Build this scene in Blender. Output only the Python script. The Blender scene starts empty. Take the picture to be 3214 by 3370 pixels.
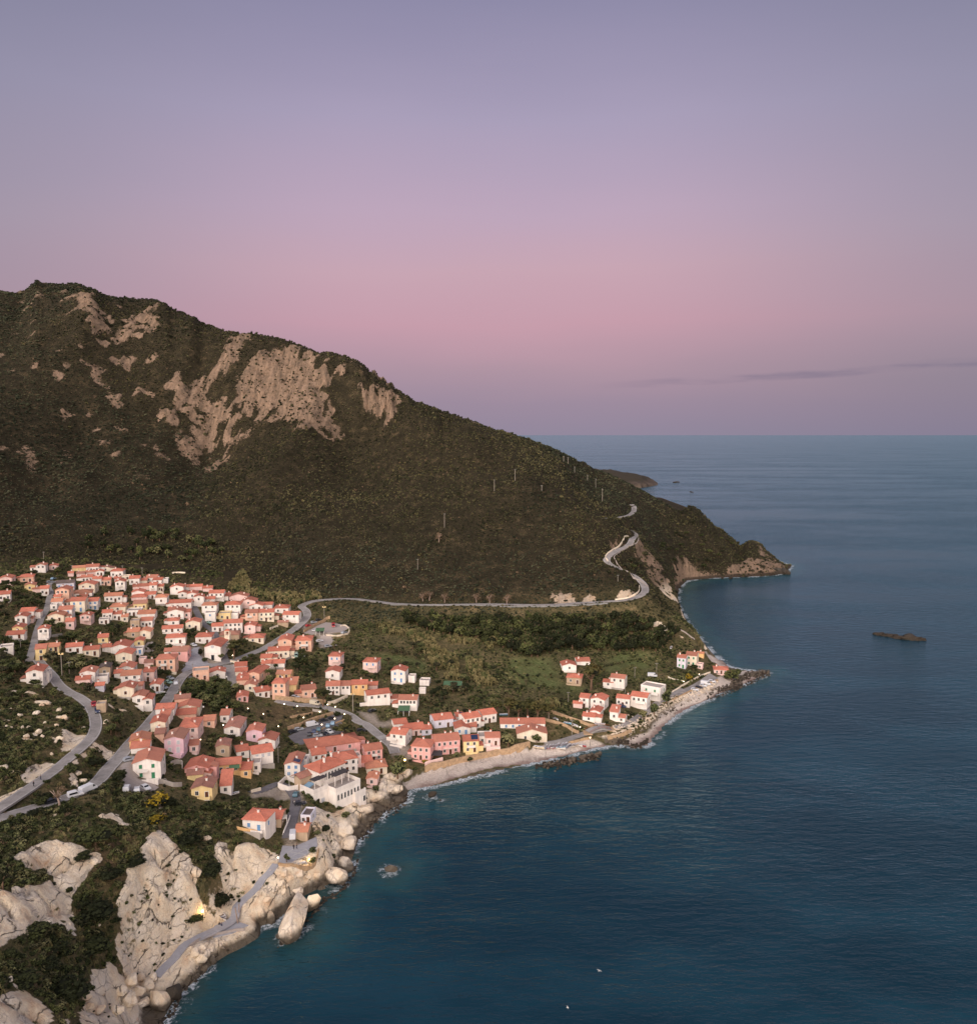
import bpy, bmesh, math, random
import numpy as np
from mathutils import Vector, Matrix
random.seed(7); rng = np.random.default_rng(11)
S = bpy.context.scene; COL = S.collection
# ------------------------------------------------------------------ camera
H = 140.0; F = 2700.0; PITCH = math.radians(5.487)
FW = np.array([0, math.cos(PITCH), -math.sin(PITCH)]); UP = np.array([0, math.sin(PITCH), math.cos(PITCH)])
CAM = np.array([0, 0, H])
cd = bpy.data.cameras.new('camera'); cam = bpy.data.objects.new('camera', cd); COL.objects.link(cam)
cam.location = (0, 0, H); cam.rotation_euler = (math.radians(90) - PITCH, 0, 0)
cd.sensor_fit = 'HORIZONTAL'; cd.sensor_width = 36; cd.lens = 36 * F / 3214; cd.clip_start = 1; cd.clip_end = 300000
S.camera = cam
def ray(u, v):
    return FW + np.array([1, 0, 0]) * ((u - 1607) / F) - UP * ((v - 1685) / F)
def at_z(u, v, z):
    d = ray(u, v); t = (z - H) / d[2]; return CAM + d * t
def at_y(u, v, y):
    d = ray(u, v); return CAM + d * (y / d[1])
def proj(X, Y, Z):
    zc = Y * FW[1] + (Z - H) * FW[2]; up = Y * UP[1] + (Z - H) * UP[2]
    zc = np.where(zc < 1, 1, zc)
    return 1607 + F * X / zc, 1685 - F * up / zc, zc
# ------------------------------------------------------------------ numpy noise
def _hash(ix, iy, s):
    n = (ix.astype(np.int64) * 374761393 + iy.astype(np.int64) * 668265263 + s * 1274126177) & 0x7fffffff
    n = ((n ^ (n >> 13)) * 1274126177) & 0x7fffffff
    return ((n ^ (n >> 16)) & 0xffff) / 65535.0
def vnoise(x, y, s=0):
    ix = np.floor(x); iy = np.floor(y); fx = x - ix; fy = y - iy
    fx = fx * fx * (3 - 2 * fx); fy = fy * fy * (3 - 2 * fy)
    a = _hash(ix, iy, s); b = _hash(ix + 1, iy, s); c = _hash(ix, iy + 1, s); d = _hash(ix + 1, iy + 1, s)
    return (a * (1 - fx) + b * fx) * (1 - fy) + (c * (1 - fx) + d * fx) * fy
def fbm(x, y, o=4, s=0):
    r = 0; a = .5
    for i in range(o):
        r = r + a * vnoise(x * 2 ** i + 17.3 * i, y * 2 ** i - 9.1 * i, s + i); a *= .5
    return r / (1 - .5 ** o)
def voro(x, y, s=0, jit=.9):
    ix = np.floor(x); iy = np.floor(y); f1 = np.full(x.shape, 9.); f2 = np.full(x.shape, 9.); idv = np.zeros(x.shape)
    for dx in (-1, 0, 1):
        for dy in (-1, 0, 1):
            cx = ix + dx; cy = iy + dy
            px = cx + .5 + jit * (_hash(cx, cy, s) - .5); py = cy + .5 + jit * (_hash(cx, cy, s + 5) - .5)
            d = np.hypot(x - px, y - py); h = _hash(cx, cy, s + 9)
            m = d < f1
            f2 = np.where(m, f1, np.minimum(f2, d)); idv = np.where(m, h, idv); f1 = np.where(m, d, f1)
    return f1, f2, idv
def sst(a, b, x):
    t = np.clip((x - a) / (b - a), 0, 1); return t * t * (3 - 2 * t)
def inpoly(px, py, poly):
    r = np.zeros(px.shape, bool); n = len(poly); j = n - 1
    for i in range(n):
        xi, yi = poly[i]; xj, yj = poly[j]
        if yi != yj:
            c = ((yi > py) != (yj > py)) & (px < (xj - xi) * (py - yi) / (yj - yi) + xi); r ^= c
        j = i
    return r
def segdist(px, py, pts, closed=False):
    d = np.full(px.shape, 1e9); n = len(pts)
    for i in range(n if closed else n - 1):
        ax, ay = pts[i][:2]; bx, by = pts[(i + 1) % n][:2]
        L = (bx - ax) ** 2 + (by - ay) ** 2 + 1e-9
        t = np.clip(((px - ax) * (bx - ax) + (py - ay) * (by - ay)) / L, 0, 1)
        d = np.minimum(d, np.hypot(px - ax - t * (bx - ax), py - ay - t * (by - ay)))
    return d
# crops of the reference that measurements were read in: offset and scale
CR = {'1': (0, 1800, 2.931), '2': (540, 1800, 2.931), '3': (0, 2150, 2.931), '4': (540, 2150, 2.931), '5': (1000, 2050, 2.931),
      '6': (1600, 2050, 2.931), '7': (540, 2500, 2.931), '8': (2000, 2000, 2.931), 'a': (0, 2500, 2.2613), 'b': (500, 2700, 2.345),
      'c': (1100, 2300, 1.876), 'd': (1200, 1300, 1.2507), 'm': (0, 880, 1.34), 'n': (0, 0, 1.0), 'h': (960, 2480, 4.69),
      'k': (480, 2060, 4.467), 'l': (480, 2320, 4.467), 'q': (900, 2300, 4.69), 'o': (0, 1820, 5.685), 'p': (300, 1820, 5.685)}
def px(c, x, y):
    o = CR[c]; return o[0] + x / o[2], o[1] + y / o[2]
def pxs(c, s):
    f = [float(t) for t in s.replace(',', ' ').split()]
    return [px(c, f[i], f[i + 1]) for i in range(0, len(f), 2)]
# ------------------------------------------------------------------ terrain
coast_px = [(520, 3430), (548, 3341), (600, 3255), (660, 3204), (690, 3172), (760, 3120), (805, 3084), (835, 3045), (890, 3046), (950, 3000),
    (1000, 2950), (1060, 2920), (1110, 2905), (1151, 2868), (1165, 2815), (1185, 2760), (1225, 2724), (1268, 2673), (1336, 2640), (1345, 2600), (1422, 2588),
    (1542, 2561), (1713, 2522), (1860, 2490), (1960, 2462), (2040, 2452), (2082, 2462), (2133, 2455), (2210, 2368), (2279, 2325), (2398, 2272), (2500, 2232),
    (2527, 2212), (2440, 2204), (2398, 2193), (2347, 2150), (2279, 2073), (2227, 1987), (2236, 1936), (2261, 1910), (2364, 1902), (2450, 1900), (2530, 1896), (2585, 1888)]
coast = [tuple(at_z(u, v, 0)[:2]) for u, v in coast_px]
coast += [(322, 860), (318, 905), (300, 960), (292, 1030), (300, 1120), (330, 1250), (380, 1500), (380, 1800), (-1400, 1800), (-1400, -100), (-260, -100), (-150, 20), (-90, 95), (-68, 140), (-69, 172)]
ctl = []
def cz(u, v, z): p = at_z(u, v, z); ctl.append((p[0], p[1], z))
def cy(u, v, y): p = at_y(u, v, y); ctl.append((p[0], p[1], p[2])); return p
for t in """0 1850 55;200 1860 52;400 1850 50;600 1880 46;800 1900 42;1000 1960 34;1200 1975 29;1500 1990 26;1800 1990 27;2000 1980 31;2110 1955 36;
0 2100 45;300 2050 39;600 2050 33;900 2050 28;1150 2080 21;0 2300 42;200 2250 40;400 2250 33;640 2220 24;900 2200 20;1150 2250 13;1500 2150 12;1800 2150 13;
2000 2150 9;2200 2200 6;0 2550 41;280 2400 37;500 2450 28;750 2450 19;1000 2400 13;1250 2420 7;1450 2430 5.5;1700 2450 4;1900 2400 4;2100 2380 4;2200 2300 4;
2330 2250 3.5;0 2730 38;260 2600 34;500 2640 26;750 2600 17;1000 2650 10;1150 2600 6;1300 2530 3.5;0 3000 37;0 3300 36;200 3000 32;200 3250 24;400 2850 27;
400 3050 16;400 3250 7;540 3180 3.5;600 2950 15;600 2750 21;800 2780 15;850 2900 9;985 2808 9;800 3010 3.5;640 3120 3.2;760 3080 3;-400 2700 46;-400 2200 58;-400 3200 48;-500 1900 75;
1100 2720 8;1200 2650 4;450 3300 2;1060 2860 6;1700 2230 8;1950 2300 5;2330 2150 4;2090 1890 40;2000 1845 50;2085 1770 58;2050 1705 66;2085 1670 72""".replace('\n', '').split(';'):
    cz(*[float(q) for q in t.split()])
ridge = [(-60, 960, 1120), (0, 947, 1110), (65, 952, 1090), (123, 915, 1080), (257, 925, 1060), (368, 970, 1040), (514, 977, 1000), (582, 1011, 985), (754, 1084, 960), (908, 1101, 930),
    (1079, 1151, 900), (1182, 1179, 880), (1302, 1259, 860), (1370, 1311, 850), (1456, 1341, 845), (1542, 1370, 845), (1696, 1422, 870), (1799, 1456, 900), (1884, 1494, 930),
    (1970, 1537, 950), (2056, 1573, 950), (2141, 1619, 940), (2227, 1662, 930), (2278, 1667, 925), (2347, 1696, 915), (2433, 1747, 895), (2501, 1777, 880), (2555, 1815, 868)]
for u, v, y in ridge:
    p = cy(u, v, y); w = min(1, max(0, p[2] / 120))
    ctl.append((p[0] * 1.06, p[1] + 130, p[2] - 75 * w - 4)); ctl.append((p[0] * 1.15, p[1] + 320, max(-5, p[2] - 170 * w - 8)))
ctl.append((-900, 1100, 380)); ctl.append((-900, 700, 170)); ctl.append((-600, 1500, 200)); ctl.append((-900, 1500, 200))
for i in range(0, len(coast_px), 2):
    ctl.append((coast[i][0], coast[i][1], 0.0))
ctl = np.array(ctl)
# rounded buttress of the bare cliff
for u, v, y in ((1000, 1330, 838), (1080, 1240, 862), (700, 1480, 812), (1120, 1420, 812)):
    p = at_y(u, v, y); ctl = np.vstack([ctl, [p[0], p[1], p[2]]])
C0 = 14.0
def _phi(r2): return np.sqrt(r2 + C0 * C0)
n = len(ctl); A = np.zeros((n + 3, n + 3))
d2 = (ctl[:, None, 0] - ctl[None, :, 0]) ** 2 + (ctl[:, None, 1] - ctl[None, :, 1]) ** 2
A[:n, :n] = _phi(d2) - np.eye(n) * 2.0
A[:n, n] = 1; A[:n, n + 1] = ctl[:, 0] / 100; A[:n, n + 2] = ctl[:, 1] / 100; A[n:, :n] = A[:n, n:].T
W = np.linalg.solve(A, np.concatenate([ctl[:, 2], [0, 0, 0]]))
def seg(a, b, s): return list(np.arange(a, b - 1e-6, s))
GX = np.array(seg(-780, -420, 5) + seg(-420, -150, 2.6) + seg(-150, 30, .75) + seg(30, 340, 2.6) + seg(340, 540, 9) + [540])
GY = np.array(seg(80, 150, 1.6) + seg(150, 320, .75) + seg(320, 640, 2.1) + seg(640, 1180, 4) + seg(1180, 1800, 26) + [1800])
XX, YY = np.meshgrid(GX, GY)
ZZ = np.full(XX.shape, W[n]) + W[n + 1] * XX / 100 + W[n + 2] * YY / 100
for i in range(n):
    ZZ += W[i] * _phi((XX - ctl[i, 0]) ** 2 + (YY - ctl[i, 1]) ** 2)
sd = segdist(XX, YY, coast, True); INS = inpoly(XX, YY, coast); SD = np.where(INS, sd, -sd)
ZBASE = ZZ.copy()
def bil(G, x, y):
    x = np.asarray(x, float); y = np.asarray(y, float)
    i = np.clip(np.searchsorted(GX, x) - 1, 0, len(GX) - 2); j = np.clip(np.searchsorted(GY, y) - 1, 0, len(GY) - 2)
    fx = np.clip((x - GX[i]) / (GX[i + 1] - GX[i]), 0, 1); fy = np.clip((y - GY[j]) / (GY[j + 1] - GY[j]), 0, 1)
    return (G[j, i] * (1 - fx) + G[j, i + 1] * fx) * (1 - fy) + (G[j + 1, i] * (1 - fx) + G[j + 1, i + 1] * fx) * fy
# surface cover, read off the photograph: (crop, nearest Y, farthest Y, outline)
ROCK = [('m', 700, 1000, "1290 330 1390 380 1450 470 1460 590 1530 690 1500 740 1350 760 1270 740 1260 680 1100 660 1060 590 1030 520 1080 450 1180 360"),
 ('m', 650, 1000, "1350 700 1345 800 1300 805 1310 740"), ('m', 650, 1000, "950 600 1040 560 1050 720 950 740 900 790 800 810 830 740 880 650"),
 ('m', 650, 1000, "890 530 905 560 800 650 730 670 780 610"), ('m', 600, 1000, "1010 740 1030 770 980 860 890 880 900 850 1000 790"),
 ('m', 700, 1000, "1560 460 1640 490 1750 570 1740 640 1640 570 1570 520"), ('m', 700, 1000, "1650 460 1740 520 1795 570 1770 575 1700 530"),
 ('m', 700, 1000, "1010 310 1090 300 1110 340 1000 370"), ('m', 700, 1100, "620 140 650 150 590 260 540 295 480 285 550 220 570 170"),
 ('m', 700, 1100, "500 180 530 190 430 280 380 310 340 300 430 230"), ('m', 700, 1100, "650 220 710 230 690 280 630 270"),
 ('m', 900, 1200, "165 42 185 60 170 92 100 116 88 100"), ('m', 600, 1100, "600 360 650 360 650 410 610 415"), ('m', 700, 1100, "300 350 340 350 330 390 300 390"),
 ('m', 600, 1000, "1000 380 1040 370 1060 420 900 520 800 540 900 470"), ('m', 600, 1000, "650 590 670 600 660 620"), ('m', 500, 1000, "1160 940 1190 940 1175 960"),
 ('d', 600, 1000, "1620 600 1680 620 1735 690 1730 745 1560 755 1420 755 1440 720 1550 690 1640 660"), ('d', 400, 800, "1010 590 1080 590 1040 640 1010 660"),
 ('d', 450, 800, "1100 640 1170 620 1230 720 1280 800 1270 850 1200 790 1130 700"), ('d', 450, 800, "690 820 790 800 930 820 960 850 780 862"),
 ('d', 450, 800, "1040 800 1100 780 1120 800 1090 830 1020 850"), ('d', 500, 800, "1270 660 1330 680 1400 740 1300 770 1280 720"), ('d', 400, 700, "1140 900 1250 960 1330 985 1320 1010 1180 960"),
 ('a', 150, 270, "1140 540 1190 520 1270 620 1400 720 1480 870 1460 980 1590 1000 1600 1180 1560 1240 1400 1270 1390 1400 1300 1500 1190 1595 900 1540 870 1340 900 1180 860 1090 930 950 960 800 1080 690 1030 690"),
 ('a', 130, 270, "60 740 200 660 380 600 640 660 720 750 620 900 540 1000 540 1160 380 1250 60 1350 0 1400 -200 1400 -200 1020 60 980 150 950 300 930 430 850 200 830"),
 ('a', 100, 230, "-200 1760 0 1760 130 1720 390 1880 400 1940 300 2100 -200 2100"), ('a', 120, 270, "650 1600 850 1520 900 1600 1190 1590 1320 1640 1400 1700 1230 2000 580 2100 600 1850 700 1700"),
 ('b', 170, 300, "500 190 560 180 620 220 700 190 960 200 980 320 900 400 800 500 740 600 600 610 540 400 480 260"),
 ('b', 170, 300, "900 400 990 340 1270 400 1260 520 1000 560 960 700 960 850 720 850 700 780 760 620"), ('b', 190, 320, "1270 120 1420 100 1580 120 1620 270 1580 420 1400 560 1300 530 1250 440"),
 ('h', 220, 340, "330 880 700 960 1300 800 1330 700 1050 700 1350 560 1500 450 1820 440 1820 560 1700 800 1330 900 1330 1100 1100 1330 480 1300 400 1400 300 1100"),
 ('b', 160, 300, "250 880 480 800 760 790 960 790 960 860 780 980 600 1100 500 1220 300 1340 0 1500 -120 1320 180 1060"),
 ('3', 180, 300, "620 730 830 760 840 800 700 930 600 900"), ('3', 180, 300, "300 1060 450 1010 580 1060 400 1200 250 1230 200 1150"),
 ('3', 170, 300, "0 1340 200 1270 350 1230 250 1300 60 1420 0 1470 -200 1500 -200 1400"), ('3', 170, 300, "670 1170 740 1150 760 1260 690 1260"), ('3', 170, 320, "960 870 1050 870 1100 920 1060 1030 1000 960"),
 ('3', 180, 320, "290 570 380 570 370 610 290 610"), ('3', 180, 320, "230 780 280 780 270 850 230 840"), ('3', 180, 320, "360 470 480 470 470 520 370 520"), ('3', 180, 320, "520 600 640 600 650 660 540 640"),
 ('3', 180, 320, "320 730 390 730 390 800 330 800"), ('3', 170, 320, "690 1080 860 940 900 870 960 880 820 1010 760 1060 700 1120")]
SAND = [('c', 280, 420, "420 500 560 440 680 415 880 330 1230 290 1560 262 1690 270 1640 330 1200 400 1000 410 800 470 590 540 470 565"), ('n', 330, 520, "2030 2440 2133 2395 2200 2330 2330 2255 2400 2215 2560 2190 2560 2240 2398 2300 2279 2350 2210 2390 2133 2480"),
 ('n', 420, 620, "2290 2090 2347 2145 2405 2195 2370 2200 2310 2130")]
PALE = [('2', 380, 560, "1330 760 1540 690 1800 800 1720 860 1480 870 1350 830"), ('2', 380, 560, "1480 870 1600 850 1650 950 1500 980"), ('2', 340, 480, "240 980 330 950 400 1080 560 1060 640 1120 350 1190 180 1190 240 1100"),
 ('5', 300, 460, "520 860 680 870 720 960 960 930 980 960 800 1010 680 1000"), ('3', 220, 300, "1150 1080 1290 1000 1330 1220 1500 1200 1480 1330 1200 1350 1130 1150"), ('7', 230, 330, "830 330 1090 270 1340 300 1340 460 1250 780 1480 780 1480 1000 1110 1020 1150 760 1220 480 1240 380 840 370"),
 ('5', 300, 430, "830 1180 1010 1180 1060 1340 930 1300 850 1280")]
GREEN = [('6', 380, 560, "1130 430 1480 360 1560 480 1300 600 1150 520"), ('6', 380, 600, "230 340 640 330 700 500 640 640 300 620 200 450"), ('5', 380, 560, "380 330 900 300 1180 380 1200 470 800 430 560 300"), ('6', 380, 560, "600 850 780 900 900 990 700 980"),
 ('4', 300, 460, "160 260 620 260 660 380 560 420 300 480 200 400"), ('6', 380, 560, "660 560 1000 640 900 700 650 690"), ('8', 380, 560, "0 430 380 420 470 560 200 640 0 560")]
DRY = [('4', 300, 460, "850 560 1100 500 1480 540 1560 570 1200 620 1180 700 900 640"), ('a', 180, 300, "650 560 1150 520 1050 680 930 940 700 950 640 700")]
UU, VV, _zc = proj(XX, YY, ZZ)
def mask(L):
    m = np.zeros(XX.shape)
    for c, y0, y1, s in L: m = np.maximum(m, (inpoly(UU, VV, pxs(c, s)) & (YY > y0) & (YY < y1)).astype(float))
    return m
def blur(m, k=1):
    for _ in range(k):
        q = m.copy(); q[1:] += m[:-1]; q[:-1] += m[1:]; q[:, 1:] += m[:, :-1]; q[:, :-1] += m[:, 1:]; m = q / 5
    return m
Mrock = blur(mask(ROCK), 2); Msand = blur(mask(SAND), 2); Mpale = blur(mask(PALE), 1); Mgreen = blur(mask(GREEN), 5); Mdry = blur(mask(DRY), 4)
# ragged rock outline, and rock along every steep shore
rag = np.where(YY > 480, .42 * fbm(XX / 12, YY / 17, 3, 3) + .58 * fbm(XX / 5.5, YY / 6, 3, 4), fbm(XX / 9, YY / 9, 4, 3))
Mfar = blur(mask([q for q in ROCK if q[1] >= 400]), 9); Mrock = np.where(YY > 480, Mfar, Mrock)
near = sst(330, 250, YY) * sst(-140, -120, XX)
Mrock = np.where(YY > 480, sst(.28, .62, Mrock * .75 + (rag - .47) * 2.4 * sst(.02, .5, Mrock)), sst(.25, .5, Mrock * .9 + (rag - .5) * .7 * sst(.02, .5, Mrock)))
shore = np.where(YY < 345, np.where((VV > 2980) & (UU < 400), sst(4, 2, SD), sst(14, 8, SD)), sst(9, 3, SD)) * INS * (1 - sst(.1, .4, Msand))
Mrock = np.maximum(Mrock, shore * np.where(YY > 640, .8, 1) )
halo = np.clip(blur(Mfar, 60) * 4, 0, 1)
spots = sst(.66 - .055 * halo, .72 - .055 * halo, fbm(XX / 13 + 4, YY / 13, 3, 40)) * sst(520, 700, YY) * sst(70, 150, ZZ)
Mrock = np.maximum(Mrock, spots * sst(.48, .62, fbm(XX / 150, YY / 150, 2, 61)) * .9)
Mrock = np.maximum(Mrock, .9 * sst(.73, .78, fbm(XX / 6, YY / 6, 3, 71)) * sst(330, 300, YY) * (ZZ > 24)) * (1 - Msand)
# relief
mt = sst(45, 110, ZZ) * sst(500, 620, YY)
gul = np.abs(fbm(XX / 95 + 3, YY / 210, 3, 21) - .5) * 2
gu2 = np.abs(fbm(XX / 170 + .4 + .25 * YY / 170, YY / 420, 2, 23) - .5) * 2
ZZ += mt * ((.35 - gul) * 22 + (.4 - gu2) * 46 + (fbm(XX / 38, YY / 38, 3, 30) - .5) * 9) * sst(0, 60, SD)
rr = np.abs(fbm(XX / 16 + .3 * YY / 16, YY / 50, 4, 50) - .5) * 2
r2 = np.abs(fbm(XX / 7 + .5 * YY / 9, YY / 26, 3, 55) - .5) * 2
r3, r4, _q = voro((XX + .4 * YY) / 13 + fbm(XX / 9, YY / 9, 2, 58), YY / 17 + fbm(XX / 9, YY / 9, 2, 59), 57)
ZZ += mt * Mrock * ((.3 - rr) * 8 + (.3 - r2) * 5 + (_q - .5) * 5 - np.clip(1 - (r4 - r3) / .14, 0, 1) * 3)
ZZ += (fbm(XX / 7, YY / 7, 3, 12) - .5) * .9 * (1 - near * .5) * sst(0, 25, SD)
# granite slabs of the foreground: joints opened by weathering
wx = XX + (fbm(XX / 11, YY / 11, 2, 7) - .5) * 7; wy = YY + (fbm(XX / 11, YY / 11, 2, 8) - .5) * 7
f1, f2, cid = voro((wx + wy * .22) / 6.5, wy / 21, 3)
g1, g2, gid = voro(wx / 5.2, wy / 5.8, 8)
JOINTS = [('a', .45, "1105 1560 1130 1490 1180 1400 1230 1250 1265 1090"), ('a', .4, "1115 1210 1160 1090 1190 980"), ('a', 1.2, "930 1290 960 1240 1060 1050 1095 920"), ('a', .9, "905 1250 930 1180 1000 1070 1080 860"), ('a', .6, "1225 1225 1250 1150 1285 1070"), ('a', .5, "1300 1200 1340 1130 1385 1060"),
 ('a', .7, "1150 880 1200 900 1240 880 1295 840"), ('a', .6, "1020 1080 1050 980 1090 860"), ('a', .3, "880 1370 960 1330 1100 1230 1200 1225 1300 1215"), ('a', .8, "1190 940 1250 970 1330 960 1440 1040"), ('a', .4, "1120 700 1200 800 1320 790"), ('a', .5, "1440 880 1500 980 1590 1000"), ('a', .4, "1390 1400 1320 1330 1380 1230"),
 ('a', .4, "60 980 150 1000 260 960 360 1060"), ('a', .5, "240 1190 340 1120 420 1100 540 1080"), ('a', .4, "160 860 300 790 440 700"), ('a', .4, "200 900 330 860 440 830 560 760"), ('a', .5, "400 900 480 960 540 1010"), ('a', .6, "0 1780 90 1850 200 1870 330 1960"), ('a', .35, "100 1180 60 1100 0 1060"),
 ('b', .6, "470 240 540 300 600 400 700 560 720 600"), ('b', .5, "560 270 620 330 680 380 740 450 790 495"), ('b', .7, "600 190 615 240 620 300"), ('b', .35, "740 300 820 340 880 350"), ('b', .6, "520 380 560 420 590 470 600 560"), ('b', .35, "640 450 720 470 800 400"), ('b', .35, "850 440 900 540 960 640"), ('b', .5, "780 640 830 560 860 600 850 700"), ('b', .5, "880 660 930 600 1000 570"), ('b', .6, "980 500 1060 480 1110 540"), ('b', .6, "1000 420 1080 440 1180 430 1280 460"), ('b', .5, "1280 310 1310 340 1340 375"), ('b', .45, "1330 200 1400 210 1470 240 1500 290"), ('b', .5, "1290 460 1330 500 1330 560"), ('b', .4, "1400 230 1440 330 1470 420"), ('b', .45, "1350 120 1420 130 1500 170 1590 190"),
 ('h', .5, "500 1240 680 1200 760 1190 900 1200 1020 1200"), ('h', .4, "700 1190 700 1300"), ('h', .5, "1000 940 1080 1000 1180 1010 1290 960"), ('h', .5, "1480 480 1560 540 1600 640"), ('h', .5, "1100 760 1230 700 1400 720 1480 800"), ('h', .4, "560 1270 620 1350 640 1400"), ('h', .35, "480 1430 600 1480 760 1490"),
 ('a', .5, "900 1590 980 1640 1060 1760"), ('a', .5, "960 1580 1060 1680 1150 1700"), ('a', .4, "700 1700 800 1760 900 1740"), ('a', .5, "620 1850 760 1860 860 1800 900 1740"), ('a', .4, "1030 1600 1100 1640 1190 1650")]
jm = (YY < 345) & (XX < 40) & (SD > -6); jd = np.full(XX.shape, 50.); JD = np.full(XX.shape, 50.)
for c_, w_, s_ in JOINTS:
    pj = []
    for u_, v_ in pxs(c_, s_):
        d_ = ray(u_, v_); ts_ = np.linspace(100, 420, 1281); P_ = CAM[None] + ts_[:, None] * d_[None]; g_ = bil(ZBASE, P_[:, 0], P_[:, 1]); k_ = int(np.argmax(P_[:, 2] <= g_)); pj.append(P_[k_][:2])
    dd = segdist(XX[jm] + (fbm(XX[jm] / 2.2, YY[jm] / 2.2, 2, 6) - .5) * .9, YY[jm] + (fbm(XX[jm] / 2.2, YY[jm] / 2.2, 2, 9) - .5) * .9, pj); jd[jm] = np.minimum(jd[jm], dd / w_); JD[jm] = np.minimum(JD[jm], dd)
left = sst(-66, -76, XX)
gap = np.where(left > .5, (f2 - f1) / .12, (g2 - g1) / .2)
crk = np.clip(1 - gap, 0, 1) * (fbm(XX / 14, YY / 14, 2, 90) > .40)
dome = np.where(left > .5, (cid - .5) * 1.5 + .3 * (1 - f1), (gid - .4) * 2.2 + (1 - g1 * g1) * 1.0)
fg = sst(.3, .8, Mrock) * sst(345, 325, YY) * INS
crk = np.maximum(crk * .5 * (fbm(XX / 20, YY / 20, 2, 91) > .52), np.clip(1.6 - jd, 0, 1))
ZZ += fg * (dome * .6 * (sst(0, 10, SD) * .75 + .25) - crk * 2.3 + np.minimum(JD, 3.0) * .3 + (fbm(XX / 3.2, YY / 3.2, 4, 17) - .5) * 1.2 - np.abs(fbm(XX / 7 + .2 * YY / 7, YY / 11, 3, 19) - .5) * 3.2)
Mrock = Mrock * (1 - fg * np.clip((1.3 - jd) * 1.6, 0, 1) * (JD < .8) * .45)
sk = np.array([(-400, 980), (-60, 958), (0, 947), (40, 955), (65, 950), (95, 930), (123, 913), (140, 922), (170, 926), (257, 925), (310, 941), (368, 970), (440, 975), (514, 977), (550, 990), (582, 1011), (650, 1038), (700, 1065), (754, 1084), (830, 1090), (908, 1101), (1000, 1128), (1050, 1150), (1079, 1151), (1130, 1160), (1182, 1179), (1240, 1215), (1302, 1259), (1370, 1311), (1456, 1341), (1542, 1370), (1620, 1400), (1696, 1422), (1799, 1456), (1884, 1494), (1970, 1537), (2056, 1573), (2141, 1619), (2200, 1652), (2236, 1674), (2262, 1660), (2290, 1660), (2319, 1680), (2351, 1716), (2400, 1752), (2436, 1774), (2470, 1770), (2505, 1778), (2540, 1806), (2575, 1840), (2600, 1870), (3400, 1900)], float)
for it in range(3):
    uu_, vv_, zc_ = proj(XX, YY, ZZ); zone = INS & (YY > 640) & (YY < 1400); ub = np.arange(-420, 2620, 14.); dz = np.zeros(len(ub)); zr = np.full(len(ub), 300.); lastd = 0
    for i_, u_ in enumerate(ub):
        m_ = zone & (np.abs(uu_ - u_) < 12)
        if m_.any():
            k_ = np.argmin(np.where(m_, vv_, 1e9)); y_ = YY.flat[k_]; dz[i_] = (np.interp(u_, sk[:, 0], sk[:, 1]) + 7 - vv_.flat[k_]) * y_ / F; zr[i_] = ZZ.flat[k_]
    D_ = np.interp(uu_, ub, dz); R_ = np.maximum(12, np.interp(uu_, ub, zr)); ZZ = ZZ - D_ * sst(.45, .95, ZZ / R_) * zone
hk = sst(0, 9, SD) ; hb = sst(0, 26, SD)
ZZ = np.where(INS, np.maximum(ZZ, .5 + .02 * sd) * np.where(Msand > .3, hb, hk), np.maximum(-.55 * sd, -14) - .4)
ZZ = np.where(INS & (Msand > .3), np.clip(sd * .085, .05, 4.5) * sst(.1, .5, Msand) + ZZ * (1 - sst(.1, .5, Msand)), ZZ)
# ------------------------------------------------------------------ roads: smooth the ground under them
def unproj(u, v, zoff=0.0):
    d = ray(u, v); L = 90.0; lo = L; p = CAM
    ts = np.linspace(100, 1500, 2801); P = CAM[None] + ts[:, None] * d[None]
    g = bil(ZZ, P[:, 0], P[:, 1]) + zoff
    k = np.argmax(P[:, 2] <= g)
    if k == 0: k = len(ts) - 1
    a, b = ts[k - 1], ts[k]
    for _ in range(18):
        m = .5 * (a + b); p = CAM + m * d
        if p[2] <= float(bil(ZZ, p[0], p[1])) + zoff: b = m
        else: a = m
    p = CAM + b * d; return np.array([p[0], p[1], float(bil(ZZ, p[0], p[1]))])
def catmull(P, step=2.0):
    P = [np.array(p, float) for p in P]; out = []
    Q = [2 * P[0] - P[1]] + P + [2 * P[-1] - P[-2]]
    for i in range(1, len(Q) - 2):
        m = max(2, int(np.linalg.norm(Q[i + 1] - Q[i]) / step))
        for k in range(m):
            t = k / m; a, b, c, e = Q[i - 1], Q[i], Q[i + 1], Q[i + 2]
            out.append(.5 * (2 * b + (c - a) * t + (2 * a - 5 * b + 4 * c - e) * t * t + (3 * b - a - 3 * c + e) * t ** 3))
    out.append(Q[-2]); return np.array(out)
ROADS = {}
def road_line(name, pts, width, sm=12, asis=False):
    P = [unproj(u, v) for u, v in pts] if not asis else pts
    R = catmull(P, 2.0)
    R[:, 2] = bil(ZZ, R[:, 0], R[:, 1])
    z = R[:, 2].copy()
    for _ in range(sm * 3):
        z[1:-1] = .25 * z[:-2] + .5 * z[1:-1] + .25 * z[2:]
    R[:, 2] = np.maximum(z, .9); ROADS[name] = (R, width); flatten(R, width)
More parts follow.
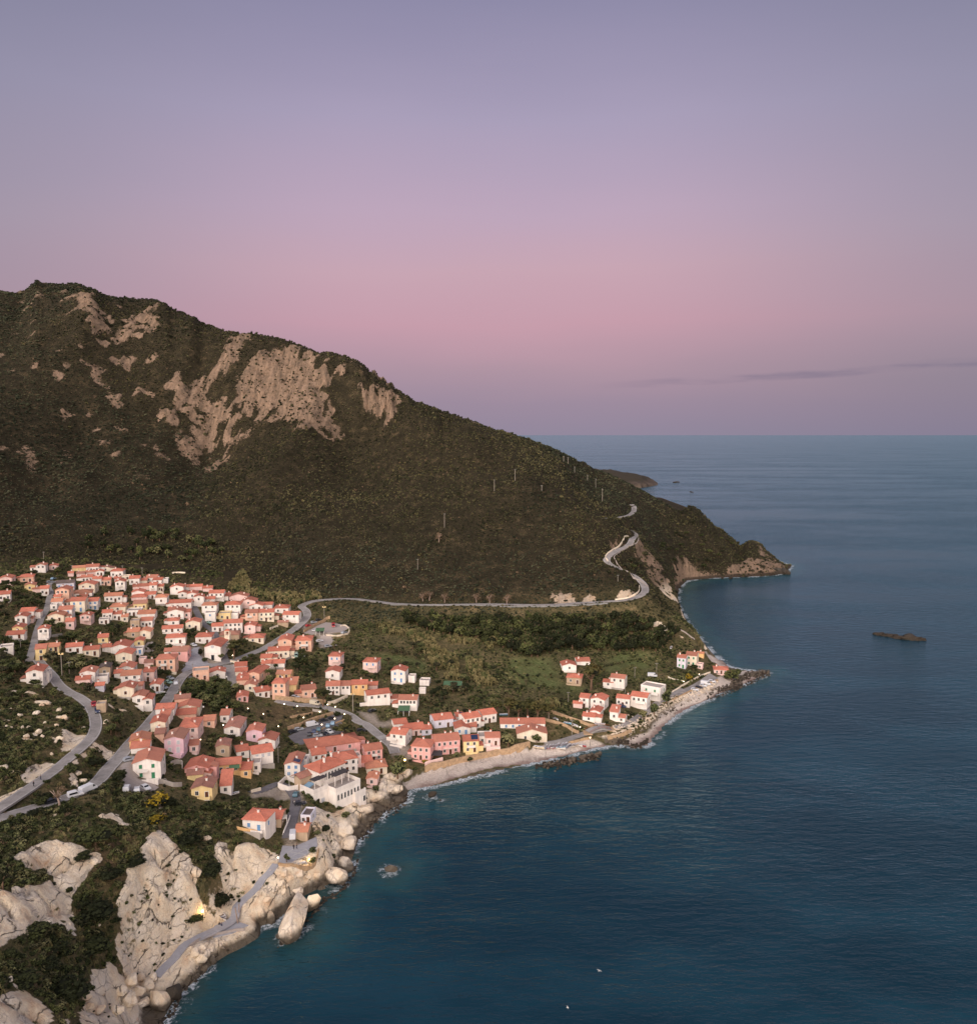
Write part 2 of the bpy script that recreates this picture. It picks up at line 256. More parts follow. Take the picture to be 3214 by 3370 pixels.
def flatten(R, width):
    global ZZ
    x0, x1, y0, y1 = R[:, 0].min() - 12, R[:, 0].max() + 12, R[:, 1].min() - 12, R[:, 1].max() + 12
    ii = np.where((GX > x0) & (GX < x1))[0]; jj = np.where((GY > y0) & (GY < y1))[0]
    sl = np.s_[jj[0]:jj[-1] + 1, ii[0]:ii[-1] + 1]
    X, Y = XX[sl], YY[sl]; best = np.full(X.shape, 1e9); bz = np.zeros(X.shape)
    for p in R:
        d = (X - p[0]) ** 2 + (Y - p[1]) ** 2; m = d < best; best = np.where(m, d, best); bz = np.where(m, p[2], bz)
    d = np.sqrt(best); w = sst(width / 2 + 7, width / 2 + 2.2, d)
    ZZ[sl] = ZZ[sl] * (1 - w) + (bz - .12) * w
road_line('upper', pxs('3', "-120 1560 0 1490 180 1370 330 1265 500 1150 680 1000 830 870 905 770 925 680 900 580 850 500 760 430 660 370 570 300 500 210 440 150 360 60"), 4.2)
road_line('main', pxs('3', "-150 1640 0 1572 200 1510 440 1455 640 1400 830 1320 960 1230 1040 1120 1160 990 1270 850 1400 720 1500 600 1580 500 1660 380 1730 260 1800 190") + pxs('4', "300 160 450 120 600 90"), 5.0)
road_line('church_lane', pxs('2', "600 1120 560 1010 520 900 470 810 380 740 320 640 280 560"), 3.6)
road_line('hill', pxs('2', "600 1120 720 1075 850 1030 960 985 1080 910 1250 800 1370 690 1370 620 1325 570 1360 545 1450 520 1600 505 1760 500 1876 505") + [(1250, 1983), (1330, 1990), (1500, 1991), (1700, 1991), (1900, 1986), (2000, 1981), (2080, 1970), (2118, 1950), (2118, 1930), (2085, 1895), (2040, 1872), (2000, 1848), (2000, 1832), (2035, 1808), (2075, 1785), (2090, 1768), (2082, 1752), (2066, 1744)], 5.0)
road_line('capes', [(1985, 1706), (2040, 1703), (2075, 1692), (2086, 1675), (2078, 1660)], 5.0)
road_line('car_park_lane', pxs('2', "620 1140 650 1220 690 1340"), 5.5)
road_line('beach', pxs('4', "1080 455 1180 480 1280 500 1400 505 1500 515 1620 540 1720 570 1800 610 1876 660") + pxs('5', "600 980 700 1070 780 1130 850 1190 880 1260"), 4.6)
road_line('top_lane', pxs('1', "560 330 480 350 470 400 490 440 470 520 450 600 400 690 370 770 340 880 310 1000 280 1110"), 3.2)
road_line('shore', pxs('6', "560 1165 700 1150 830 1110 930 1075 1020 1045 1110 1030 1200 1030 1290 1000 1380 960 1500 890 1620 800 1720 730 1876 640") + pxs('8', "720 810 830 760 930 700 1010 650"), 4.2)
road_line('hotel', pxs('4', "840 1350 960 1320 1090 1265 1200 1320") + pxs('7', "1270 400 1245 520 1215 640 1190 760"), 3.6)
road_line('terrace', pxs('7', "1080 1010 1010 1090 950 1170 890 1250 800 1330 700 1400") + pxs('b', "640 770 590 810 480 850 390 880 300 930 240 980 170 1060 100 1140 30 1210"), 2.5, 5)
def platform(poly_px, z=None, grow=0):
    global ZZ
    P = [unproj(u, v)[:2] for u, v in poly_px]; X, Y = XX, YY
    ins = inpoly(X, Y, P); d = np.where(ins, 0, segdist(X, Y, P, True))
    zz = z if z is not None else float(np.median(ZZ[ins])); w = sst(5 + grow, .8 + grow, d); ZZ = ZZ * (1 - w) + (zz - .1) * w
    return P, zz
PLAZA_P, PLAZA_Z = platform(pxs('7', "1140 770 1260 780 1470 780 1480 900 1430 1030 1190 1020 1100 1010 1120 880"))
CARP_P, CARP_Z = platform(pxs('4', "1190 740 1330 690 1640 590 1730 620 1700 680 1760 800 1640 840 1400 830 1340 860 1280 850"))
QUAY_P, QUAY_Z = platform(pxs('b', "480 800 600 740 720 790 745 830 620 860 470 880"), 3.0)
LOT_P, LOT_Z = platform(pxs('2', "1350 800 1480 720 1560 690 1640 720 1740 760 1785 820 1700 860 1560 855 1420 850"))
PIER_P, PIER_Z = platform(pxs('8', "640 850 760 790 980 650 1060 700 850 830 700 880"))
def zt(x, y): return float(bil(ZZ, x, y))
# ------------------------------------------------------------------ materials
def lin(r, g, b):
    return tuple(((c / 255 + .055) / 1.055) ** 2.4 if c > 10 else c / 3294 for c in (r, g, b)) + (1,)
class NT:
    def __init__(s, tree): s.t = tree; s.n = tree.nodes; s.l = tree.links
    def new(s, typ, **kw):
        nd = s.n.new(typ)
        for k, v in kw.items():
            if k.startswith('i_'):
                key = k[2:]; key = int(key) if key.isdigit() else key.replace('_', ' ')
                s.put(nd.inputs[key], v)
            else: setattr(nd, k, v)
        return nd
    def put(s, sock, v):
        if hasattr(v, 'is_output') or isinstance(v, bpy.types.NodeSocket): s.l.new(v, sock)
        else: sock.default_value = v
    def math(s, op, a, b=0.0, clamp=False):
        m = s.n.new('ShaderNodeMath'); m.operation = op; m.use_clamp = clamp; s.put(m.inputs[0], a); s.put(m.inputs[1], b); return m.outputs[0]
    def mix(s, f, a, b, mode='MIX'):
        m = s.n.new('ShaderNodeMix'); m.data_type = 'RGBA'; m.blend_type = mode; s.put(m.inputs[0], f); s.put(m.inputs[6], a); s.put(m.inputs[7], b); return m.outputs[2]
    def ramp(s, f, stops, interp='LINEAR'):
        r = s.n.new('ShaderNodeValToRGB'); e = r.color_ramp; e.interpolation = interp
        while len(e.elements) < len(stops): e.elements.new(.5)
        for el, (p, c) in zip(e.elements, stops):
            el.position = p; el.color = c if len(c) == 4 else (*c, 1)
        s.put(r.inputs[0], f); return r.outputs[0]
    def range(s, v, a, b, c=0.0, d=1.0):
        m = s.n.new('ShaderNodeMapRange'); m.interpolation_type = 'SMOOTHSTEP'
        for i, q in enumerate((v, a, b, c, d)): s.put(m.inputs[i], q)
        return m.outputs[0]
    def noise(s, vec, scale, det=3.0, rough=.55, dist=0.0, col=False):
        n_ = s.new('ShaderNodeTexNoise', i_Scale=scale, i_Detail=det, i_Roughness=rough, i_Distortion=dist)
        if vec is not None: s.l.new(vec, n_.inputs['Vector'])
        return n_.outputs['Color' if col else 'Fac']
    def mapv(s, vec, scale=(1, 1, 1), rot=(0, 0, 0)):
        m = s.new('ShaderNodeMapping'); m.inputs['Scale'].default_value = scale; m.inputs['Rotation'].default_value = rot; s.l.new(vec, m.inputs['Vector']); return m.outputs[0]
    def bump(s, h, st, dist=1.0):
        b = s.new('ShaderNodeBump', i_Strength=st, i_Distance=dist); s.l.new(h, b.inputs['Height']); return b.outputs[0]
def new_mat(name):
    m = bpy.data.materials.new(name); m.use_nodes = True; t = NT(m.node_tree); bs = t.n['Principled BSDF']; bs.inputs['Specular IOR Level'].default_value = .25
    return m, t, bs
def simple(name, col, rough=.85, var=.12, scale=1.2, spec=.2, metal=0, bump=0, emit=None):
    m, t, b = new_mat(name); pos = t.new('ShaderNodeNewGeometry').outputs['Position']
    nz = t.noise(pos, scale, 4, .65); n2 = t.noise(pos, scale * 9, 2, .6)
    f = t.math('ADD', t.math('MULTIPLY', nz, .7), t.math('MULTIPLY', n2, .3))
    k = t.range(f, .3, .7, 1 - var, 1 + var * .6)
    c = t.new('ShaderNodeVectorMath', operation='SCALE'); c.inputs[0].default_value = col[:3]; t.l.new(k, c.inputs['Scale'])
    t.l.new(c.outputs[0], b.inputs['Base Color']); b.inputs['Roughness'].default_value = rough; b.inputs['Specular IOR Level'].default_value = spec; b.inputs['Metallic'].default_value = metal
    if bump: t.l.new(t.bump(n2, .6, bump), b.inputs['Normal'])
    if emit: b.inputs['Emission Color'].default_value = emit[0]; b.inputs['Emission Strength'].default_value = emit[1]
    return m
def plaster(name, col):
    m, t, b = new_mat(name); geo = t.new('ShaderNodeNewGeometry'); pos = geo.outputs['Position']
    st = t.noise(t.mapv(pos, (.9, .9, .12)), 1.0, 4, .7); n2 = t.noise(pos, .35, 2); oi = t.new('ShaderNodeObjectInfo').outputs['Random']
    k = t.math('MULTIPLY', t.range(st, .35, .72, 1.04, .86), t.range(n2, .3, .7, .95, 1.05)); k = t.math('MULTIPLY', k, t.range(oi, 0., 1., .92, 1.03))
    c = t.new('ShaderNodeVectorMath', operation='SCALE'); c.inputs[0].default_value = col[:3]; t.l.new(k, c.inputs['Scale'])
    t.l.new(c.outputs[0], b.inputs['Base Color']); b.inputs['Roughness'].default_value = .9; b.inputs['Specular IOR Level'].default_value = .1
    return m
def tiles(name, col, dark):
    m, t, b = new_mat(name); tc = t.new('ShaderNodeTexCoord').outputs['Object']; geo = t.new('ShaderNodeNewGeometry'); pos = geo.outputs['Position']
    w = t.new('ShaderNodeTexWave', wave_type='BANDS', bands_direction='X', i_Scale=1.1, i_Distortion=.6, i_Detail=1.0); t.l.new(tc, w.inputs['Vector'])
    n1 = t.noise(pos, 2.6, 3, .7); n2 = t.noise(pos, .33, 3, .6); oi = t.new('ShaderNodeObjectInfo').outputs['Random']
    f = t.math('ADD', t.math('MULTIPLY', n1, .55), t.math('MULTIPLY', n2, .45))
    c = t.mix(t.range(f, .36, .66), dark, col)
    c = t.mix(t.range(n1, .62, .75, 0, .35), c, lin(196, 150, 128))
    o2 = t.math('FRACT', t.math('MULTIPLY', oi, 7.31)); c = t.mix(t.range(o2, .5, 1., 0, .6), c, lin(168, 122, 102)); c = t.mix(t.range(t.noise(pos, .7, 4, .75), .56, .72, 0, .5), c, lin(140, 112, 98))
    k = t.range(oi, 0., 1., .8, 1.1); sc = t.new('ShaderNodeVectorMath', operation='SCALE'); t.l.new(c, sc.inputs[0]); t.l.new(k, sc.inputs['Scale'])
    t.l.new(sc.outputs[0], b.inputs['Base Color']); b.inputs['Roughness'].default_value = .85
    t.l.new(t.bump(w.outputs['Fac'], .35, .12), b.inputs['Normal'])
    return m
def foliage(name, a, bcol, c3, sc=.02, trans=.0):
    m, t, b = new_mat(name); geo = t.new('ShaderNodeNewGeometry'); pos = geo.outputs['Position']; oi = t.new('ShaderNodeObjectInfo').outputs['Random']
    big = t.math('ADD', t.math('MULTIPLY', t.math('SUBTRACT', t.noise(pos, sc, 4, .6), .5), 1.7), .5); sm = t.noise(pos, 1.3, 2, .6)
    f = t.math('ADD', t.math('MULTIPLY', big, .5), t.math('ADD', t.math('MULTIPLY', oi, .38), t.math('MULTIPLY', sm, .24)))
    c = t.ramp(f, [(.30, a), (.55, bcol), (.82, c3)])
    lv = t.noise(pos, 3.1, 1, .5); k = t.range(lv, .3, .7, .72, 1.3); s2 = t.new('ShaderNodeVectorMath', operation='SCALE'); t.l.new(c, s2.inputs[0]); t.l.new(k, s2.inputs['Scale'])
    t.l.new(s2.outputs[0], b.inputs['Base Color']); b.inputs['Roughness'].default_value = .75; b.inputs['Specular IOR Level'].default_value = .15
    return m
M = {}
for k, c in dict(W=(244, 234, 224), C=(240, 224, 200), P=(240, 206, 196), S=(238, 192, 166), O=(238, 192, 136), Y=(240, 212, 156), T=(190, 166, 140), G=(180, 170, 160), L=(222, 218, 226), K=(236, 178, 170), V=(236, 198, 206)).items():
    M[k] = plaster('plaster_' + k, lin(*c))
M['r'] = tiles('red_roof_tiles', lin(213, 132, 108), lin(184, 110, 90)); M['o'] = tiles('orange_roof_tiles', lin(218, 148, 114), lin(196, 130, 106))
M['b'] = tiles('old_brown_roof_tiles', lin(190, 132, 114), lin(152, 112, 98)); M['g'] = tiles('grey_roof_tiles', lin(122, 104, 96), lin(84, 78, 76))
M['f'] = simple('terrace_paving', lin(172, 160, 152), .9, .15); M['trim'] = simple('white_trim', lin(226, 220, 212), .8, .06)
M['pane'] = simple('dark_window_glass', (.018, .02, .026, 1), .12, .3, 2, .5)
M['green'] = simple('green_shutter_paint', lin(60, 128, 92), .6, .1); M['blue'] = simple('blue_shutter_paint', lin(110, 150, 190), .6, .1)
M['brown'] = simple('brown_wood', lin(92, 58, 42), .7, .2); M['pale'] = simple('pale_shutter_paint', lin(196, 196, 200), .7, .1)
M['asphalt'] = simple('asphalt', lin(152, 146, 142), .9, .34, .16, .2); M['asphalt_dark'] = simple('dark_asphalt', lin(116, 112, 114), .9, .25, .4)
M['line'] = simple('white_road_paint', lin(188, 184, 180), .8, .25, .8); M['kerb'] = simple('kerb_stone', lin(176, 166, 152), .9, .2, .6)
M['stonewall'] = simple('tan_masonry', lin(188, 158, 126), .95, .35, .9, .1, bump=.2); M['paving'] = simple('grey_paving', lin(166, 164, 168), .9, .16, .5)
M['metal'] = simple('galvanised_steel', lin(150, 150, 150), .5, .1, 1, .5, .6); M['pole'] = simple('concrete_pole', lin(150, 140, 128), .9, .1); M['darkmetal'] = simple('dark_painted_steel', lin(58, 58, 60), .5, .1)
M['solar'] = simple('solar_panel_glass', lin(46, 56, 84), .15, .2, 1, .5); M['awning'] = simple('green_awning_cloth', lin(84, 112, 84), .9, .1); M['darkawning'] = simple('dark_slate_cover', lin(74, 70, 72), .9, .2)
M['skin'] = simple('skin', lin(190, 140, 115), .6, .05); M['bark'] = simple('bark', lin(122, 98, 80), .95, .3, 2); M['greybark'] = simple('pale_dry_wood', lin(168, 146, 132), .95, .2, 2)
M['rubber'] = simple('tyre_rubber', (.012, .012, .013, 1), .9, .1); M['rust'] = simple('rusty_railing', lin(140, 84, 62), .8, .2)
def granite():
    m, t, b = new_mat('granite'); geo = t.new('ShaderNodeNewGeometry'); pos = geo.outputs['Position']
    return m
def rock_nodes(t, pos):
    n1 = t.noise(pos, .16, 5, .62); n2 = t.noise(pos, 1.1, 5, .7); n3 = t.noise(t.mapv(pos, (1, .25, 1)), .5, 4, .65)
    c = t.ramp(n1, [(.30, lin(226, 190, 154)), (.45, lin(243, 222, 192)), (.62, lin(250, 234, 212)), (.8, lin(218, 204, 186))])
    n4 = t.noise(pos, 3.2, 4, .75); c = t.mix(t.range(n4, .52, .74, 0, .42), c, lin(150, 130, 112)); c = t.mix(t.range(t.noise(t.mapv(pos, (.5, .12, .3)), 1.0, 5, .7), .56, .7, 0, .45), c, lin(172, 156, 142)); c = t.mix(t.range(n2, .54, .76, 0, .45), c, lin(186, 154, 126)); c = t.mix(t.range(n3, .58, .74, 0, .5), c, lin(206, 160, 116))
    vo = t.new('ShaderNodeTexVoronoi', feature='DISTANCE_TO_EDGE', i_Scale=.21); 
    wv = t.new('ShaderNodeVectorMath', operation='ADD'); t.l.new(t.mapv(pos, (.9, .3, .5)), wv.inputs[0]); nz = t.noise(pos, .35, 3, .6, col=True)
    sc = t.new('ShaderNodeVectorMath', operation='SCALE', i_Scale=1.5); t.l.new(nz, sc.inputs[0]); t.l.new(sc.outputs[0], wv.inputs[1]); t.l.new(wv.outputs[0], vo.inputs['Vector'])
    cr = t.math('MULTIPLY', t.range(vo.outputs['Distance'], .03, .0), t.range(t.noise(pos, .13, 2), .5, .58))
    c = t.mix(t.math('MULTIPLY', cr, .85), c, lin(72, 62, 50))
    h = t.math('SUBTRACT', t.math('ADD', t.math('ADD', t.math('MULTIPLY', n2, .9), t.math('MULTIPLY', n4, .35)), t.math('MULTIPLY', n1, 1.5)), t.math('MULTIPLY', cr, .8))
    v2 = t.new('ShaderNodeTexVoronoi', feature='DISTANCE_TO_EDGE', i_Scale=.4); w2 = t.new('ShaderNodeVectorMath', operation='ADD'); t.l.new(t.mapv(pos, (1, .35, .9), (0, 0, .25)), w2.inputs[0]); t.l.new(sc.outputs[0], w2.inputs[1]); t.l.new(w2.outputs[0], v2.inputs['Vector'])
    fr = t.math('MULTIPLY', t.range(v2.outputs['Distance'], .06, .0), t.range(t.noise(pos, .16, 2), .46, .58)); c = t.mix(t.math('MULTIPLY', fr, .38), c, lin(120, 102, 86)); h = t.math('SUBTRACT', h, t.math('MULTIPLY', fr, .45))
    return c, h
def rock_mat(name, wet=True, tint=None):
    m, t, b = new_mat(name); geo = t.new('ShaderNodeNewGeometry'); pos = geo.outputs['Position']
    c, h = rock_nodes(t, pos)
    if tint: c = t.mix(.92 if 'dark' in name else .5, c, tint)
    oi = t.new('ShaderNodeObjectInfo').outputs['Random']; c = t.mix(t.range(oi, 0., 1., 0., .3), c, lin(154, 136, 122) if 'dark' not in name else lin(40, 36, 33))
    if wet:
        z = t.new('ShaderNodeSeparateXYZ'); t.l.new(pos, z.inputs[0]); zz = t.math('ADD', z.outputs['Z'], t.math('MULTIPLY', t.noise(pos, .7, 3), -1.6))
        c = t.mix(t.range(zz, 2.7, .8, 0, .9), c, lin(58, 50, 42))
    t.l.new(c, b.inputs['Base Color']); b.inputs['Roughness'].default_value = .9; t.l.new(t.bump(h, .7, .5), b.inputs['Normal']); return m
M['rock'] = rock_mat('weathered_granite'); M['darkrock'] = rock_mat('dark_sea_rock', True, lin(24, 24, 24)); M['rubble'] = rock_mat('pale_rubble_stone', True, lin(206, 190, 172))
def ground_mat():
    m, t, b = new_mat('ground'); geo = t.new('ShaderNodeNewGeometry'); pos = geo.outputs['Position']
    A1 = t.new('ShaderNodeAttribute', attribute_name='cover'); A2 = t.new('ShaderNodeAttribute', attribute_name='cover2')
    s1 = t.new('ShaderNodeSeparateColor'); t.l.new(A1.outputs['Color'], s1.inputs[0]); s2 = t.new('ShaderNodeSeparateColor'); t.l.new(A2.outputs['Color'], s2.inputs[0])
    rock, sand, pale = s1.outputs; green, dry, mnt = s2.outputs
    fine = t.noise(pos, .9, 5, .7); mid = t.noise(pos, .11, 4, .6)
    veg = t.ramp(t.math('ADD', t.math('MULTIPLY', fine, .6), t.math('MULTIPLY', mid, .4)), [(.3, lin(58, 56, 38)), (.46, lin(84, 80, 54)), (.58, lin(120, 106, 76)), (.72, lin(168, 142, 108))])
    mv = t.ramp(t.math('ADD', t.math('MULTIPLY', fine, .5), t.math('MULTIPLY', mid, .5)), [(.36, lin(38, 34, 25)), (.54, lin(56, 50, 37)), (.68, lin(104, 88, 66))])
    c = t.mix(mnt, veg, mv)
    c = t.mix(t.math('MULTIPLY', green, t.range(mid, .35, .6, .35, .85)), c, t.ramp(fine, [(.3, lin(74, 88, 48)), (.6, lin(106, 116, 72)), (.8, lin(140, 134, 94))]))
    c = t.mix(t.math('MULTIPLY', dry, .8), c, t.ramp(fine, [(.3, lin(72, 62, 46)), (.6, lin(112, 94, 70)), (.8, lin(150, 128, 98))]))
    c = t.mix(pale, c, t.ramp(fine, [(.3, lin(150, 138, 126)), (.7, lin(186, 172, 156))]))
    rc, rh = rock_nodes(t, pos)
    mr = t.ramp(t.math('ADD', t.math('MULTIPLY', t.noise(t.mapv(pos, (.22, .05, .05), (0, 0, .35)), 1.0, 6, .72), .65), t.math('MULTIPLY', t.noise(pos, .4, 5, .75), .35)), [(.37, lin(60, 50, 41)), (.45, lin(100, 82, 67)), (.55, lin(134, 110, 91)), (.7, lin(160, 134, 112))])
    rc = t.mix(t.math('MULTIPLY', mnt, .95), rc, mr)
    z = t.new('ShaderNodeSeparateXYZ'); t.l.new(pos, z.inputs[0]); zz = t.math('ADD', z.outputs['Z'], t.math('MULTIPLY', t.noise(pos, .5, 3), -2.0))
    rc = t.mix(t.range(zz, 2.2, .4, 0, .88), rc, lin(60, 52, 44))
    rj = t.math('ADD', rock, t.math('MULTIPLY', t.math('SUBTRACT', t.noise(pos, .55, 5, .72), .5), t.math('ADD', .9, t.math('MULTIPLY', mnt, 1.3))))
    c = t.mix(t.range(rj, .38, .58), c, rc)
    peb = t.ramp(t.noise(pos, 1.6, 4, .8), [(.35, lin(180, 166, 154)), (.55, lin(214, 200, 188)), (.7, lin(230, 218, 208))])
    peb = t.mix(t.range(t.math('ADD', z.outputs['Z'], t.math('MULTIPLY', mid, 1.2)), 1.15, .6), peb, lin(140, 120, 112))
    c = t.mix(t.range(sand, .3, .6), c, peb)
    t.l.new(c, b.inputs['Base Color']); b.inputs['Roughness'].default_value = .92; b.inputs['Specular IOR Level'].default_value = .1
    hh = t.math('ADD', t.math('MULTIPLY', rh, .8), t.math('MULTIPLY', fine, .8)); t.l.new(t.bump(hh, .9, .8), b.inputs['Normal'])
    return m
M['ground'] = ground_mat()
# ------------------------------------------------------------------ object helpers
def link(o, parent=None):
    COL.objects.link(o)
    if parent is not None: o.parent = parent
    return o
def mesh(name, verts, faces, mats, fm=None, smooth=False):
    me = bpy.data.meshes.new(name); me.from_pydata([tuple(v) for v in verts], [], [tuple(f) for f in faces])
    for m_ in (mats if isinstance(mats, (list, tuple)) else [mats]): me.materials.append(m_)
    if fm: me.polygons.foreach_set('material_index', fm)
    if smooth: me.polygons.foreach_set('use_smooth', [True] * len(me.polygons))
    me.update(); return me
def obj(name, me, parent=None, loc=None, rz=0, **props):
    o = bpy.data.objects.new(name, me)
    if loc is not None: o.location = tuple(loc)
    if rz: o.rotation_euler.z = rz
    for k, v in props.items(): o[k] = v
    return link(o, parent)
def thing(name, label, cat, loc, rz=0, group=None):
    o = obj(name, None, None, loc, rz, label=label, category=cat)
    if group: o['group'] = group
    return o
class MB:
    """collects shapes for one mesh"""
    def __init__(s): s.v = []; s.f = []; s.m = []
    def add(s, v, f, m=0):
        b = len(s.v); s.v += [tuple(map(float, q)) for q in v]; s.f += [tuple(b + i for i in q) for q in f]; s.m += [m] * len(f)
    def box(s, x0, x1, y0, y1, z0, z1, m=0):
        s.add([(x0, y0, z0), (x1, y0, z0), (x1, y1, z0), (x0, y1, z0), (x0, y0, z1), (x1, y0, z1), (x1, y1, z1), (x0, y1, z1)],
              [(0, 3, 2, 1), (4, 5, 6, 7), (0, 1, 5, 4), (1, 2, 6, 5), (2, 3, 7, 6), (3, 0, 4, 7)], m)
    def prism(s, pts, vec, m=0):
        n_ = len(pts); p2 = [tuple(np.add(p, vec)) for p in pts]
        s.add(list(pts) + p2, [tuple(range(n_))[::-1], tuple(range(n_, 2 * n_))] + [(i, (i + 1) % n_, (i + 1) % n_ + n_, i + n_) for i in range(n_)], m)
    def tube(s, path, rad, k=6, m=0, cap=True):
        P = [np.array(p, float) for p in path]; R = rad if isinstance(rad, (list, tuple)) else [rad] * len(P); vs = []; fs = []
        for i, p in enumerate(P):
            d = P[min(i + 1, len(P) - 1)] - P[max(i - 1, 0)]; d = d / (np.linalg.norm(d) + 1e-9)
            a = np.cross(d, [0, 0, 1] if abs(d[2]) < .9 else [1, 0, 0]); a /= np.linalg.norm(a); b = np.cross(d, a)
            vs += [p + R[i] * (math.cos(2 * math.pi * j / k) * a + math.sin(2 * math.pi * j / k) * b) for j in range(k)]
        for i in range(len(P) - 1):
            fs += [(i * k + j, i * k + (j + 1) % k, (i + 1) * k + (j + 1) % k, (i + 1) * k + j) for j in range(k)]
        if cap: fs += [tuple(range(k)), tuple(range((len(P) - 1) * k, len(P) * k))[::-1]]
        s.add(vs, fs, m)
    def me(s, name, mats, smooth=False):
        me_ = mesh(name, s.v, s.f, mats, s.m, smooth); bm = bmesh.new(); bm.from_mesh(me_); bmesh.ops.recalc_face_normals(bm, faces=bm.faces); bm.to_mesh(me_); bm.free(); return me_
# ------------------------------------------------------------------ ground sheet
def grid_mesh(name, X, Y, Z, mat, keep=None):
    ny, nx = X.shape; me = bpy.data.meshes.new(name); me.vertices.add(nx * ny)
    me.vertices.foreach_set('co', np.stack([X, Y, Z], -1).reshape(-1))
    idx = np.arange(nx * ny).reshape(ny, nx); q = np.stack([idx[:-1, :-1], idx[:-1, 1:], idx[1:, 1:], idx[1:, :-1]], -1).reshape(-1, 4)
    if keep is not None: q = q[keep[:-1, :-1].reshape(-1)]
    me.loops.add(q.size); me.loops.foreach_set('vertex_index', q.reshape(-1).astype(np.int32)); me.polygons.add(len(q))
    me.polygons.foreach_set('loop_start', np.arange(0, q.size, 4, dtype=np.int32)); me.polygons.foreach_set('loop_total', np.full(len(q), 4, np.int32))
    me.polygons.foreach_set('use_smooth', np.ones(len(q), bool)); me.materials.append(mat); me.update(calc_edges=True); me.validate(); return me
def vcol(me, name, *ch):
    a = me.attributes.new(name, 'FLOAT_COLOR', 'POINT'); d = np.ones((len(me.vertices), 4), np.float32)
    for i, c in enumerate(ch): d[:, i] = c.reshape(-1)
    a.data.foreach_set('color', d.reshape(-1))
land = grid_mesh('terrain', XX, YY, ZZ, M['ground'], blur((SD > -8).astype(float), 2) > 0)
vcol(land, 'cover', Mrock, Msand, Mpale); vcol(land, 'cover2', Mgreen, Mdry, np.maximum(sst(40, 75, ZBASE) * sst(520, 620, YY), np.maximum(sst(570, 640, YY), sst(495, 560, YY) * sst(20, 30, ZBASE))))
obj('terrain', land, kind='structure')
# ------------------------------------------------------------------ far headland beyond the ridge
def far_headland():
    nx, ny = 90, 26; u = np.linspace(1880, 2188, nx); top = np.interp(u, [1880, 1960, 2010, 2060, 2090, 2120, 2145, 2165, 2188], [1535, 1543, 1547, 1553, 1556, 1563, 1577, 1590, 1594])
    base = np.interp(u, [1880, 2050, 2110, 2165, 2188], [1600, 1606, 1606, 1597, 1596]); X = np.zeros((ny, nx)); Y = X.copy(); Z = X.copy()
    for i in range(nx):
        p0 = at_z(u[i], base[i], 0); p1 = at_y(u[i], top[i], p0[1] + 110)
        for j in range(ny):
            t = j / (ny - 1); 
            if t < .6: s_ = t / .6; z = p1[2] * (s_ ** .55); y = p0[1] + 110 * s_; x = p0[0] + (p1[0] - p0[0]) * s_
            else: s_ = (t - .6) / .4; z = p1[2] * (1 - s_) - 3 * s_; y = p0[1] + 110 + 240 * s_; x = p1[0] * (1 + .02 * s_)
            X[j, i], Y[j, i], Z[j, i] = x, y, z
    Z += (fbm(X / 28, Y / 28, 4, 2) - .5) * 11 * sst(0, 12, Z); Z[0] = -3
    m, t, b = new_mat('headland_ground'); pos = t.new('ShaderNodeNewGeometry').outputs['Position']; z = t.new('ShaderNodeSeparateXYZ'); t.l.new(pos, z.inputs[0])
    zz = t.math('ADD', z.outputs['Z'], t.math('MULTIPLY', t.noise(pos, .03, 5, .7), 30)); c = t.mix(t.range(zz, 34, 24), lin(58, 52, 42), t.ramp(t.noise(pos, .06, 4), [(.35, lin(60, 52, 46)), (.65, lin(100, 86, 74))]))
    t.l.new(c, b.inputs['Base Color']); b.inputs['Roughness'].default_value = .95
    obj('headland', grid_mesh('headland', X, Y, Z, m), kind='structure')
far_headland()
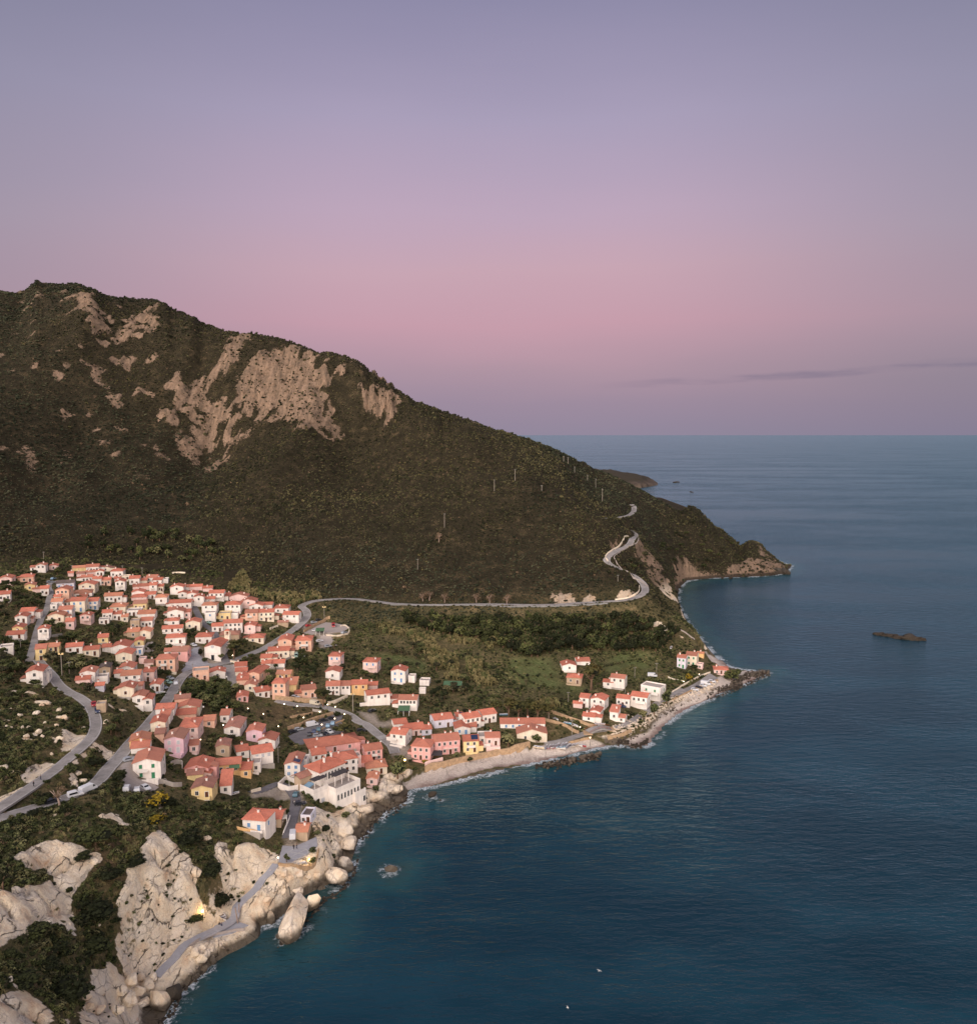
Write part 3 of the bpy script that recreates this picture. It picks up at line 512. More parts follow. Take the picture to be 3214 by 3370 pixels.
# ------------------------------------------------------------------ sea
def sea():
    sx = np.array([-60000, -20000, -6000, -2000, -700, -300] + seg(-180, -110, 4) + seg(-110, 40, 1.6) + seg(40, 360, 4) + [420, 600, 1000, 2000, 5000, 15000, 60000]); sy = np.array([-60000, -10000, -1000, -200, 0, 60] + seg(100, 150, 4) + seg(150, 370, 1.6) + seg(370, 640, 4) + seg(640, 1000, 20) + [1100, 1500, 2500, 5000, 12000, 25000, 60000])
    X, Y = np.meshgrid(sx, sy); d = np.where(inpoly(X, Y, coast), -1, 1) * segdist(X, Y, coast, True); near_ = (np.abs(X) < 500) & (Y > 90) & (Y < 1000); d = np.where(near_, d, 200)
    for wx_, wy_, wr_ in WATER_ROCKS: d = np.minimum(d, np.maximum(.3, np.hypot(X - wx_, Y - wy_) - wr_) + 1.3)
    me = grid_mesh('sea', X, Y, X * 0, None); me.materials.clear()
    m, t, b = new_mat('sea_water'); pos = t.new('ShaderNodeNewGeometry').outputs['Position']; at = t.new('ShaderNodeAttribute', attribute_name='shore').outputs['Fac']
    big = t.noise(t.mapv(pos, (.0016, .006, 1), (0, 0, .12)), 1.0, 4, .6); patch = t.noise(t.mapv(pos, (.011, .02, 1), (0, 0, .3)), 1.0, 4, .6)
    deep = t.mix(t.range(patch, .35, .7), (.0048, .024, .040, 1), (.009, .042, .066, 1))
    sh = t.math('ADD', at, t.math('MULTIPLY', t.math('SUBTRACT', t.noise(pos, .06, 3), .5), 26))
    c = t.mix(t.range(sh, 22, 0, 0, .6), deep, (.022, .088, .095, 1)); c = t.mix(t.range(t.math('ADD', at, t.math('MULTIPLY', t.noise(pos, .12, 3), 14)), 16, 8, 0, .55), c, (.03, .045, .04, 1))
    fo = t.math('ADD', at, t.math('MULTIPLY', t.math('SUBTRACT', t.noise(pos, .35, 5, .75), .5), -11)); band = t.math('MULTIPLY', t.range(fo, 3.0, .8), t.range(t.noise(pos, .07, 3), .40, .52)); lace = t.range(t.noise(t.mapv(pos, (1, 1, 1)), 1.1, 4, .8), .40, .58)
    foam = t.math('MULTIPLY', band, lace); c = t.mix(foam, c, (.62, .66, .7, 1))
    rough_ = t.math('ADD', t.range(big, .35, .65, .13, .2), t.math('MULTIPLY', foam, .4))
    w1 = t.noise(t.mapv(pos, (.11, .30, 1), (0, 0, -.28)), 1.0, 3, .6); w2 = t.noise(t.mapv(pos, (.42, .95, 1), (0, 0, -.15)), 1.0, 3, .65); w3 = t.noise(t.mapv(pos, (1.6, 3.0, 1), (0, 0, -.2)), 1.0, 2, .6)
    h = t.math('ADD', t.math('MULTIPLY', w1, 2.4), t.math('ADD', t.math('MULTIPLY', w2, .7), t.math('MULTIPLY', w3, .16)))
    bm_ = t.new('ShaderNodeBump', i_Distance=1.0); t.l.new(h, bm_.inputs['Height']); t.l.new(t.range(t.math('ADD', t.math('MULTIPLY', big, .7), t.math('MULTIPLY', patch, .3)), .36, .64, .16, .66), bm_.inputs['Strength']); 
    # water body seen through the surface, and the sky mirrored by it; waves facing the viewer keep a rough sea from ever mirroring fully
    df = t.new('ShaderNodeBsdfDiffuse'); t.l.new(c, df.inputs['Color']); t.l.new(bm_.outputs[0], df.inputs['Normal']); gl = t.new('ShaderNodeBsdfGlossy'); gl.inputs['Color'].default_value = (.62, .95, 1.0, 1); t.l.new(rough_, gl.inputs['Roughness']); t.l.new(bm_.outputs[0], gl.inputs['Normal'])
    fr = t.new('ShaderNodeFresnel', i_IOR=1.333); t.l.new(bm_.outputs[0], fr.inputs['Normal']); mx = t.new('ShaderNodeMixShader'); fac = t.math('MULTIPLY', t.math('MINIMUM', fr.outputs[0], .76), t.math('SUBTRACT', 1.0, t.math('MULTIPLY', foam, .9))); t.l.new(fac, mx.inputs[0]); t.l.new(df.outputs[0], mx.inputs[1]); t.l.new(gl.outputs[0], mx.inputs[2]); t.l.new(mx.outputs[0], t.n['Material Output'].inputs['Surface'])
    me.materials.append(m); a = me.attributes.new('shore', 'FLOAT', 'POINT'); a.data.foreach_set('value', d.reshape(-1).astype(np.float32)); obj('sea', me, kind='structure')
# ------------------------------------------------------------------ dusk sky and light
SUN_EL, SUN_AZ = math.radians(27), math.radians(208)   # afterglow behind the camera, a little to the left
def sky():
    w = bpy.data.worlds.new('World'); S.world = w; w.use_nodes = True; t = NT(w.node_tree); bg = t.n['Background']
    tc = t.new('ShaderNodeTexCoord').outputs['Generated']; s = t.new('ShaderNodeSeparateXYZ'); t.l.new(tc, s.inputs[0]); x, y, z = s.outputs
    warp = t.math('ADD', z, t.math('MULTIPLY', t.math('SUBTRACT', t.noise(t.mapv(tc, (2, 2, 9)), 1.6, 3), .5), .03))
    e = t.math('MULTIPLY', warp, 1.0, True)
    anti = t.ramp(e, [(0, lin(146, 136, 156)), (.035, lin(154, 138, 158)), (.075, lin(172, 145, 162)), (.13, lin(196, 154, 170)), (.19, lin(198, 163, 178)), (.25, lin(188, 164, 186)), (.34, lin(168, 157, 184)), (.45, lin(140, 136, 166)), (.7, lin(104, 110, 140)), (1, lin(92, 98, 126))])
    side = t.ramp(e, [(0, lin(134, 127, 148)), (.06, lin(140, 130, 148)), (.13, lin(164, 142, 158)), (.22, lin(160, 148, 166)), (.34, lin(146, 142, 166)), (.45, lin(126, 126, 152)), (1, lin(92, 98, 126))])
    az = t.math('ARCTAN2', x, y); sidef = t.range(t.math('ABSOLUTE', t.math('SUBTRACT', az, .0)), .12, .62)
    front = t.mix(sidef, anti, side)
    glow = t.ramp(e, [(0, (2.6, 1.7, 1.25, 1)), (.12, (2.4, 1.85, 1.5, 1)), (.35, (1.3, 1.25, 1.3, 1)), (.65, (.5, .54, .66, 1)), (1, lin(120, 126, 150))])
    c = t.mix(t.range(y, .1, -.6), front, glow)
    # thin bank of cloud low over the horizon
    ce = t.math('SUBTRACT', z, t.math('ADD', .0585, t.math('MULTIPLY', t.math('SUBTRACT', az, .2), .045)))
    band = t.math('MULTIPLY', t.range(t.math('ABSOLUTE', t.math('ADD', ce, t.math('MULTIPLY', t.math('SUBTRACT', t.noise(t.mapv(tc, (8, 8, 60)), 1.5, 4), .5), .012))), .0065, .001), t.range(az, .08, .34))
    c = t.mix(t.math('MULTIPLY', band, t.range(t.noise(t.mapv(tc, (10, 10, 90)), 1.2, 4), .3, .6, .1, .5)), c, lin(116, 110, 136))
    nk = t.new('ShaderNodeTexSky', sky_type='NISHITA'); nk.sun_disc = False; nk.sun_elevation = math.radians(1); nk.sun_rotation = SUN_AZ
    ad = t.mix(1.0, c, t.mix(1.0, nk.outputs[0], (.012, .012, .012, 1), 'MULTIPLY'), 'ADD')
    t.l.new(ad, bg.inputs['Color']); bg.inputs['Strength'].default_value = 1.0
    w.cycles.sampling_method = 'MANUAL'; w.cycles.sample_map_resolution = 512
    l = bpy.data.lights.new('afterglow', 'SUN'); l.energy = 4.1; l.angle = math.radians(85); l.color = (1, .87, .78); o = bpy.data.objects.new('afterglow', l); link(o)
    d = Vector((math.sin(SUN_AZ) * math.cos(SUN_EL), math.cos(SUN_AZ) * math.cos(SUN_EL), math.sin(SUN_EL))); o.rotation_euler = d.to_track_quat('Z', 'Y').to_euler()
sky()
S.view_settings.view_transform = 'Standard'; S.view_settings.look = 'None'; S.view_settings.exposure = 0; S.view_settings.gamma = 1
S.render.engine = 'CYCLES'; S.cycles.max_bounces = 4; S.cycles.diffuse_bounces = 2; S.cycles.glossy_bounces = 2; S.cycles.use_denoising = True; S.cycles.use_adaptive_sampling = True; S.cycles.adaptive_threshold = .02
# ------------------------------------------------------------------ roads
def ribbon(R, offs, dz, mat, name, skirt=0.0):
    T = np.gradient(R[:, :2], axis=0); T /= np.linalg.norm(T, axis=1)[:, None] + 1e-9; N = np.stack([-T[:, 1], T[:, 0]], 1); vs = []; k = len(offs)
    for p, nn in zip(R, N):
        for o_ in offs: vs.append((p[0] + nn[0] * o_, p[1] + nn[1] * o_, p[2] + dz))
        if skirt:
            vs.insert(len(vs) - k, (p[0] + nn[0] * offs[0], p[1] + nn[1] * offs[0], p[2] - skirt)); vs.append((p[0] + nn[0] * offs[-1], p[1] + nn[1] * offs[-1], p[2] - skirt))
    kk = k + (2 if skirt else 0); fs = [(i * kk + j, i * kk + j + 1, (i + 1) * kk + j + 1, (i + 1) * kk + j) for i in range(len(R) - 1) for j in range(kk - 1)]
    me = mesh(name, vs, fs, mat); return me
for i, (nm, (R, wd)) in enumerate(ROADS.items()):
    mat = M['paving'] if nm == 'terrace' else M['asphalt_dark'] if nm in ('church_lane', 'hotel') else M['asphalt']
    name = 'footpath' if nm == 'terrace' else 'road'; R = R.copy(); R[:, 2] += .03 * (i % 4)
    obj(name, ribbon(R, [-wd / 2, 0, wd / 2], .06, mat, name, .5), kind='structure')
    if nm in ('main', 'upper', 'hill', 'beach', 'car_park_lane', 'capes'):
        for sgn in (-1, 1):
            obj('road_marking', ribbon(R, [sgn * (wd / 2 - .42), sgn * (wd / 2 - .2)], .075, M['line'], 'road_marking'), kind='structure')
# ------------------------------------------------------------------ houses
# crop x y(front foot) width wall-height depth[m] turn roof wall tiles windows [flags] | label
HOUSES = """
o 765 365 180 125 9 12 G W r 21d |white gabled house standing highest above the village on the scrub slope
o 618 345 104 72 6 12 E W r 11d |low white annex with sloping red roof beside the highest white house
o 1000 318 160 72 8 8 G P r 11d |small pink house next to the highest white house
o 105 588 235 110 10 14 G P r 21n |pale pink house with two stepped gables at the photo edge by the scrub slope
o 505 552 245 95 10 6 H S r 21d |salmon bungalow with low spreading roof alone in the trees
o 560 705 195 95 9 8 G Y r 11d |yellow gabled house just below the salmon bungalow
o 690 745 150 35 6 6 E P r - |long low pink outbuilding beside the lane top
o 835 795 160 120 8 8 E W r 21d B|white house with deep balcony at the top bend of the lane
o 85 905 215 125 9 6 E W r 30d |white house with long orange-red roof under the trees at the photo edge
o 1480 340 230 45 7 2 E Y o - |long low ochre house with orange roof near the valley reeds
o 1735 360 235 95 9 5 E W r 40d |tall white house with four small windows at the village top
o 1700 418 170 40 5 4 E P r - |low pink lean-to below the tall four-window house
o 1325 440 80 38 5 4 E P r - |tiny pink shed under a pole above the village
o 1510 450 140 45 6 4 E P b - |small pink house with brown roof half hidden in trees
o 1630 545 205 85 8 5 E W r 30d |white cottage with three little windows under the village top
o 1225 680 320 110 9 6 E L g 40u |long two-storey white house with grey-brown roof and pale blue shutters
o 1625 745 300 140 11 14 G C r 21d |large cream house with double gable above the hip-roofed villa
o 1550 855 330 95 11 6 H W o 30n |white villa under a broad sloping orange-brown hip roof
o 1165 870 255 170 10 18 G S r 31d |tall salmon-pink gabled house beside the lane
o 1075 905 135 80 6 10 E C r 11d |small cream house with red roof set against the tall salmon house
o 1065 1010 205 95 8 10 E W o 11u |white cottage with one blue door under the tall salmon house
o 1225 1010 110 85 7 10 E W o 11d B|narrow white house with orange roof beside the blue-door cottage
o 1455 1100 275 190 10 14 E C r 22u |tall cream house with blue shutters and lower-storey bushes
o 1565 880 140 55 6 8 E P r - |little red roof peeping behind the blue-shuttered tall house
o 1740 1060 200 150 9 10 E W r 22u B|white house with two balcony levels beside the blue-shuttered tall house
o 1005 1060 120 60 6 10 F W f 10d |flat white garage by the lane below the blue-door cottage
o 1045 1290 300 110 9 16 G C o 21d |cream house with a bright new orange roof and walled terrace
o 1225 1250 250 180 9 12 E W r 22u B|white three-storey house behind the bright orange roof
o 1310 1430 160 140 8 10 E P r 12d |white stepped house below the three-storey white house
o 1600 1335 205 155 8 16 G P r 21d B|pink house with roof terrace alone among garden trees
o 510 1210 250 110 9 16 E W r 21d B|white house with balcony tower in the trees across the lane
o 395 1310 225 110 9 14 G W r 21d |white gabled house in front of the balcony tower house across the lane
o 560 1310 95 80 5 14 E P o 11d |tiny pink house with orange roof beside the white gabled house across the lane
1 172 830 105 48 8 16 G Y r 11d |pale yellow house with gable over the lane
1 148 892 165 40 8 12 E W r 21d |white house with wide red roof below the pale yellow gable
1 420 883 104 86 8 10 G W r 21d |white two-storey house with tall dark windows where the lane bends
1 66 1022 120 38 7 4 F W f 10d |flat white outbuilding alone in scrub at the photo edge
1 397 1100 106 110 9 8 E Y r 12d B|cream house with verandas beside the steep end of the lane
1 515 1012 112 38 8 8 E Y o 20d |yellow house with orange roof behind the big rust-coloured tree
1 716 1025 160 58 8 8 E W r 21n |white house with two brown doors beside the garden grove
1 880 1052 152 56 8 8 E C r 21d |cream house with low red roof joined below the brown-door house
p 415 920 330 110 9 8 E W o 40d |long white house with a black doorway in mid village
p 545 712 190 165 9 8 G W r 21d |bright white gabled house with one round-topped window
p 275 608 190 100 8 6 E S r 31d |salmon house with a row of dark upper windows
p 115 600 165 110 8 6 E W r 21d |white house with dark red roof next to the salmon row-window house
p 160 430 155 78 7 6 G W r 21d |small white gable tucked below the tall four-window house
p 270 345 200 60 8 10 G C b 11d |cream house with brown roof at the edge of the reeds
p 480 465 235 115 10 12 H W r 30d |big white house under a tiered red roof beside a pole near the reeds
p 640 510 175 60 7 6 F C f 21d |cream flat-roofed house with a blue tarpaulin
p 810 600 200 115 9 8 E W r 21n |white house with stepped red roofs in the upper row
p 975 580 130 50 7 8 E C r - |cream lean-to joined to the stepped white house of the upper row
p 1125 540 210 75 9 16 E W r 21d |long white house with chimneys closing the upper row
p 1240 570 180 55 8 14 E W r 10d |low white house with red roof below the upper row end
p 1360 565 150 45 7 8 F W f - |flat white terrace house at the far end of the upper row
p 490 545 110 45 6 8 E P r - |low red-roofed link beside the bright white gable
p 1160 735 150 125 9 8 E W r 11d |narrow white house rising among red roofs of the middle rows
p 1300 725 115 95 7 8 E C r 21n |cream house with two brown doors raised on posts
p 940 690 300 60 8 6 E P r - |long pink house with two red roofs stepping down
p 880 835 245 95 9 8 G W r 10d |plain white gable wall facing the sea in mid village
p 1100 860 220 80 8 8 E W r 21d |white house with deep red roof behind the orange hip roof
p 1310 960 225 120 10 10 H W o 11n |white house under a bright orange hip roof
p 495 1090 300 75 11 12 H C o 10d |cream house under a very broad hip roof of orange tiles
p 895 900 270 55 9 8 H P r - |house under a dark red hip roof above the yellow arcade house
p 915 1070 255 115 10 8 E Y b 31n |yellow house with brown roof and arched ground floor
p 800 1180 270 85 9 10 F W f 30d |long flat white house with a parapet below the yellow arcade house
p 305 1250 190 125 8 6 E W r 30d |white house with three square windows in the garden grove
p 488 1260 170 110 8 6 E W r 20d |white house with two square windows in the garden grove
p 240 1335 190 60 7 6 F W f 20d |white terrace house with vines under the three-window house
p 630 1290 110 90 7 8 E C o 10d |small cream house with orange roof beside the two-window house
p 1035 1245 300 100 10 10 E W o - |large plain white house with orange-red roof near the lane to the church
p 1035 1390 230 115 9 10 E W r 31d |white house with a row of four dark windows
p 820 1430 180 140 8 8 F T f 21d |bare cement-coloured house with small round openings
1 1285 878 120 55 9 10 E T o 10d |tan house with orange roof behind the leafy bank
1 1390 885 130 62 9 12 G C o 10d |cream gabled house with glowing orange roof
1 995 930 100 52 8 6 E Y r 10d |small yellow house beside the huge red double roof
1 1030 1015 80 45 7 6 E W r - |low white building beside the huge red double roof
1 1160 1040 180 70 12 14 G W r 11d |white house under a huge red double roof
1 1196 1118 160 78 10 14 G C r 11d |cream gabled house with a terrace wall below the huge double roof
1 1342 958 95 48 8 8 G Y r 10d |little yellow gabled house by a grey yard
1 1330 1035 100 42 7 10 F W f 20u |flat white house with blue awnings by the grey yard
1 1375 1130 60 38 5 8 F P f - |tiny pink shed in the yard garden
1 1672 645 100 40 7 6 E C r 10d |low cream house with dark carport near the round tree
2 110 690 165 62 10 8 G W r 20d |wide white gable above a small hip roof on the church lane
2 90 758 112 42 8 6 H W r 11d |small white house with hip roof in front of the wide gable
2 218 690 78 58 8 8 E P r 11d |pink-white house joined to the wide gable
2 80 828 195 36 8 6 E W r 30d |long low white house with red roof beside the church lane
2 112 938 190 58 9 6 H W r 20d |square white house under a plain red hip roof near the piazza
2 55 1055 110 45 7 8 E W r 11d |low white house with red roof beside the salmon piazza house
2 150 1098 160 85 11 12 E K b 10d |pinkish house under long weathered roof at the piazza edge
2 15 1195 190 105 10 12 H S r 32d |salmon two-storey house with dark shutters facing the main road
2 125 462 135 70 9 10 G W r 11d |white gabled house first in the row by the reed bed
2 200 418 75 30 6 6 E W r - |small white house with red roof behind the reed-bed gable
2 285 418 160 24 7 4 E P r - |long dark red roof at the edge of the reeds
2 420 432 92 32 7 6 E P r - |pink house with chimney beside the blue tarpaulin by the reeds
2 178 490 90 42 8 8 G W r 10d |white house with low gable behind the long pink and white house
2 272 535 100 78 9 8 G W r 11d |tall white gable beside the church lane top
2 505 522 150 72 9 10 E W r 31d B|white house with rows of dark balconies near the reeds
2 608 498 62 30 6 8 E P r - |small pink annex beside the balcony-row house
2 155 605 212 62 9 8 E W r 40d |long half white half pink house with dark-framed windows
2 338 575 100 88 8 6 G W r 11d |white tall gable over the church lane
2 440 545 102 40 7 6 E W r 10d |low white house joined to the tall lane gable
2 436 640 150 72 9 10 H W o 21d |white house under an orange hip roof below the tall lane gable
2 446 718 108 72 8 6 F W f 10u |white cube with turquoise door under the orange hip roof
2 585 705 122 55 8 8 F Y f 20d |yellow-tan rounded house with flat roof
2 662 638 160 75 10 10 H W r 31d |white house with open loggia and red hip roof
2 662 700 100 50 7 8 F W f - |plain white retaining block below the loggia house
2 715 520 170 38 9 12 G P r - |low pale house with wide red gable beside the reeds
2 812 595 145 68 9 14 G P r 11d |pink gabled house with long red roof near the reeds
2 888 615 140 45 9 10 G W r 20d |white low gabled house beside the pink gable
2 998 592 90 32 7 10 E W r - |little white house behind the double-gallery house
2 843 715 128 75 9 6 E S r 20d |salmon house with veranda roof joined to the double-gallery house
2 985 718 156 82 9 6 E C r 32d B|cream house with two tiers of galleries
2 1130 640 150 45 10 10 H W r 20d |white bungalow with red hip roof by the road bend
2 1222 728 165 70 9 14 E W r 20d |white house with pink porch beside the hillside road
2 1145 765 100 20 5 8 E T b - |low brown-roofed shelter below the porch house
2 278 798 145 66 9 10 G C r 21d |cream gabled house with dark balcony on the church lane
2 515 820 112 52 8 4 E W r 21d |white lower half of the long house behind the church
2 664 820 186 82 9 4 E W r 42d |long white two-storey house with four upper windows behind the church
2 828 825 115 60 9 10 G P r 11d |pinkish house with porch gable next to the long two-storey house
2 630 890 180 22 10 8 H T b - |low house under a wide brown hip roof behind the umbrella pine
2 888 922 155 40 10 8 H C r 20d |cream bungalow under a big red hip roof behind the green grove
2 382 935 165 62 10 10 H W r 21n |white parish house with red hip roof beside the church
2 1165 985 140 78 13 10 G S r 11d |salmon gabled block with skylights under the viewpoint car park
2 1345 1000 165 92 11 8 H S r 22d |salmon block with hip roof and arched doorway
2 1105 1068 212 62 9 6 E C r 40d |cream house with four dark windows and parked cars beside it
2 985 1115 118 42 8 8 E C r 10d |small cream house with red roof in the grove below the salmon blocks
2 1090 1168 150 42 8 6 E W r 10d |white house with red roof and palm trees
2 985 1168 90 40 7 6 E W r - |white low house joined beside the palm house
2 740 1192 112 40 8 4 E P r - |pale red-roofed house at the head of the stepped cluster
2 745 1245 112 32 7 4 E C r - |cream house second in the stepped cluster by the parking street
2 755 1300 100 40 7 10 G W r - |white gable in the middle of the stepped cluster
2 865 1300 120 75 15 24 G S r 11d |long salmon house with deep red roof running up the stepped cluster
2 758 1330 110 40 6 6 E S r - |salmon low house at the foot of the long salmon house
2 830 1395 120 58 8 12 G C r 10d |cream gabled house closing the stepped cluster
2 955 1452 145 55 9 -14 E W r 21d |white house with satellite dish on its red roof
4 1108 448 140 150 9 14 H S r 22d |tall salmon tower house of four storeys
4 1150 250 150 45 8 14 E O o 20d |orange-roofed house behind the tall salmon tower house
4 1232 372 90 65 8 10 S Y o - |yellow lean-to annex against the tall salmon tower house
4 755 468 116 42 8 4 G K r 20d |little pink house with two windows in the grove
4 357 262 155 82 8 2 F S f 21n |flat salmon building with tall openings on the piazza
4 515 245 155 58 8 2 G W r 10d |white gable joined to the flat salmon building
5 295 420 125 92 9 16 H P r 21u B|pink-white villa with glazed gallery above the beach valley
5 277 545 150 68 9 12 G W r 10d |plain white gable with outside stair above the beach road
5 637 478 150 95 9 16 H P r 21u B|pink villa with chimneys and balcony standing on green meadow
5 908 575 150 105 9 14 G W r 22u |tall white house with pale shutters on the valley meadow
5 1037 578 66 55 5 12 F W f - |small white pergola house beside the tall meadow house
5 1160 606 95 20 6 10 F W f - |flat white hut roof in the valley garden
5 1142 685 46 32 3 6 F W f - |white garden hut no bigger than a shed
4 1400 432 150 78 9 -8 E S r 21d |salmon house with open porch behind the broad pine
5 280 694 140 82 9 4 E W r 32d |white house with outside steps beside the orange house
5 402 694 102 84 9 4 E W r 21d |white taller half of the house beside the orange house
5 537 700 160 100 9 4 E O r 21n |bright orange house above the beach road
5 665 645 90 30 7 4 E P r - |small red roof behind the bright orange house
5 722 798 240 105 9 -12 E W r 31d |white house with arched doorway and white forecourt wall
5 848 775 104 28 7 4 E W r - |low white link with red roof between two white houses
5 1000 845 195 98 9 8 E W r 50d |white house with a row of five loggia windows
5 905 1178 165 100 9 22 E W r 21d |white corner house facing the beach road crossing
5 1080 1090 190 60 10 -14 E P r 31d |pink and lilac row with long red roof behind the pink inn
5 935 1020 130 35 8 -12 E W r - |white house end with red roof behind the corner house
5 1185 1085 110 55 7 -10 E L r 11d |small lilac house with red roof behind the pink inn
5 1350 1010 200 75 10 -16 E L r 21d |pale lilac house with stepped red roofs above the beach
5 1500 950 80 40 7 -8 E W r 10d S|white house with a solar panel behind the lilac one
5 1630 1025 170 105 9 -24 E W r 32d |white terraced house nearer half with skylights above the beach
5 1790 965 150 80 9 -24 E W r 32d |white terraced house upper half with porch above the beach
5 1530 1078 160 58 9 -6 G W r 20u |white cottage with two small windows under red gable roof
5 1625 1045 95 50 7 -10 E T r 10d |tan house with red roof behind the white cottage
5 1128 1325 205 125 10 16 H K r 32d |pink inn corner wing with brown awning
5 1385 1270 265 130 10 -12 E K r 42d B|pink inn long wing with balcony above the beach wall
5 1612 1250 165 105 9 -6 E Y r 22d S|yellow house with solar panel roof beside the pink inn
5 1750 1165 150 55 8 -4 F W f 21d |flat white terrace house next to the yellow solar house
6 62 1185 150 75 8 -4 E P r 21d |pinkish house with dark red roof on the beach wall
6 350 1025 440 50 9 -3 E W r 61u |very long low white house behind the beach
6 440 1148 300 75 9 -4 G C r 22d |wide cream gable house right behind the beach boats
6 800 462 150 48 9 -10 G W r 11d |white farmhouse with red roof beside the leaning pine
6 935 410 130 35 9 -10 E W r - |red-roofed rear half of the farmhouse by the leaning pine
6 845 588 155 55 8 6 H T r 21d |stone cottage with flat pink roof edge below the farmhouse
6 1262 632 150 95 8 12 E W r 20d |white windowless house beside the vineyard
6 1172 615 108 40 6 8 E W r 10d |low red-roofed annex of the white house by the vineyard
6 1580 745 205 118 9 22 F W f 21g B|white cube house with green shutters by the shore road
6 1315 808 140 75 7 10 E W r 31d |white cottage with arched windows beside the shore villa
6 1468 828 170 110 9 14 E W r 31d B|white shore villa with arched ground floor loggia
6 942 815 100 88 8 12 E W r 12d |white house half with tall windows above the footbridge
6 1070 832 150 88 9 16 G W r 22d B|white house half with balcony gable above the footbridge
6 880 822 90 18 4 6 E P r - |low red roof lean-to against the house above the footbridge
6 985 950 132 36 7 10 E W r 10d |white cottage with wide red roof beside the stream bridge
6 1045 920 110 62 8 14 G W r 11d |white gable behind the stream-bridge cottage
6 1228 945 92 82 7 12 S W r 11d |white narrow house with mono-pitch roof by the bridge
6 1300 960 78 42 6 12 E W r 11d |tiny white house joined to the mono-pitch house
8 800 562 112 95 9 10 E C r 22g |cream villa with green shutters under the hillside path
8 705 584 92 95 8 10 E L r 22g |white wing of the villa with green shutters
8 882 590 62 28 5 10 F P f 10d |flat pink garage beside the villa with green shutters
8 888 478 66 28 4 8 E O o - |orange-red wooden shed behind the cream villa
8 1092 642 145 38 8 -6 H P r 30d |pink bungalow with red hip roof at the pier root
1 336 1330 160 118 10 14 G W r 11d |white house with two-level red roof alone below the upper bend of the road
1 432 1310 60 90 6 14 F W f 11d |narrow white annex with columns beside the two-level red roof house
1 845 1295 150 78 9 12 G W r 11d |white gabled house with double roof in the lower gardens
1 800 1335 130 28 6 8 E P r - |low building with red roof below the double-roof garden house
1 1012 1248 112 78 8 8 G T g 11d |old unplastered stone house with grey roof and a palm
1 985 1312 106 32 6 8 F W f - |flat white hut with green sheeting in the lower gardens
1 962 1392 50 45 5 8 E L r - |tiny bluish hut with red roof in the lower gardens
1 1220 1225 150 55 9 12 G W r 11d |white gable with red roof above the two-window white house
1 1262 1335 190 92 9 10 E W o 20d |white house with orange-brown roof and two dark windows
1 1140 1268 58 40 6 8 E W r - |low white annex with red roof beside the two-window white house
1 1430 1300 120 88 8 12 H P r 12d |pink house with balcony behind a dark round tree
1 1437 1162 84 25 6 8 E P b - |brown roof behind the pink balcony house
1 1498 1395 105 62 8 14 G W r 20d |white house with arched openings by the roadside car park
1 1212 1455 165 85 9 14 G C r 11n |cream gabled house with one brown shutter on the terraces
1 1337 1390 76 35 6 10 E P r - |small pink house between cream gable and road
3 1340 500 130 78 8 14 G W r 10d |white house with twin red roofs nearest half above the main road
3 1428 562 95 110 8 10 G W r 11d |white house with twin red roofs tower half above the main road
3 976 575 66 72 5 8 F T f - |small cement block hut beside the bend of the upper road
3 1590 590 170 30 8 12 E W r - |first house of the pink row with white chimneys on the main road
3 1590 660 100 55 8 12 E W r 10d |second white house with terrace in the row along the main road
3 1527 768 150 92 9 10 G C r 11w |cream house with tall white double window beside the main road
4 178 490 145 26 7 4 E S b - |small house with weathered roof heading the brick-red row
4 225 580 225 42 10 8 G C r - |house with wide red gable in the brick-red row
4 212 645 180 40 9 6 E S r - |house with roof terrace in the brick-red row
4 238 832 190 108 13 12 H P r 20d |large pink house under a great brick-red hip roof
3 1680 965 195 130 11 14 G V b 22w |rose-pink house with pale shutters and a cream lower storey
3 1540 840 70 60 7 10 E S b - |low tan lean-to beside the rose-pink house
3 1345 905 180 40 8 8 G O o - |orange gabled house beside the main road
3 1352 975 165 30 8 8 E W r - |white house with red roof squeezed behind the big roadside house
3 1420 1215 275 155 12 10 G W r 22g |big white roadside house with red shuttered upper window
4 288 965 92 75 7 8 E P r 11d B|narrow pink house with red balcony in the grove
4 432 715 120 62 8 8 E S o 10d |low salmon house with orange roof among trees
4 585 672 95 72 9 12 E W r 10d |white wall end of the house with satellite dish
4 655 792 165 65 14 14 G W b 11d |white house under a long patched brown roof
4 870 855 165 95 9 12 G V r 10d |lilac-pink house with roof terrace frame
4 990 905 175 60 9 14 G W r 11d |white house with red gable behind the skylight house
4 955 1075 215 112 10 -10 E W r 31w |white house with skylight and pale shutters
4 762 1005 130 60 8 -10 E W r 10d |white side wing with bright red roof and terrace
4 566 995 142 92 8 8 G T b 11d |old tan stone house with patched walls in the grove
4 1238 1195 165 120 12 12 G W r 22u S|white house with stepped gables and a blue solar panel
4 1340 1130 60 90 6 12 F W f 12d |white balcony tower attached to the solar panel house
4 315 1195 240 82 10 16 G K r 21d |coral-pink house with terrace in the lower village
4 368 1225 180 32 7 12 G P r 10d |small gable in front of the coral-pink house
4 620 1160 245 82 8 4 E O r 31d A|orange house with green awning and balcony
4 790 1205 110 78 9 8 E O r 10d |orange house end with garage door beside the awning house
4 885 1145 105 72 7 6 F W f 11d |white block with one wide window and grey roof terrace
4 365 1400 215 92 9 14 G Y b 21d B|yellow house with dark roof at the edge of the granite slope
4 300 1235 150 25 6 6 E Y b - |row of dark roofs behind the yellow house
4 595 1358 118 78 10 6 S W r 11d |white house with a plain bright red single-slope roof
5 300 1245 520 60 13 -12 H K r 30d |long inn wing under the largest red roof by the car park
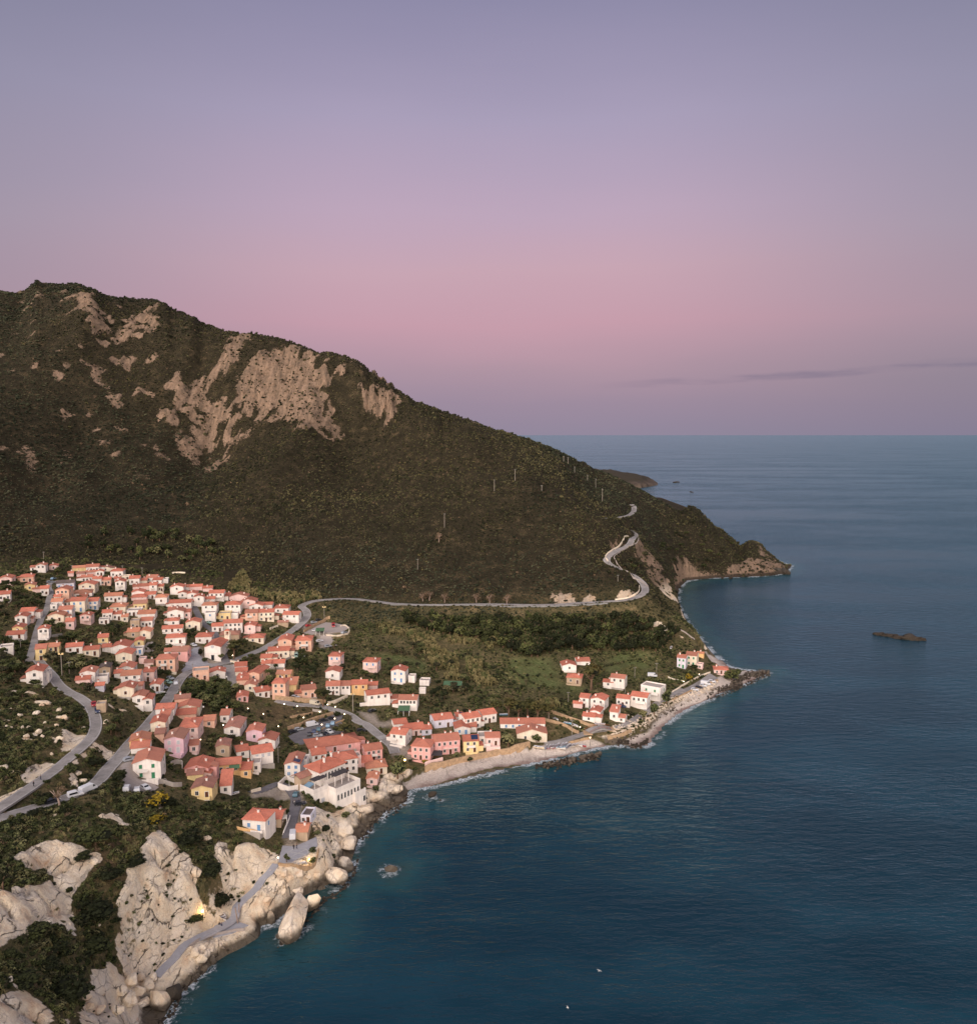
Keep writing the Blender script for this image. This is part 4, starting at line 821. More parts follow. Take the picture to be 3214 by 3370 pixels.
5 150 1385 150 110 9 -10 E W r 20n |white inn wing with brown doors behind the palm
5 415 1445 230 120 10 -12 H W r 32d |white inn corner block with red hip roof
5 515 1395 70 95 6 -10 F P f 11d |narrow pink front with sign beside the white inn block
5 675 1330 185 100 9 -12 E K r 32d |coral-red house with balcony beside the inn
5 600 1395 130 40 8 -12 E K r - |low red-roofed arcade between inn and coral-red house
5 705 1460 215 60 9 -8 H C o 21d |cream beach restaurant with orange roof and white pergola
h 1235 490 190 95 7 10 G P o 11d |pink hut with orange roof on the rocks below the beach restaurant
7 868 690 235 100 9 26 H W r 22u B|white villa with veranda and red hip roof above the granite slabs
7 1062 650 150 75 8 14 E T r 10d |tan house with red roof beside the white villa
7 1366 615 110 62 7 18 F L g 21d |small white house with flat dark grey roof on the plaza road
7 1325 785 120 85 7 12 E T o - |windowless brick hut with tile roof beside the plaza
"""
WIN = {}
def window_mesh(kind):
    if kind in WIN: return WIN[kind]
    b = MB(); b.box(-.62, .62, -.05, .1, -.78, .78, 0); b.box(-.47, .47, -.07, -.04, -.63, .63, 1)
    pm = {'d': 'pane', 'g': 'green', 'u': 'blue', 'n': 'brown', 'w': 'pale'}[kind]
    if kind == 'd':
        b.box(-.03, .03, -.085, -.06, -.63, .63, 0)
    else:
        for s_ in (-1, 1): b.box(s_ * .24 - .22, s_ * .24 + .22, -.1, -.06, -.63, .63, 1)
    WIN[kind] = b.me('window', [M['trim'], M[pm]]); return WIN[kind]
def door_mesh(kind='brown'):
    k = 'door' + kind
    if k not in WIN:
        b = MB(); b.box(-.68, .68, -.05, .1, 0, 2.3, 0); b.box(-.52, .52, -.08, -.04, .02, 2.14, 1); WIN[k] = b.me('door', [M['trim'], M[kind]])
    return WIN[k]
def chimney_mesh():
    if 'ch' not in WIN:
        b = MB(); b.box(-.3, .3, -.3, .3, -.6, 1.0, 0); b.box(-.42, .42, -.42, .42, 1.0, 1.12, 0)
        b.prism([(-.42, -.42, 1.2), (.42, -.42, 1.2), (0, -.42, 1.5)], (0, .84, 0), 1); WIN['ch'] = b.me('chimney', [M['W'], M['r']])
    return WIN['ch']
def roof_mesh(kind, w, D, h, o=.32, t=.2):
    b = MB(); sl = .3
    if kind == 'E':
        a = D / 2 + o; z0 = h - sl * o; z1 = h + sl * D / 2; y = D / 2
        pts = [(-w / 2 - o, y - a, z0 + .03), (-w / 2 - o, y, z1 + .03), (-w / 2 - o, y + a, z0 + .03), (-w / 2 - o, y + a, z0 + t + .03), (-w / 2 - o, y, z1 + t + .03), (-w / 2 - o, y - a, z0 + t + .03)]; b.prism(pts, (w + 2 * o, 0, 0))
        b.box(-w / 2 - o, w / 2 + o, y - .12, y + .12, z1 + t, z1 + t + .13); top = lambda x, yy: h + t + sl * (D / 2 - abs(yy - D / 2))
    elif kind == 'G':
        a = w / 2 + o; z0 = h - sl * o; z1 = h + sl * w / 2
        pts = [(-a, -o, z0 + .03), (0, -o, z1 + .03), (a, -o, z0 + .03), (a, -o, z0 + t + .03), (0, -o, z1 + t + .03), (-a, -o, z0 + t + .03)]; b.prism(pts, (0, D + 2 * o, 0))
        b.box(-.12, .12, -o, D + o, z1 + t, z1 + t + .13); top = lambda x, yy: h + t + sl * (w / 2 - abs(x))
    elif kind == 'S':
        pts = [(-w / 2 - o, -o, h - .25 * o + .03), (-w / 2 - o, D + o, h + .25 * (D + o) + .03), (-w / 2 - o, D + o, h + .25 * (D + o) + t), (-w / 2 - o, -o, h - .25 * o + t)]; b.prism(pts, (w + 2 * o, 0, 0)); top = lambda x, yy: h + t + .25 * yy
    elif kind == 'H':
        x0, x1, y0, y1 = -w / 2 - o, w / 2 + o, -o, D + o; m_ = min(w, D) / 2 + o; z0 = h + .03; rz = h + sl * m_ + t
        if w >= D: r0, r1 = (x0 + m_, D / 2, rz), (x1 - m_ + .01, D / 2, rz)
        else: r0, r1 = (0, y0 + m_, rz), (0, y1 - m_ + .01, rz)
        V = [(x0, y0, z0), (x1, y0, z0), (x1, y1, z0), (x0, y1, z0), (x0, y0, z0 + t), (x1, y0, z0 + t), (x1, y1, z0 + t), (x0, y1, z0 + t), r0, r1]
        fs = [(0, 3, 2, 1), (0, 1, 5, 4), (1, 2, 6, 5), (2, 3, 7, 6), (3, 0, 4, 7)] + ([(4, 5, 9, 8), (5, 6, 9), (6, 7, 8, 9), (7, 4, 8)] if w >= D else [(4, 5, 8), (5, 6, 9, 8), (6, 7, 9), (7, 4, 8, 9)])
        b.add(V, fs)
        for c_, r_ in ((4, r0), (5, r1 if w >= D else r0), (6, r1), (7, r0 if w >= D else r1)): b.tube([V[c_], r_], .12, 4)
        b.tube([r0, (r1[0] + .02, r1[1], r1[2])], .13, 4); top = lambda x, yy: h + t + sl * max(0, min(x - x0, x1 - x, yy - y0, y1 - yy))
    else:
        b.box(-w / 2 + .25, w / 2 - .25, .25, D - .25, h - .3, h + .05)
        for a in ((-w / 2 - .03, w / 2 + .03, -.03, .25), (-w / 2 - .03, w / 2 + .03, D - .25, D + .03), (-w / 2 - .03, -w / 2 + .25, .25, D - .25), (w / 2 - .25, w / 2 + .03, .25, D - .25)): b.box(*a, h - .35, h + .55, 1)
        top = lambda x, yy: h + .05
    return b, top
def wall_mesh(kind, w, D, h, lower=None):
    b = MB(); sl = .3; zb = -4.0
    if kind == 'E': b.prism([(-w / 2, 0, zb), (-w / 2, D, zb), (-w / 2, D, h), (-w / 2, D / 2, h + sl * D / 2), (-w / 2, 0, h)], (w, 0, 0))
    elif kind == 'G': b.prism([(-w / 2, 0, zb), (w / 2, 0, zb), (w / 2, 0, h), (0, 0, h + sl * w / 2), (-w / 2, 0, h)], (0, D, 0))
    elif kind == 'S': b.prism([(-w / 2, 0, zb), (-w / 2, D, zb), (-w / 2, D, h + .25 * D), (-w / 2, 0, h)], (w, 0, 0))
    else: b.box(-w / 2, w / 2, 0, D, zb, h - (.02 if kind == 'F' else 0))
    return b
FOOT = []   # house footprints: x, y, radius, for keeping plants clear
hr = random.Random(5)
def build_house(line):
    spec, label = line.split('|'); q = spec.split(); c = q[0]; x, y, w, h, D, yaw = map(float, q[1:7]); kind, wc, rc, win = q[7:11]; flags = q[11] if len(q) > 11 else ''
    u, v = px(c, x, y); k = CR[c][2]; P = unproj(u, v); zc = float(proj(*P)[2]); s = F / zc
    yr = math.radians(yaw); D *= .84; w = min(26, max(3.2, (w / k / s - (min(.07 * w / k / s, .5 * D * math.sin(abs(yr))) + .3 if win != '-' else .2)) / max(.6, math.cos(yr)))); h = min(12, max(2.3, h / k / s / .93))
    if kind in 'GE' and h > 3: pass
    rz = -math.atan2(P[0], P[1]) - yr      # front looks at the camera's column, then turned
    name = 'shed' if (w < 5.2 and h < 3.2) else 'house'
    t = thing(name, label.strip(), 'shed' if name == 'shed' else 'house', P, rz, 'houses of the seaside village')
    wb = wall_mesh(kind, w, D, h); mats = [M[wc]]
    obj('wall', wb.me('wall', mats), t)
    rb, top = roof_mesh(kind, w, D, h); r = obj('roof', rb.me('roof', [M[rc], M[wc]]), t)
    for i in range(0 if kind == 'F' else (1 if w * D < 90 else 2) if hr.random() < .85 else 0):
        cx, cy_ = hr.uniform(-.32, .32) * w, hr.uniform(.3, .7) * D; obj('chimney', chimney_mesh(), r, (cx, cy_, top(cx, cy_) - .2))
    fl = max(1, round(h / 2.9)); fh = h / fl
    if win != '-':
        nc, nr, wk = int(win[0]), int(win[1]), win[2]; nr = max(1, nr) if win[1] != '0' else 1; nr = min(nr, fl); sc_ = min(1.0, w / (nc * 1.7))
        for row in range(nr):
            z = h - fh * (row + .5) + .1
            for col in range(nc):
                xx = w * ((col + .5) / nc - .5) * .88 + hr.uniform(-.1, .1)
                last = row == fl - 1
                if last and col == (nc // 2) and (nc > 1 or fl > 1): obj('door', door_mesh('brown' if wk in 'dn' else {'g': 'green', 'u': 'blue', 'w': 'pale'}[wk]), t, (xx, 0, h - fh * fl + .02)); continue
                o_ = obj('window', window_mesh(wk), t, (xx, 0, z)); o_.scale = (sc_, 1, min(1, fh / 2.6))
        sx = 1 if yaw >= 0 else -1
        for row in range(min(2, fl)):
            o_ = obj('window', window_mesh(wk), t, (sx * w / 2, D * hr.uniform(.25, .75), h - fh * (row + .5) + .1), sx * math.pi / 2); o_.scale = (.85, 1, min(1, fh / 2.6))
    if 'B' in flags:
        b = MB(); zb = h - fh + (.0 if fl > 1 else -.1); bw = w * .6; b.box(-bw / 2, bw / 2, -1.3, -.002, zb - .16, zb)
        obj('balcony', b.me('balcony', [M['trim']]), t, (w * .12, 0, 0))
        rl = MB(); rl.box(-bw / 2, bw / 2, -1.3, -1.22, zb, zb + .95); rl.box(-bw / 2, -bw / 2 + .08, -1.22, -.01, zb, zb + .95); rl.box(bw / 2 - .08, bw / 2, -1.22, -.01, zb, zb + .95)
        obj('balcony_wall', rl.me('balcony_wall', [M[wc]]), t, (w * .12, 0, 0))
    if 'S' in flags:
        b = MB(); x0, x1 = w * .02, w * .46; y0, y1 = .6, D / 2 - .3
        if kind == 'G': b.add([(x0 + .2, y0, top(x0 + .2, 0) + .16), (x1, y0, top(x1, 0) + .16), (x1, y0 + 2.6, top(x1, 0) + .16), (x0 + .2, y0 + 2.6, top(x0 + .2, 0) + .16)], [(0, 1, 2, 3)]); 
        else: b.add([(x0, y0, top(0, y0) + .16), (x1, y0, top(0, y0) + .16), (x1, y1, top(0, y1) + .16), (x0, y1, top(0, y1) + .16)], [(0, 1, 2, 3)])
        b.v += [(p[0], p[1], p[2] - .1) for p in b.v]; b.f += [(7, 6, 5, 4), (0, 4, 5, 1), (1, 5, 6, 2), (2, 6, 7, 3), (3, 7, 4, 0)]; b.m += [0] * 5
        obj('solar_panel', b.me('solar_panel', [M['solar']]), t)
    if 'A' in flags:
        b = MB(); b.prism([(0, 0, h - .2), (0, -2.0, h - .9), (0, -2.0, h - .98), (0, 0, h - .28)], (w * .42, 0, 0)); obj('awning', b.me('awning', [M['awning']]), t, (w * .04, 0, 0))
    if win != '-' and w > 5.5 and hr.random() < .42:
        sd = hr.choice((-1, 1)); aw, ad, ah = hr.uniform(2.0, 3.4), hr.uniform(3, 5), min(h - .3, hr.uniform(2.1, 2.7)); y0 = hr.uniform(0.3, max(.4, D - ad)); x0 = sd * w / 2 if sd > 0 else -w / 2 - aw; b = MB(); b.box(x0 + (.01 if sd > 0 else 0), x0 + aw - (.01 if sd < 0 else 0), y0, y0 + ad, -4, ah)
        an = obj('annex', b.me('annex', [M[wc]]), t); b = MB(); zi, zo_ = ah + .75, ah + .02; xi, xo = (x0, x0 + aw + .25) if sd > 0 else (x0 + aw, x0 - .25); b.prism([(xi, y0 - .25, zi), (xo, y0 - .25, zo_), (xo, y0 - .25, zo_ + .16), (xi, y0 - .25, zi + .16)], (0, ad + .5, 0)); obj('annex_roof', b.me('annex_roof', [M[rc if rc != 'f' else 'r']]), an)
    if win != '-' and fl > 1 and 'B' not in flags and hr.random() < .3:
        zb = h - fh; bw = w * hr.uniform(.3, .5); bx = hr.uniform(-.2, .2) * w; b = MB(); b.box(bx - bw / 2, bx + bw / 2, -1.1, -.002, zb - .14, zb); b.box(bx - bw / 2, bx + bw / 2, -1.1, -1.03, zb, zb + .9); obj('balcony', b.me('balcony', [M['trim']]), t)
    if win != '-' and hr.random() < .3:
        b = MB(); tw = w * hr.uniform(.6, 1.0); td = hr.uniform(2.2, 3.4); b.box(-tw / 2, tw / 2, -td, -.01, -3, .12); b.box(-tw / 2, tw / 2, -td, -td + .2, .12, .85); obj('terrace', b.me('terrace', [M[wc if hr.random() < .5 else 'G']]), t)
    R_ = Matrix.Rotation(rz, 2)
    for iy in np.arange(0, D + .1, max(1.5, D / 4)):
        for ix in np.linspace(-w / 2, w / 2, max(2, int(w / 2.2))):
            g = R_ @ Vector((ix, iy)); FOOT.append((P[0] + g.x, P[1] + g.y, 2.2))
    g = R_ @ Vector((0, -2.0)); FOOT.append((P[0] + g.x, P[1] + g.y, w * .42))
    return t
for ln in HOUSES.strip().split('\n'): build_house(ln)
# ------------------------------------------------------------------ plants
M['fol_dark'] = foliage('dark_foliage', lin(42, 48, 28), lin(64, 70, 40), lin(100, 102, 60))
M['fol_round'] = foliage('mastic_bush_foliage', lin(30, 34, 20), lin(46, 50, 29), lin(74, 78, 44))
M['fol_mid'] = foliage('olive_foliage', lin(64, 70, 42), lin(98, 102, 64), lin(140, 134, 92), .05)
M['fol_brown'] = foliage('brownish_scrub_foliage', lin(40, 41, 29), lin(69, 68, 48), lin(114, 108, 76), .012)
M['fol_grey'] = foliage('dark_slope_scrub_foliage', lin(38, 42, 32), lin(62, 66, 50), lin(102, 102, 78), .012)
M['fol_olive'] = foliage('dull_olive_scrub_foliage', lin(58, 58, 36), lin(84, 80, 52), lin(120, 110, 74), .012)
M['fol_reed'] = foliage('dry_reed_foliage', lin(98, 92, 60), lin(128, 118, 80), lin(156, 142, 102), .04)
M['fol_gorse'] = foliage('yellow_gorse_foliage', lin(110, 96, 30), lin(140, 118, 34), lin(166, 140, 46), .3)
M['fol_pine'] = foliage('pine_foliage', lin(52, 56, 32), lin(84, 80, 46), lin(124, 98, 60), .15)
M['fol_dry'] = foliage('bare_twigs', lin(92, 76, 60), lin(116, 96, 76), lin(144, 120, 96), .2)
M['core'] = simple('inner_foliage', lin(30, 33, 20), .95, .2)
def ico(sub=1):
    bm = bmesh.new(); bmesh.ops.create_icosphere(bm, subdivisions=sub, radius=1); v = np.array([q.co[:] for q in bm.verts]); f = [[q.index for q in p.verts] for p in bm.faces]; bm.free(); return v, f
IV1, IF1 = ico(1); IV2, IF2 = ico(2)
def crown_mesh(name, seed, nleaf, lsize, mat, lumps=9, flat=1.0, spread=.62, core=True, up=False):
    """unit crown: leaf-sized faces spread over uneven lumps"""
    r = np.random.default_rng(seed); cen = []; rad = []
    for i in range(lumps):
        d = r.normal(size=3); d /= np.linalg.norm(d); d *= spread * r.uniform(.35, 1) ; d[2] *= flat; cen.append(d); rad.append(r.uniform(.28, .5))
    cen.append(np.zeros(3)); rad.append(.62); vs = []; fs = []; fm = []
    cen = np.array(cen); rad = np.array(rad)
    for i in range(nleaf):
        k = r.integers(len(cen)); d = r.normal(size=3); d /= np.linalg.norm(d)
        if d[2] < -.5: d[2] *= -1
        p = cen[k] + d * rad[k] * np.array([1, 1, flat if flat < 1 else 1]) * r.uniform(.8, 1.12)
        inside = np.min(np.linalg.norm((cen - p), axis=1) - rad * .8)
        if inside < 0 and r.random() < .8:
            p = cen[k] + d * rad[k] * 1.05
        nrm = d + r.normal(size=3) * .55; nrm /= np.linalg.norm(nrm); a = np.cross(nrm, r.normal(size=3)); a /= np.linalg.norm(a) + 1e-9; b = np.cross(nrm, a)
        if up: b = np.array([r.normal() * .2, r.normal() * .2, 1.0]); a = np.cross(b, r.normal(size=3)); a /= np.linalg.norm(a); 
        s = lsize * r.uniform(.6, 1.35); s2 = s * (r.uniform(.5, .9) if not up else 2.6); a_ = a * s * (1 if not up else .45); b_ = b * s2; o = len(vs)
        vs += [p - a_ * .8 - b_ * .5, p + a_ * .6 - b_ * .7, p + a_ * .9 + b_ * .45, p - a_ * .5 + b_ * .8]; fs.append((o, o + 1, o + 2, o + 3)); fm.append(0)
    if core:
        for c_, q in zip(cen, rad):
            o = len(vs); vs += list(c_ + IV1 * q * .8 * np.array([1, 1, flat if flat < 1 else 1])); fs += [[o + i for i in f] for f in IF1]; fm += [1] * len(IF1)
    return mesh(name, vs, fs, [mat, M['core']], fm)
def proto(name, me): return bpy.data.objects.new(name, me)
def scatter(name, pts, scl, rot, idx, protos, label_kind='stuff'):
    """ground cover nobody could count: one object, plants set out by geometry nodes"""
    me = bpy.data.meshes.new(name); me.from_pydata([tuple(p) for p in pts], [], [])
    a = me.attributes.new('scl', 'FLOAT_VECTOR', 'POINT'); a.data.foreach_set('vector', np.asarray(scl, np.float32).reshape(-1))
    a = me.attributes.new('rot', 'FLOAT_VECTOR', 'POINT'); a.data.foreach_set('vector', np.asarray(rot, np.float32).reshape(-1))
    a = me.attributes.new('pick', 'INT', 'POINT'); a.data.foreach_set('value', np.asarray(idx, np.int32))
    o = obj(name, me, kind='stuff'); g = bpy.data.node_groups.new(name, 'GeometryNodeTree')
    g.interface.new_socket('Geometry', in_out='INPUT', socket_type='NodeSocketGeometry'); g.interface.new_socket('Geometry', in_out='OUTPUT', socket_type='NodeSocketGeometry')
    n = g.nodes; l = g.links; gi = n.new('NodeGroupInput'); go = n.new('NodeGroupOutput'); ip = n.new('GeometryNodeInstanceOnPoints'); ip.inputs['Pick Instance'].default_value = True
    js = n.new('GeometryNodeJoinGeometry')
    for p in reversed(protos):
        oi = n.new('GeometryNodeObjectInfo'); oi.inputs['Object'].default_value = p; oi.inputs['As Instance'].default_value = True; l.new(oi.outputs['Geometry'], js.inputs[0])
    for nm, typ, sock in (('scl', 'FLOAT_VECTOR', 'Scale'), ('rot', 'FLOAT_VECTOR', 'Rotation'), ('pick', 'INT', 'Instance Index')):
        at = n.new('GeometryNodeInputNamedAttribute'); at.data_type = typ; at.inputs['Name'].default_value = nm
        if sock == 'Rotation':
            e = n.new('FunctionNodeEulerToRotation'); l.new(at.outputs['Attribute'], e.inputs[0]); l.new(e.outputs[0], ip.inputs[sock])
        else: l.new(at.outputs['Attribute'], ip.inputs[sock])
    l.new(gi.outputs[0], ip.inputs['Points']); l.new(js.outputs[0], ip.inputs['Instance']); l.new(ip.outputs[0], go.inputs[0])
    md = o.modifiers.new('plants', 'NODES'); md.node_group = g; return o
FT = np.array(FOOT) if FOOT else np.zeros((0, 3))
CLEAR = [ (R, w) for R, w in ROADS.values() ]
CELL = 6.0; HASH = {}
for fx, fy, fr in FT: HASH.setdefault((int(fx // CELL), int(fy // CELL)), []).append((fx, fy, fr))
def free(x, y, pad=0.0, road=1.2):
    i, j = int(x // CELL), int(y // CELL)
    for a in (i - 1, i, i + 1):
        for b in (j - 1, j, j + 1):
            for fx, fy, fr in HASH.get((a, b), ()):
                if (fx - x) ** 2 + (fy - y) ** 2 < (min(fr, 5.5) + pad) ** 2: return False
    return True
ROADD = np.full(XX.shape, 1e9)
for R, w in CLEAR:
    x0, x1, y0, y1 = R[:, 0].min() - 12, R[:, 0].max() + 12, R[:, 1].min() - 12, R[:, 1].max() + 12
    ii = np.where((GX > x0) & (GX < x1))[0]; jj = np.where((GY > y0) & (GY < y1))[0]; sl = np.s_[jj[0]:jj[-1] + 1, ii[0]:ii[-1] + 1]
    d = np.full(XX[sl].shape, 1e9)
    for p in R[::2]: d = np.minimum(d, np.hypot(XX[sl] - p[0], YY[sl] - p[1]))
    ROADD[sl] = np.minimum(ROADD[sl], d - w / 2)
PLAT = np.zeros(XX.shape)
for P_ in (PLAZA_P, CARP_P, QUAY_P, LOT_P, PIER_P): PLAT = np.maximum(PLAT, inpoly(XX, YY, P_))
REED = mask([('2', 300, 800, "540 230 770 240 830 380 1000 470 1500 450 1525 500 1300 560 1220 555 1050 530 880 480 620 430 600 330"),
 ('5', 300, 700, "690 40 900 20 1000 80 1300 170 1480 130 1680 140 1700 180 1440 260 1480 400 1500 560 1380 560 1300 480 1190 330 1080 240 1000 130 750 100"),
 ('5', 300, 700, "1560 330 1700 400 1800 560 1876 600 1700 620 1580 500"), ('p', 300, 900, "690 240 900 210 1220 210 1380 270 1350 310 900 310"), ('6', 300, 700, "0 130 120 120 160 180 60 260 0 260"), ('4', 250, 500, "560 480 700 470 720 540 580 560"), ('c', 250, 500, "1250 20 1370 0 1375 60 1290 90")])
VILL = inpoly(UU, VV, pxs('n', "-200 1830 300 1840 640 1870 900 1920 1080 1990 1120 2080 1350 2200 1400 2380 1760 2410 1700 2480 1400 2520 1250 2560 1150 2700 900 2700 500 2640 300 2500 330 2330 -200 2250")) & (YY < 640)
def jitter(x0, x1, y0, y1, st, seed):
    r = np.random.default_rng(seed); X, Y = np.meshgrid(np.arange(x0, x1, st), np.arange(y0, y1, st)); X = X.ravel() + r.uniform(-.5, .5, X.size) * st; Y = Y.ravel() + r.uniform(-.5, .5, Y.size) * st; return X, Y, r
NZ = -np.stack(np.gradient(ZZ, GY, GX), -1)   # -dz/dy, -dz/dx
FACE = NZ[..., 0] * (0 - YY) / np.hypot(XX, YY) * -1
dzdy = -NZ[..., 0]; dzdx = -NZ[..., 1]
VIEWDOT = (-dzdx * (0 - XX) + -dzdy * (0 - YY) + (H - ZZ)) / np.sqrt(XX ** 2 + YY ** 2 + (H - ZZ) ** 2)   # >0: this slope can be seen
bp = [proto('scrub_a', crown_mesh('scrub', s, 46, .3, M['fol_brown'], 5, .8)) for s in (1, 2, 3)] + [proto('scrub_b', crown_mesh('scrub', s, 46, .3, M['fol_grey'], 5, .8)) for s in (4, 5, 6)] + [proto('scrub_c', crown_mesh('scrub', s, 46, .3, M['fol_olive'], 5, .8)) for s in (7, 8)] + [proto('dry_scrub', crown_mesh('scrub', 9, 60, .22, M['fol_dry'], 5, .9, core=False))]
def mountain():
    P = []; SC = []; RO = []; ID = []
    for (y0, y1, st) in ((455, 660, 2.2), (660, 900, 2.7), (900, 1180, 3.5)):
        X, Y, r = jitter(-760, 340, y0, y1, st, int(y0)); zb = bil(ZBASE, X, Y); u, v, zc = proj(X, Y, bil(ZZ, X, Y))
        vis = (bil(VIEWDOT, X, Y) > -.12) & (u > -60) & (u < 2700); ok = vis & (bil(SD, X, Y) > 1.5) & (bil(ROADD, X, Y) > 1.0) & (bil(PLAT, X, Y) < .1) & (bil(REED, X, Y) < .3) & (bil(VILL.astype(float), X, Y) < .5)
        mn = (zb > 22) | (Y > 560); rk = bil(Mrock, X, Y); dn = fbm(X / 40, Y / 40, 3, 5); q = r.random(len(X))
        ok &= mn & (q < np.where(rk > .35, np.where(fbm(X / 9, Y / 9, 2, 33) > .50, .42, .15), .86 + .6 * (dn - .35)))
        X, Y = X[ok], Y[ok]; z = bil(ZZ, X, Y); s = r.uniform(.7, 1.6, len(X)) * st / 2.6 * (.75 + .7 * (fbm(X / 25, Y / 25, 3, 66) - .3))[ok.nonzero()[0]] if False else r.uniform(.7, 1.6, len(X)) * st / 2.6 * (.7 + .75 * (fbm(X / 22, Y / 22, 3, 66) - .25)) * np.where(rk[ok] > .35, 1.25, 1); s *= np.where(r.random(len(X)) < .06, 1.6, 1)
        for x, y, zz, ss in zip(X, Y, z, s):
            P.append((x, y, zz + .25 * ss)); SC.append((ss * r.uniform(.85, 1.2), ss * r.uniform(.85, 1.2), ss * r.uniform(.65, 1.0))); RO.append((0, 0, r.uniform(0, 6.3)))
            gx = fbm(np.array([x / 130]), np.array([y / 130]), 2, 77)[0] + (-.12 if x < -220 else .06); t_ = r.random()
            ID.append(8 if t_ < .012 else (6 + int(r.integers(2)) if t_ < .04 + (.16 if gx > .52 else 0) + (.08 if y < 600 else 0) else (3 + int(r.integers(3)) if gx < .46 + .1 * (t_ - .5) else int(r.integers(3)))))
    scatter('macchia_scrub', P, SC, RO, ID, bp); return len(P)
nm_ = mountain()
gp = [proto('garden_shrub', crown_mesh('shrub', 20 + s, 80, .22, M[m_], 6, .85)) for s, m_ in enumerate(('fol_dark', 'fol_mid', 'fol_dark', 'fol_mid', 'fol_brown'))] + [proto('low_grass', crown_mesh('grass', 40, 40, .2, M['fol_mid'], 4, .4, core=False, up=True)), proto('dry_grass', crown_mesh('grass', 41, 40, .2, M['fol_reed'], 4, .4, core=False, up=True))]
def gardens():
    P = []; SC = []; RO = []; ID = []
    X, Y, r = jitter(-330, 200, 225, 600, 1.75, 99); zb = bil(ZBASE, X, Y); u, v, zc = proj(X, Y, bil(ZZ, X, Y)); vl = bil(VILL.astype(float), X, Y) > .5
    dn = fbm(X / 15, Y / 15, 3, 8); gr = bil(Mgreen, X, Y); q = r.random(len(X)); dry = bil(Mdry, X, Y)
    base = vl | ((zb <= 22) & (Y < 560)) | ((Y < 455) & (Y > 300))
    ok = base & (bil(SD, X, Y) > 7) & (bil(ROADD, X, Y) > .9) & (bil(PLAT, X, Y) < .1) & (bil(Msand, X, Y) < .1) & (bil(Mpale, X, Y) < .25) & (bil(Mrock, X, Y) < .5) & (bil(REED, X, Y) < .3) & (u > -80) & (u < 2600)
    ok &= q < np.where(gr > .3, .16 + .25 * (dn > .55), .46 + 1.2 * (dn - .42)) * np.where(dry > .4, .5, 1)
    for x, y, d_, g_, dr in zip(X[ok], Y[ok], dn[ok], gr[ok], dry[ok]):
        if not free(x, y, .3): continue
        s = r.uniform(.5, 1.15) * (1.0 + 1.6 * max(0, d_ - .5)); g = r.random(); low = g < (.5 if g_ > .3 else .22 if dr < .4 else .5)
        P.append((x, y, zt(x, y) + (.1 if low else .3 * s))); SC.append((s * r.uniform(.8, 1.3), s * r.uniform(.8, 1.3), s * r.uniform(.7, 1.15) * (.6 if low else 1))); RO.append((0, 0, r.uniform(0, 6.3)))
        ID.append((6 if (r.random() < .35 or dr > .4) else 5) if low else int(r.integers(5)) if dr < .4 else (4 if r.random() < .6 else 1))
    scatter('garden_undergrowth', P, SC, RO, ID, gp); return len(P)
ng_ = gardens()
fp = [proto('near_scrub', crown_mesh('near_scrub', 60 + s, 170, .16, M[m_], 7, .8)) for s, m_ in enumerate(('fol_dark', 'fol_mid', 'fol_brown', 'fol_mid', 'fol_dark'))] + [proto('near_grass', crown_mesh('grass', 70, 70, .15, M['fol_mid'], 5, .4, core=False, up=True)), proto('near_dry_grass', crown_mesh('grass', 71, 70, .15, M['fol_reed'], 5, .4, core=False, up=True)), proto('near_twigs', crown_mesh('twigs', 72, 90, .13, M['fol_dry'], 5, .7, core=False))]
def foreground():
    P = []; SC = []; RO = []; ID = []
    X, Y, r = jitter(-260, -20, 118, 305, 1.05, 123); u, v, zc = proj(X, Y, bil(ZZ, X, Y)); vl = bil(VILL.astype(float), X, Y) > .5
    rk = bil(Mrock, X, Y); dn = fbm(X / 12, Y / 12, 3, 18); dry = bil(Mdry, X, Y); crk_ = bil(np.clip(1.7 - jd, 0, 1) * fg, X, Y)
    ok = ~vl & (bil(SD, X, Y) > 5) & (bil(ROADD, X, Y) > .8) & (bil(PLAT, X, Y) < .1) & (bil(Mpale, X, Y) < .3) & (u > -120) & (u < 1400) & (v < 3500)
    q = r.random(len(X)); ok &= q < np.where(rk > .2, np.where(crk_ > .35, .35, .015), np.clip(.5 + 1.6 * (dn - .36), .22, .95))
    for x, y, d_, dr, k_ in zip(X[ok], Y[ok], dn[ok], dry[ok], rk[ok]):
        if not free(x, y, .2): continue
        g = r.random(); low = g < (.22 + .2 * (dr > .4) + .2 * (d_ < .45)); s = r.uniform(.45, 1.15) * (1 + 1.9 * max(0, d_ - .48)) * (.6 if k_ > .45 else 1)
        P.append((x, y, zt(x, y) + (.05 if low else .25 * s))); SC.append((s * r.uniform(.8, 1.4), s * r.uniform(.8, 1.4), s * r.uniform(.7, 1.1))); RO.append((0, 0, r.uniform(0, 6.3)))
        ID.append((6 if r.random() < .5 else 5) if low else (7 if r.random() < .05 + .1 * (dr > .4) else int(r.integers(5))))
    scatter('foreground_scrub', P, SC, RO, ID, fp); return len(P)
nf_ = foreground()
rp = [proto('reed_tuft', crown_mesh('reed', 80 + s, 46, .26, M[m_], 5, 1.0, up=True)) for s, m_ in enumerate(('fol_reed', 'fol_reed', 'fol_mid'))]
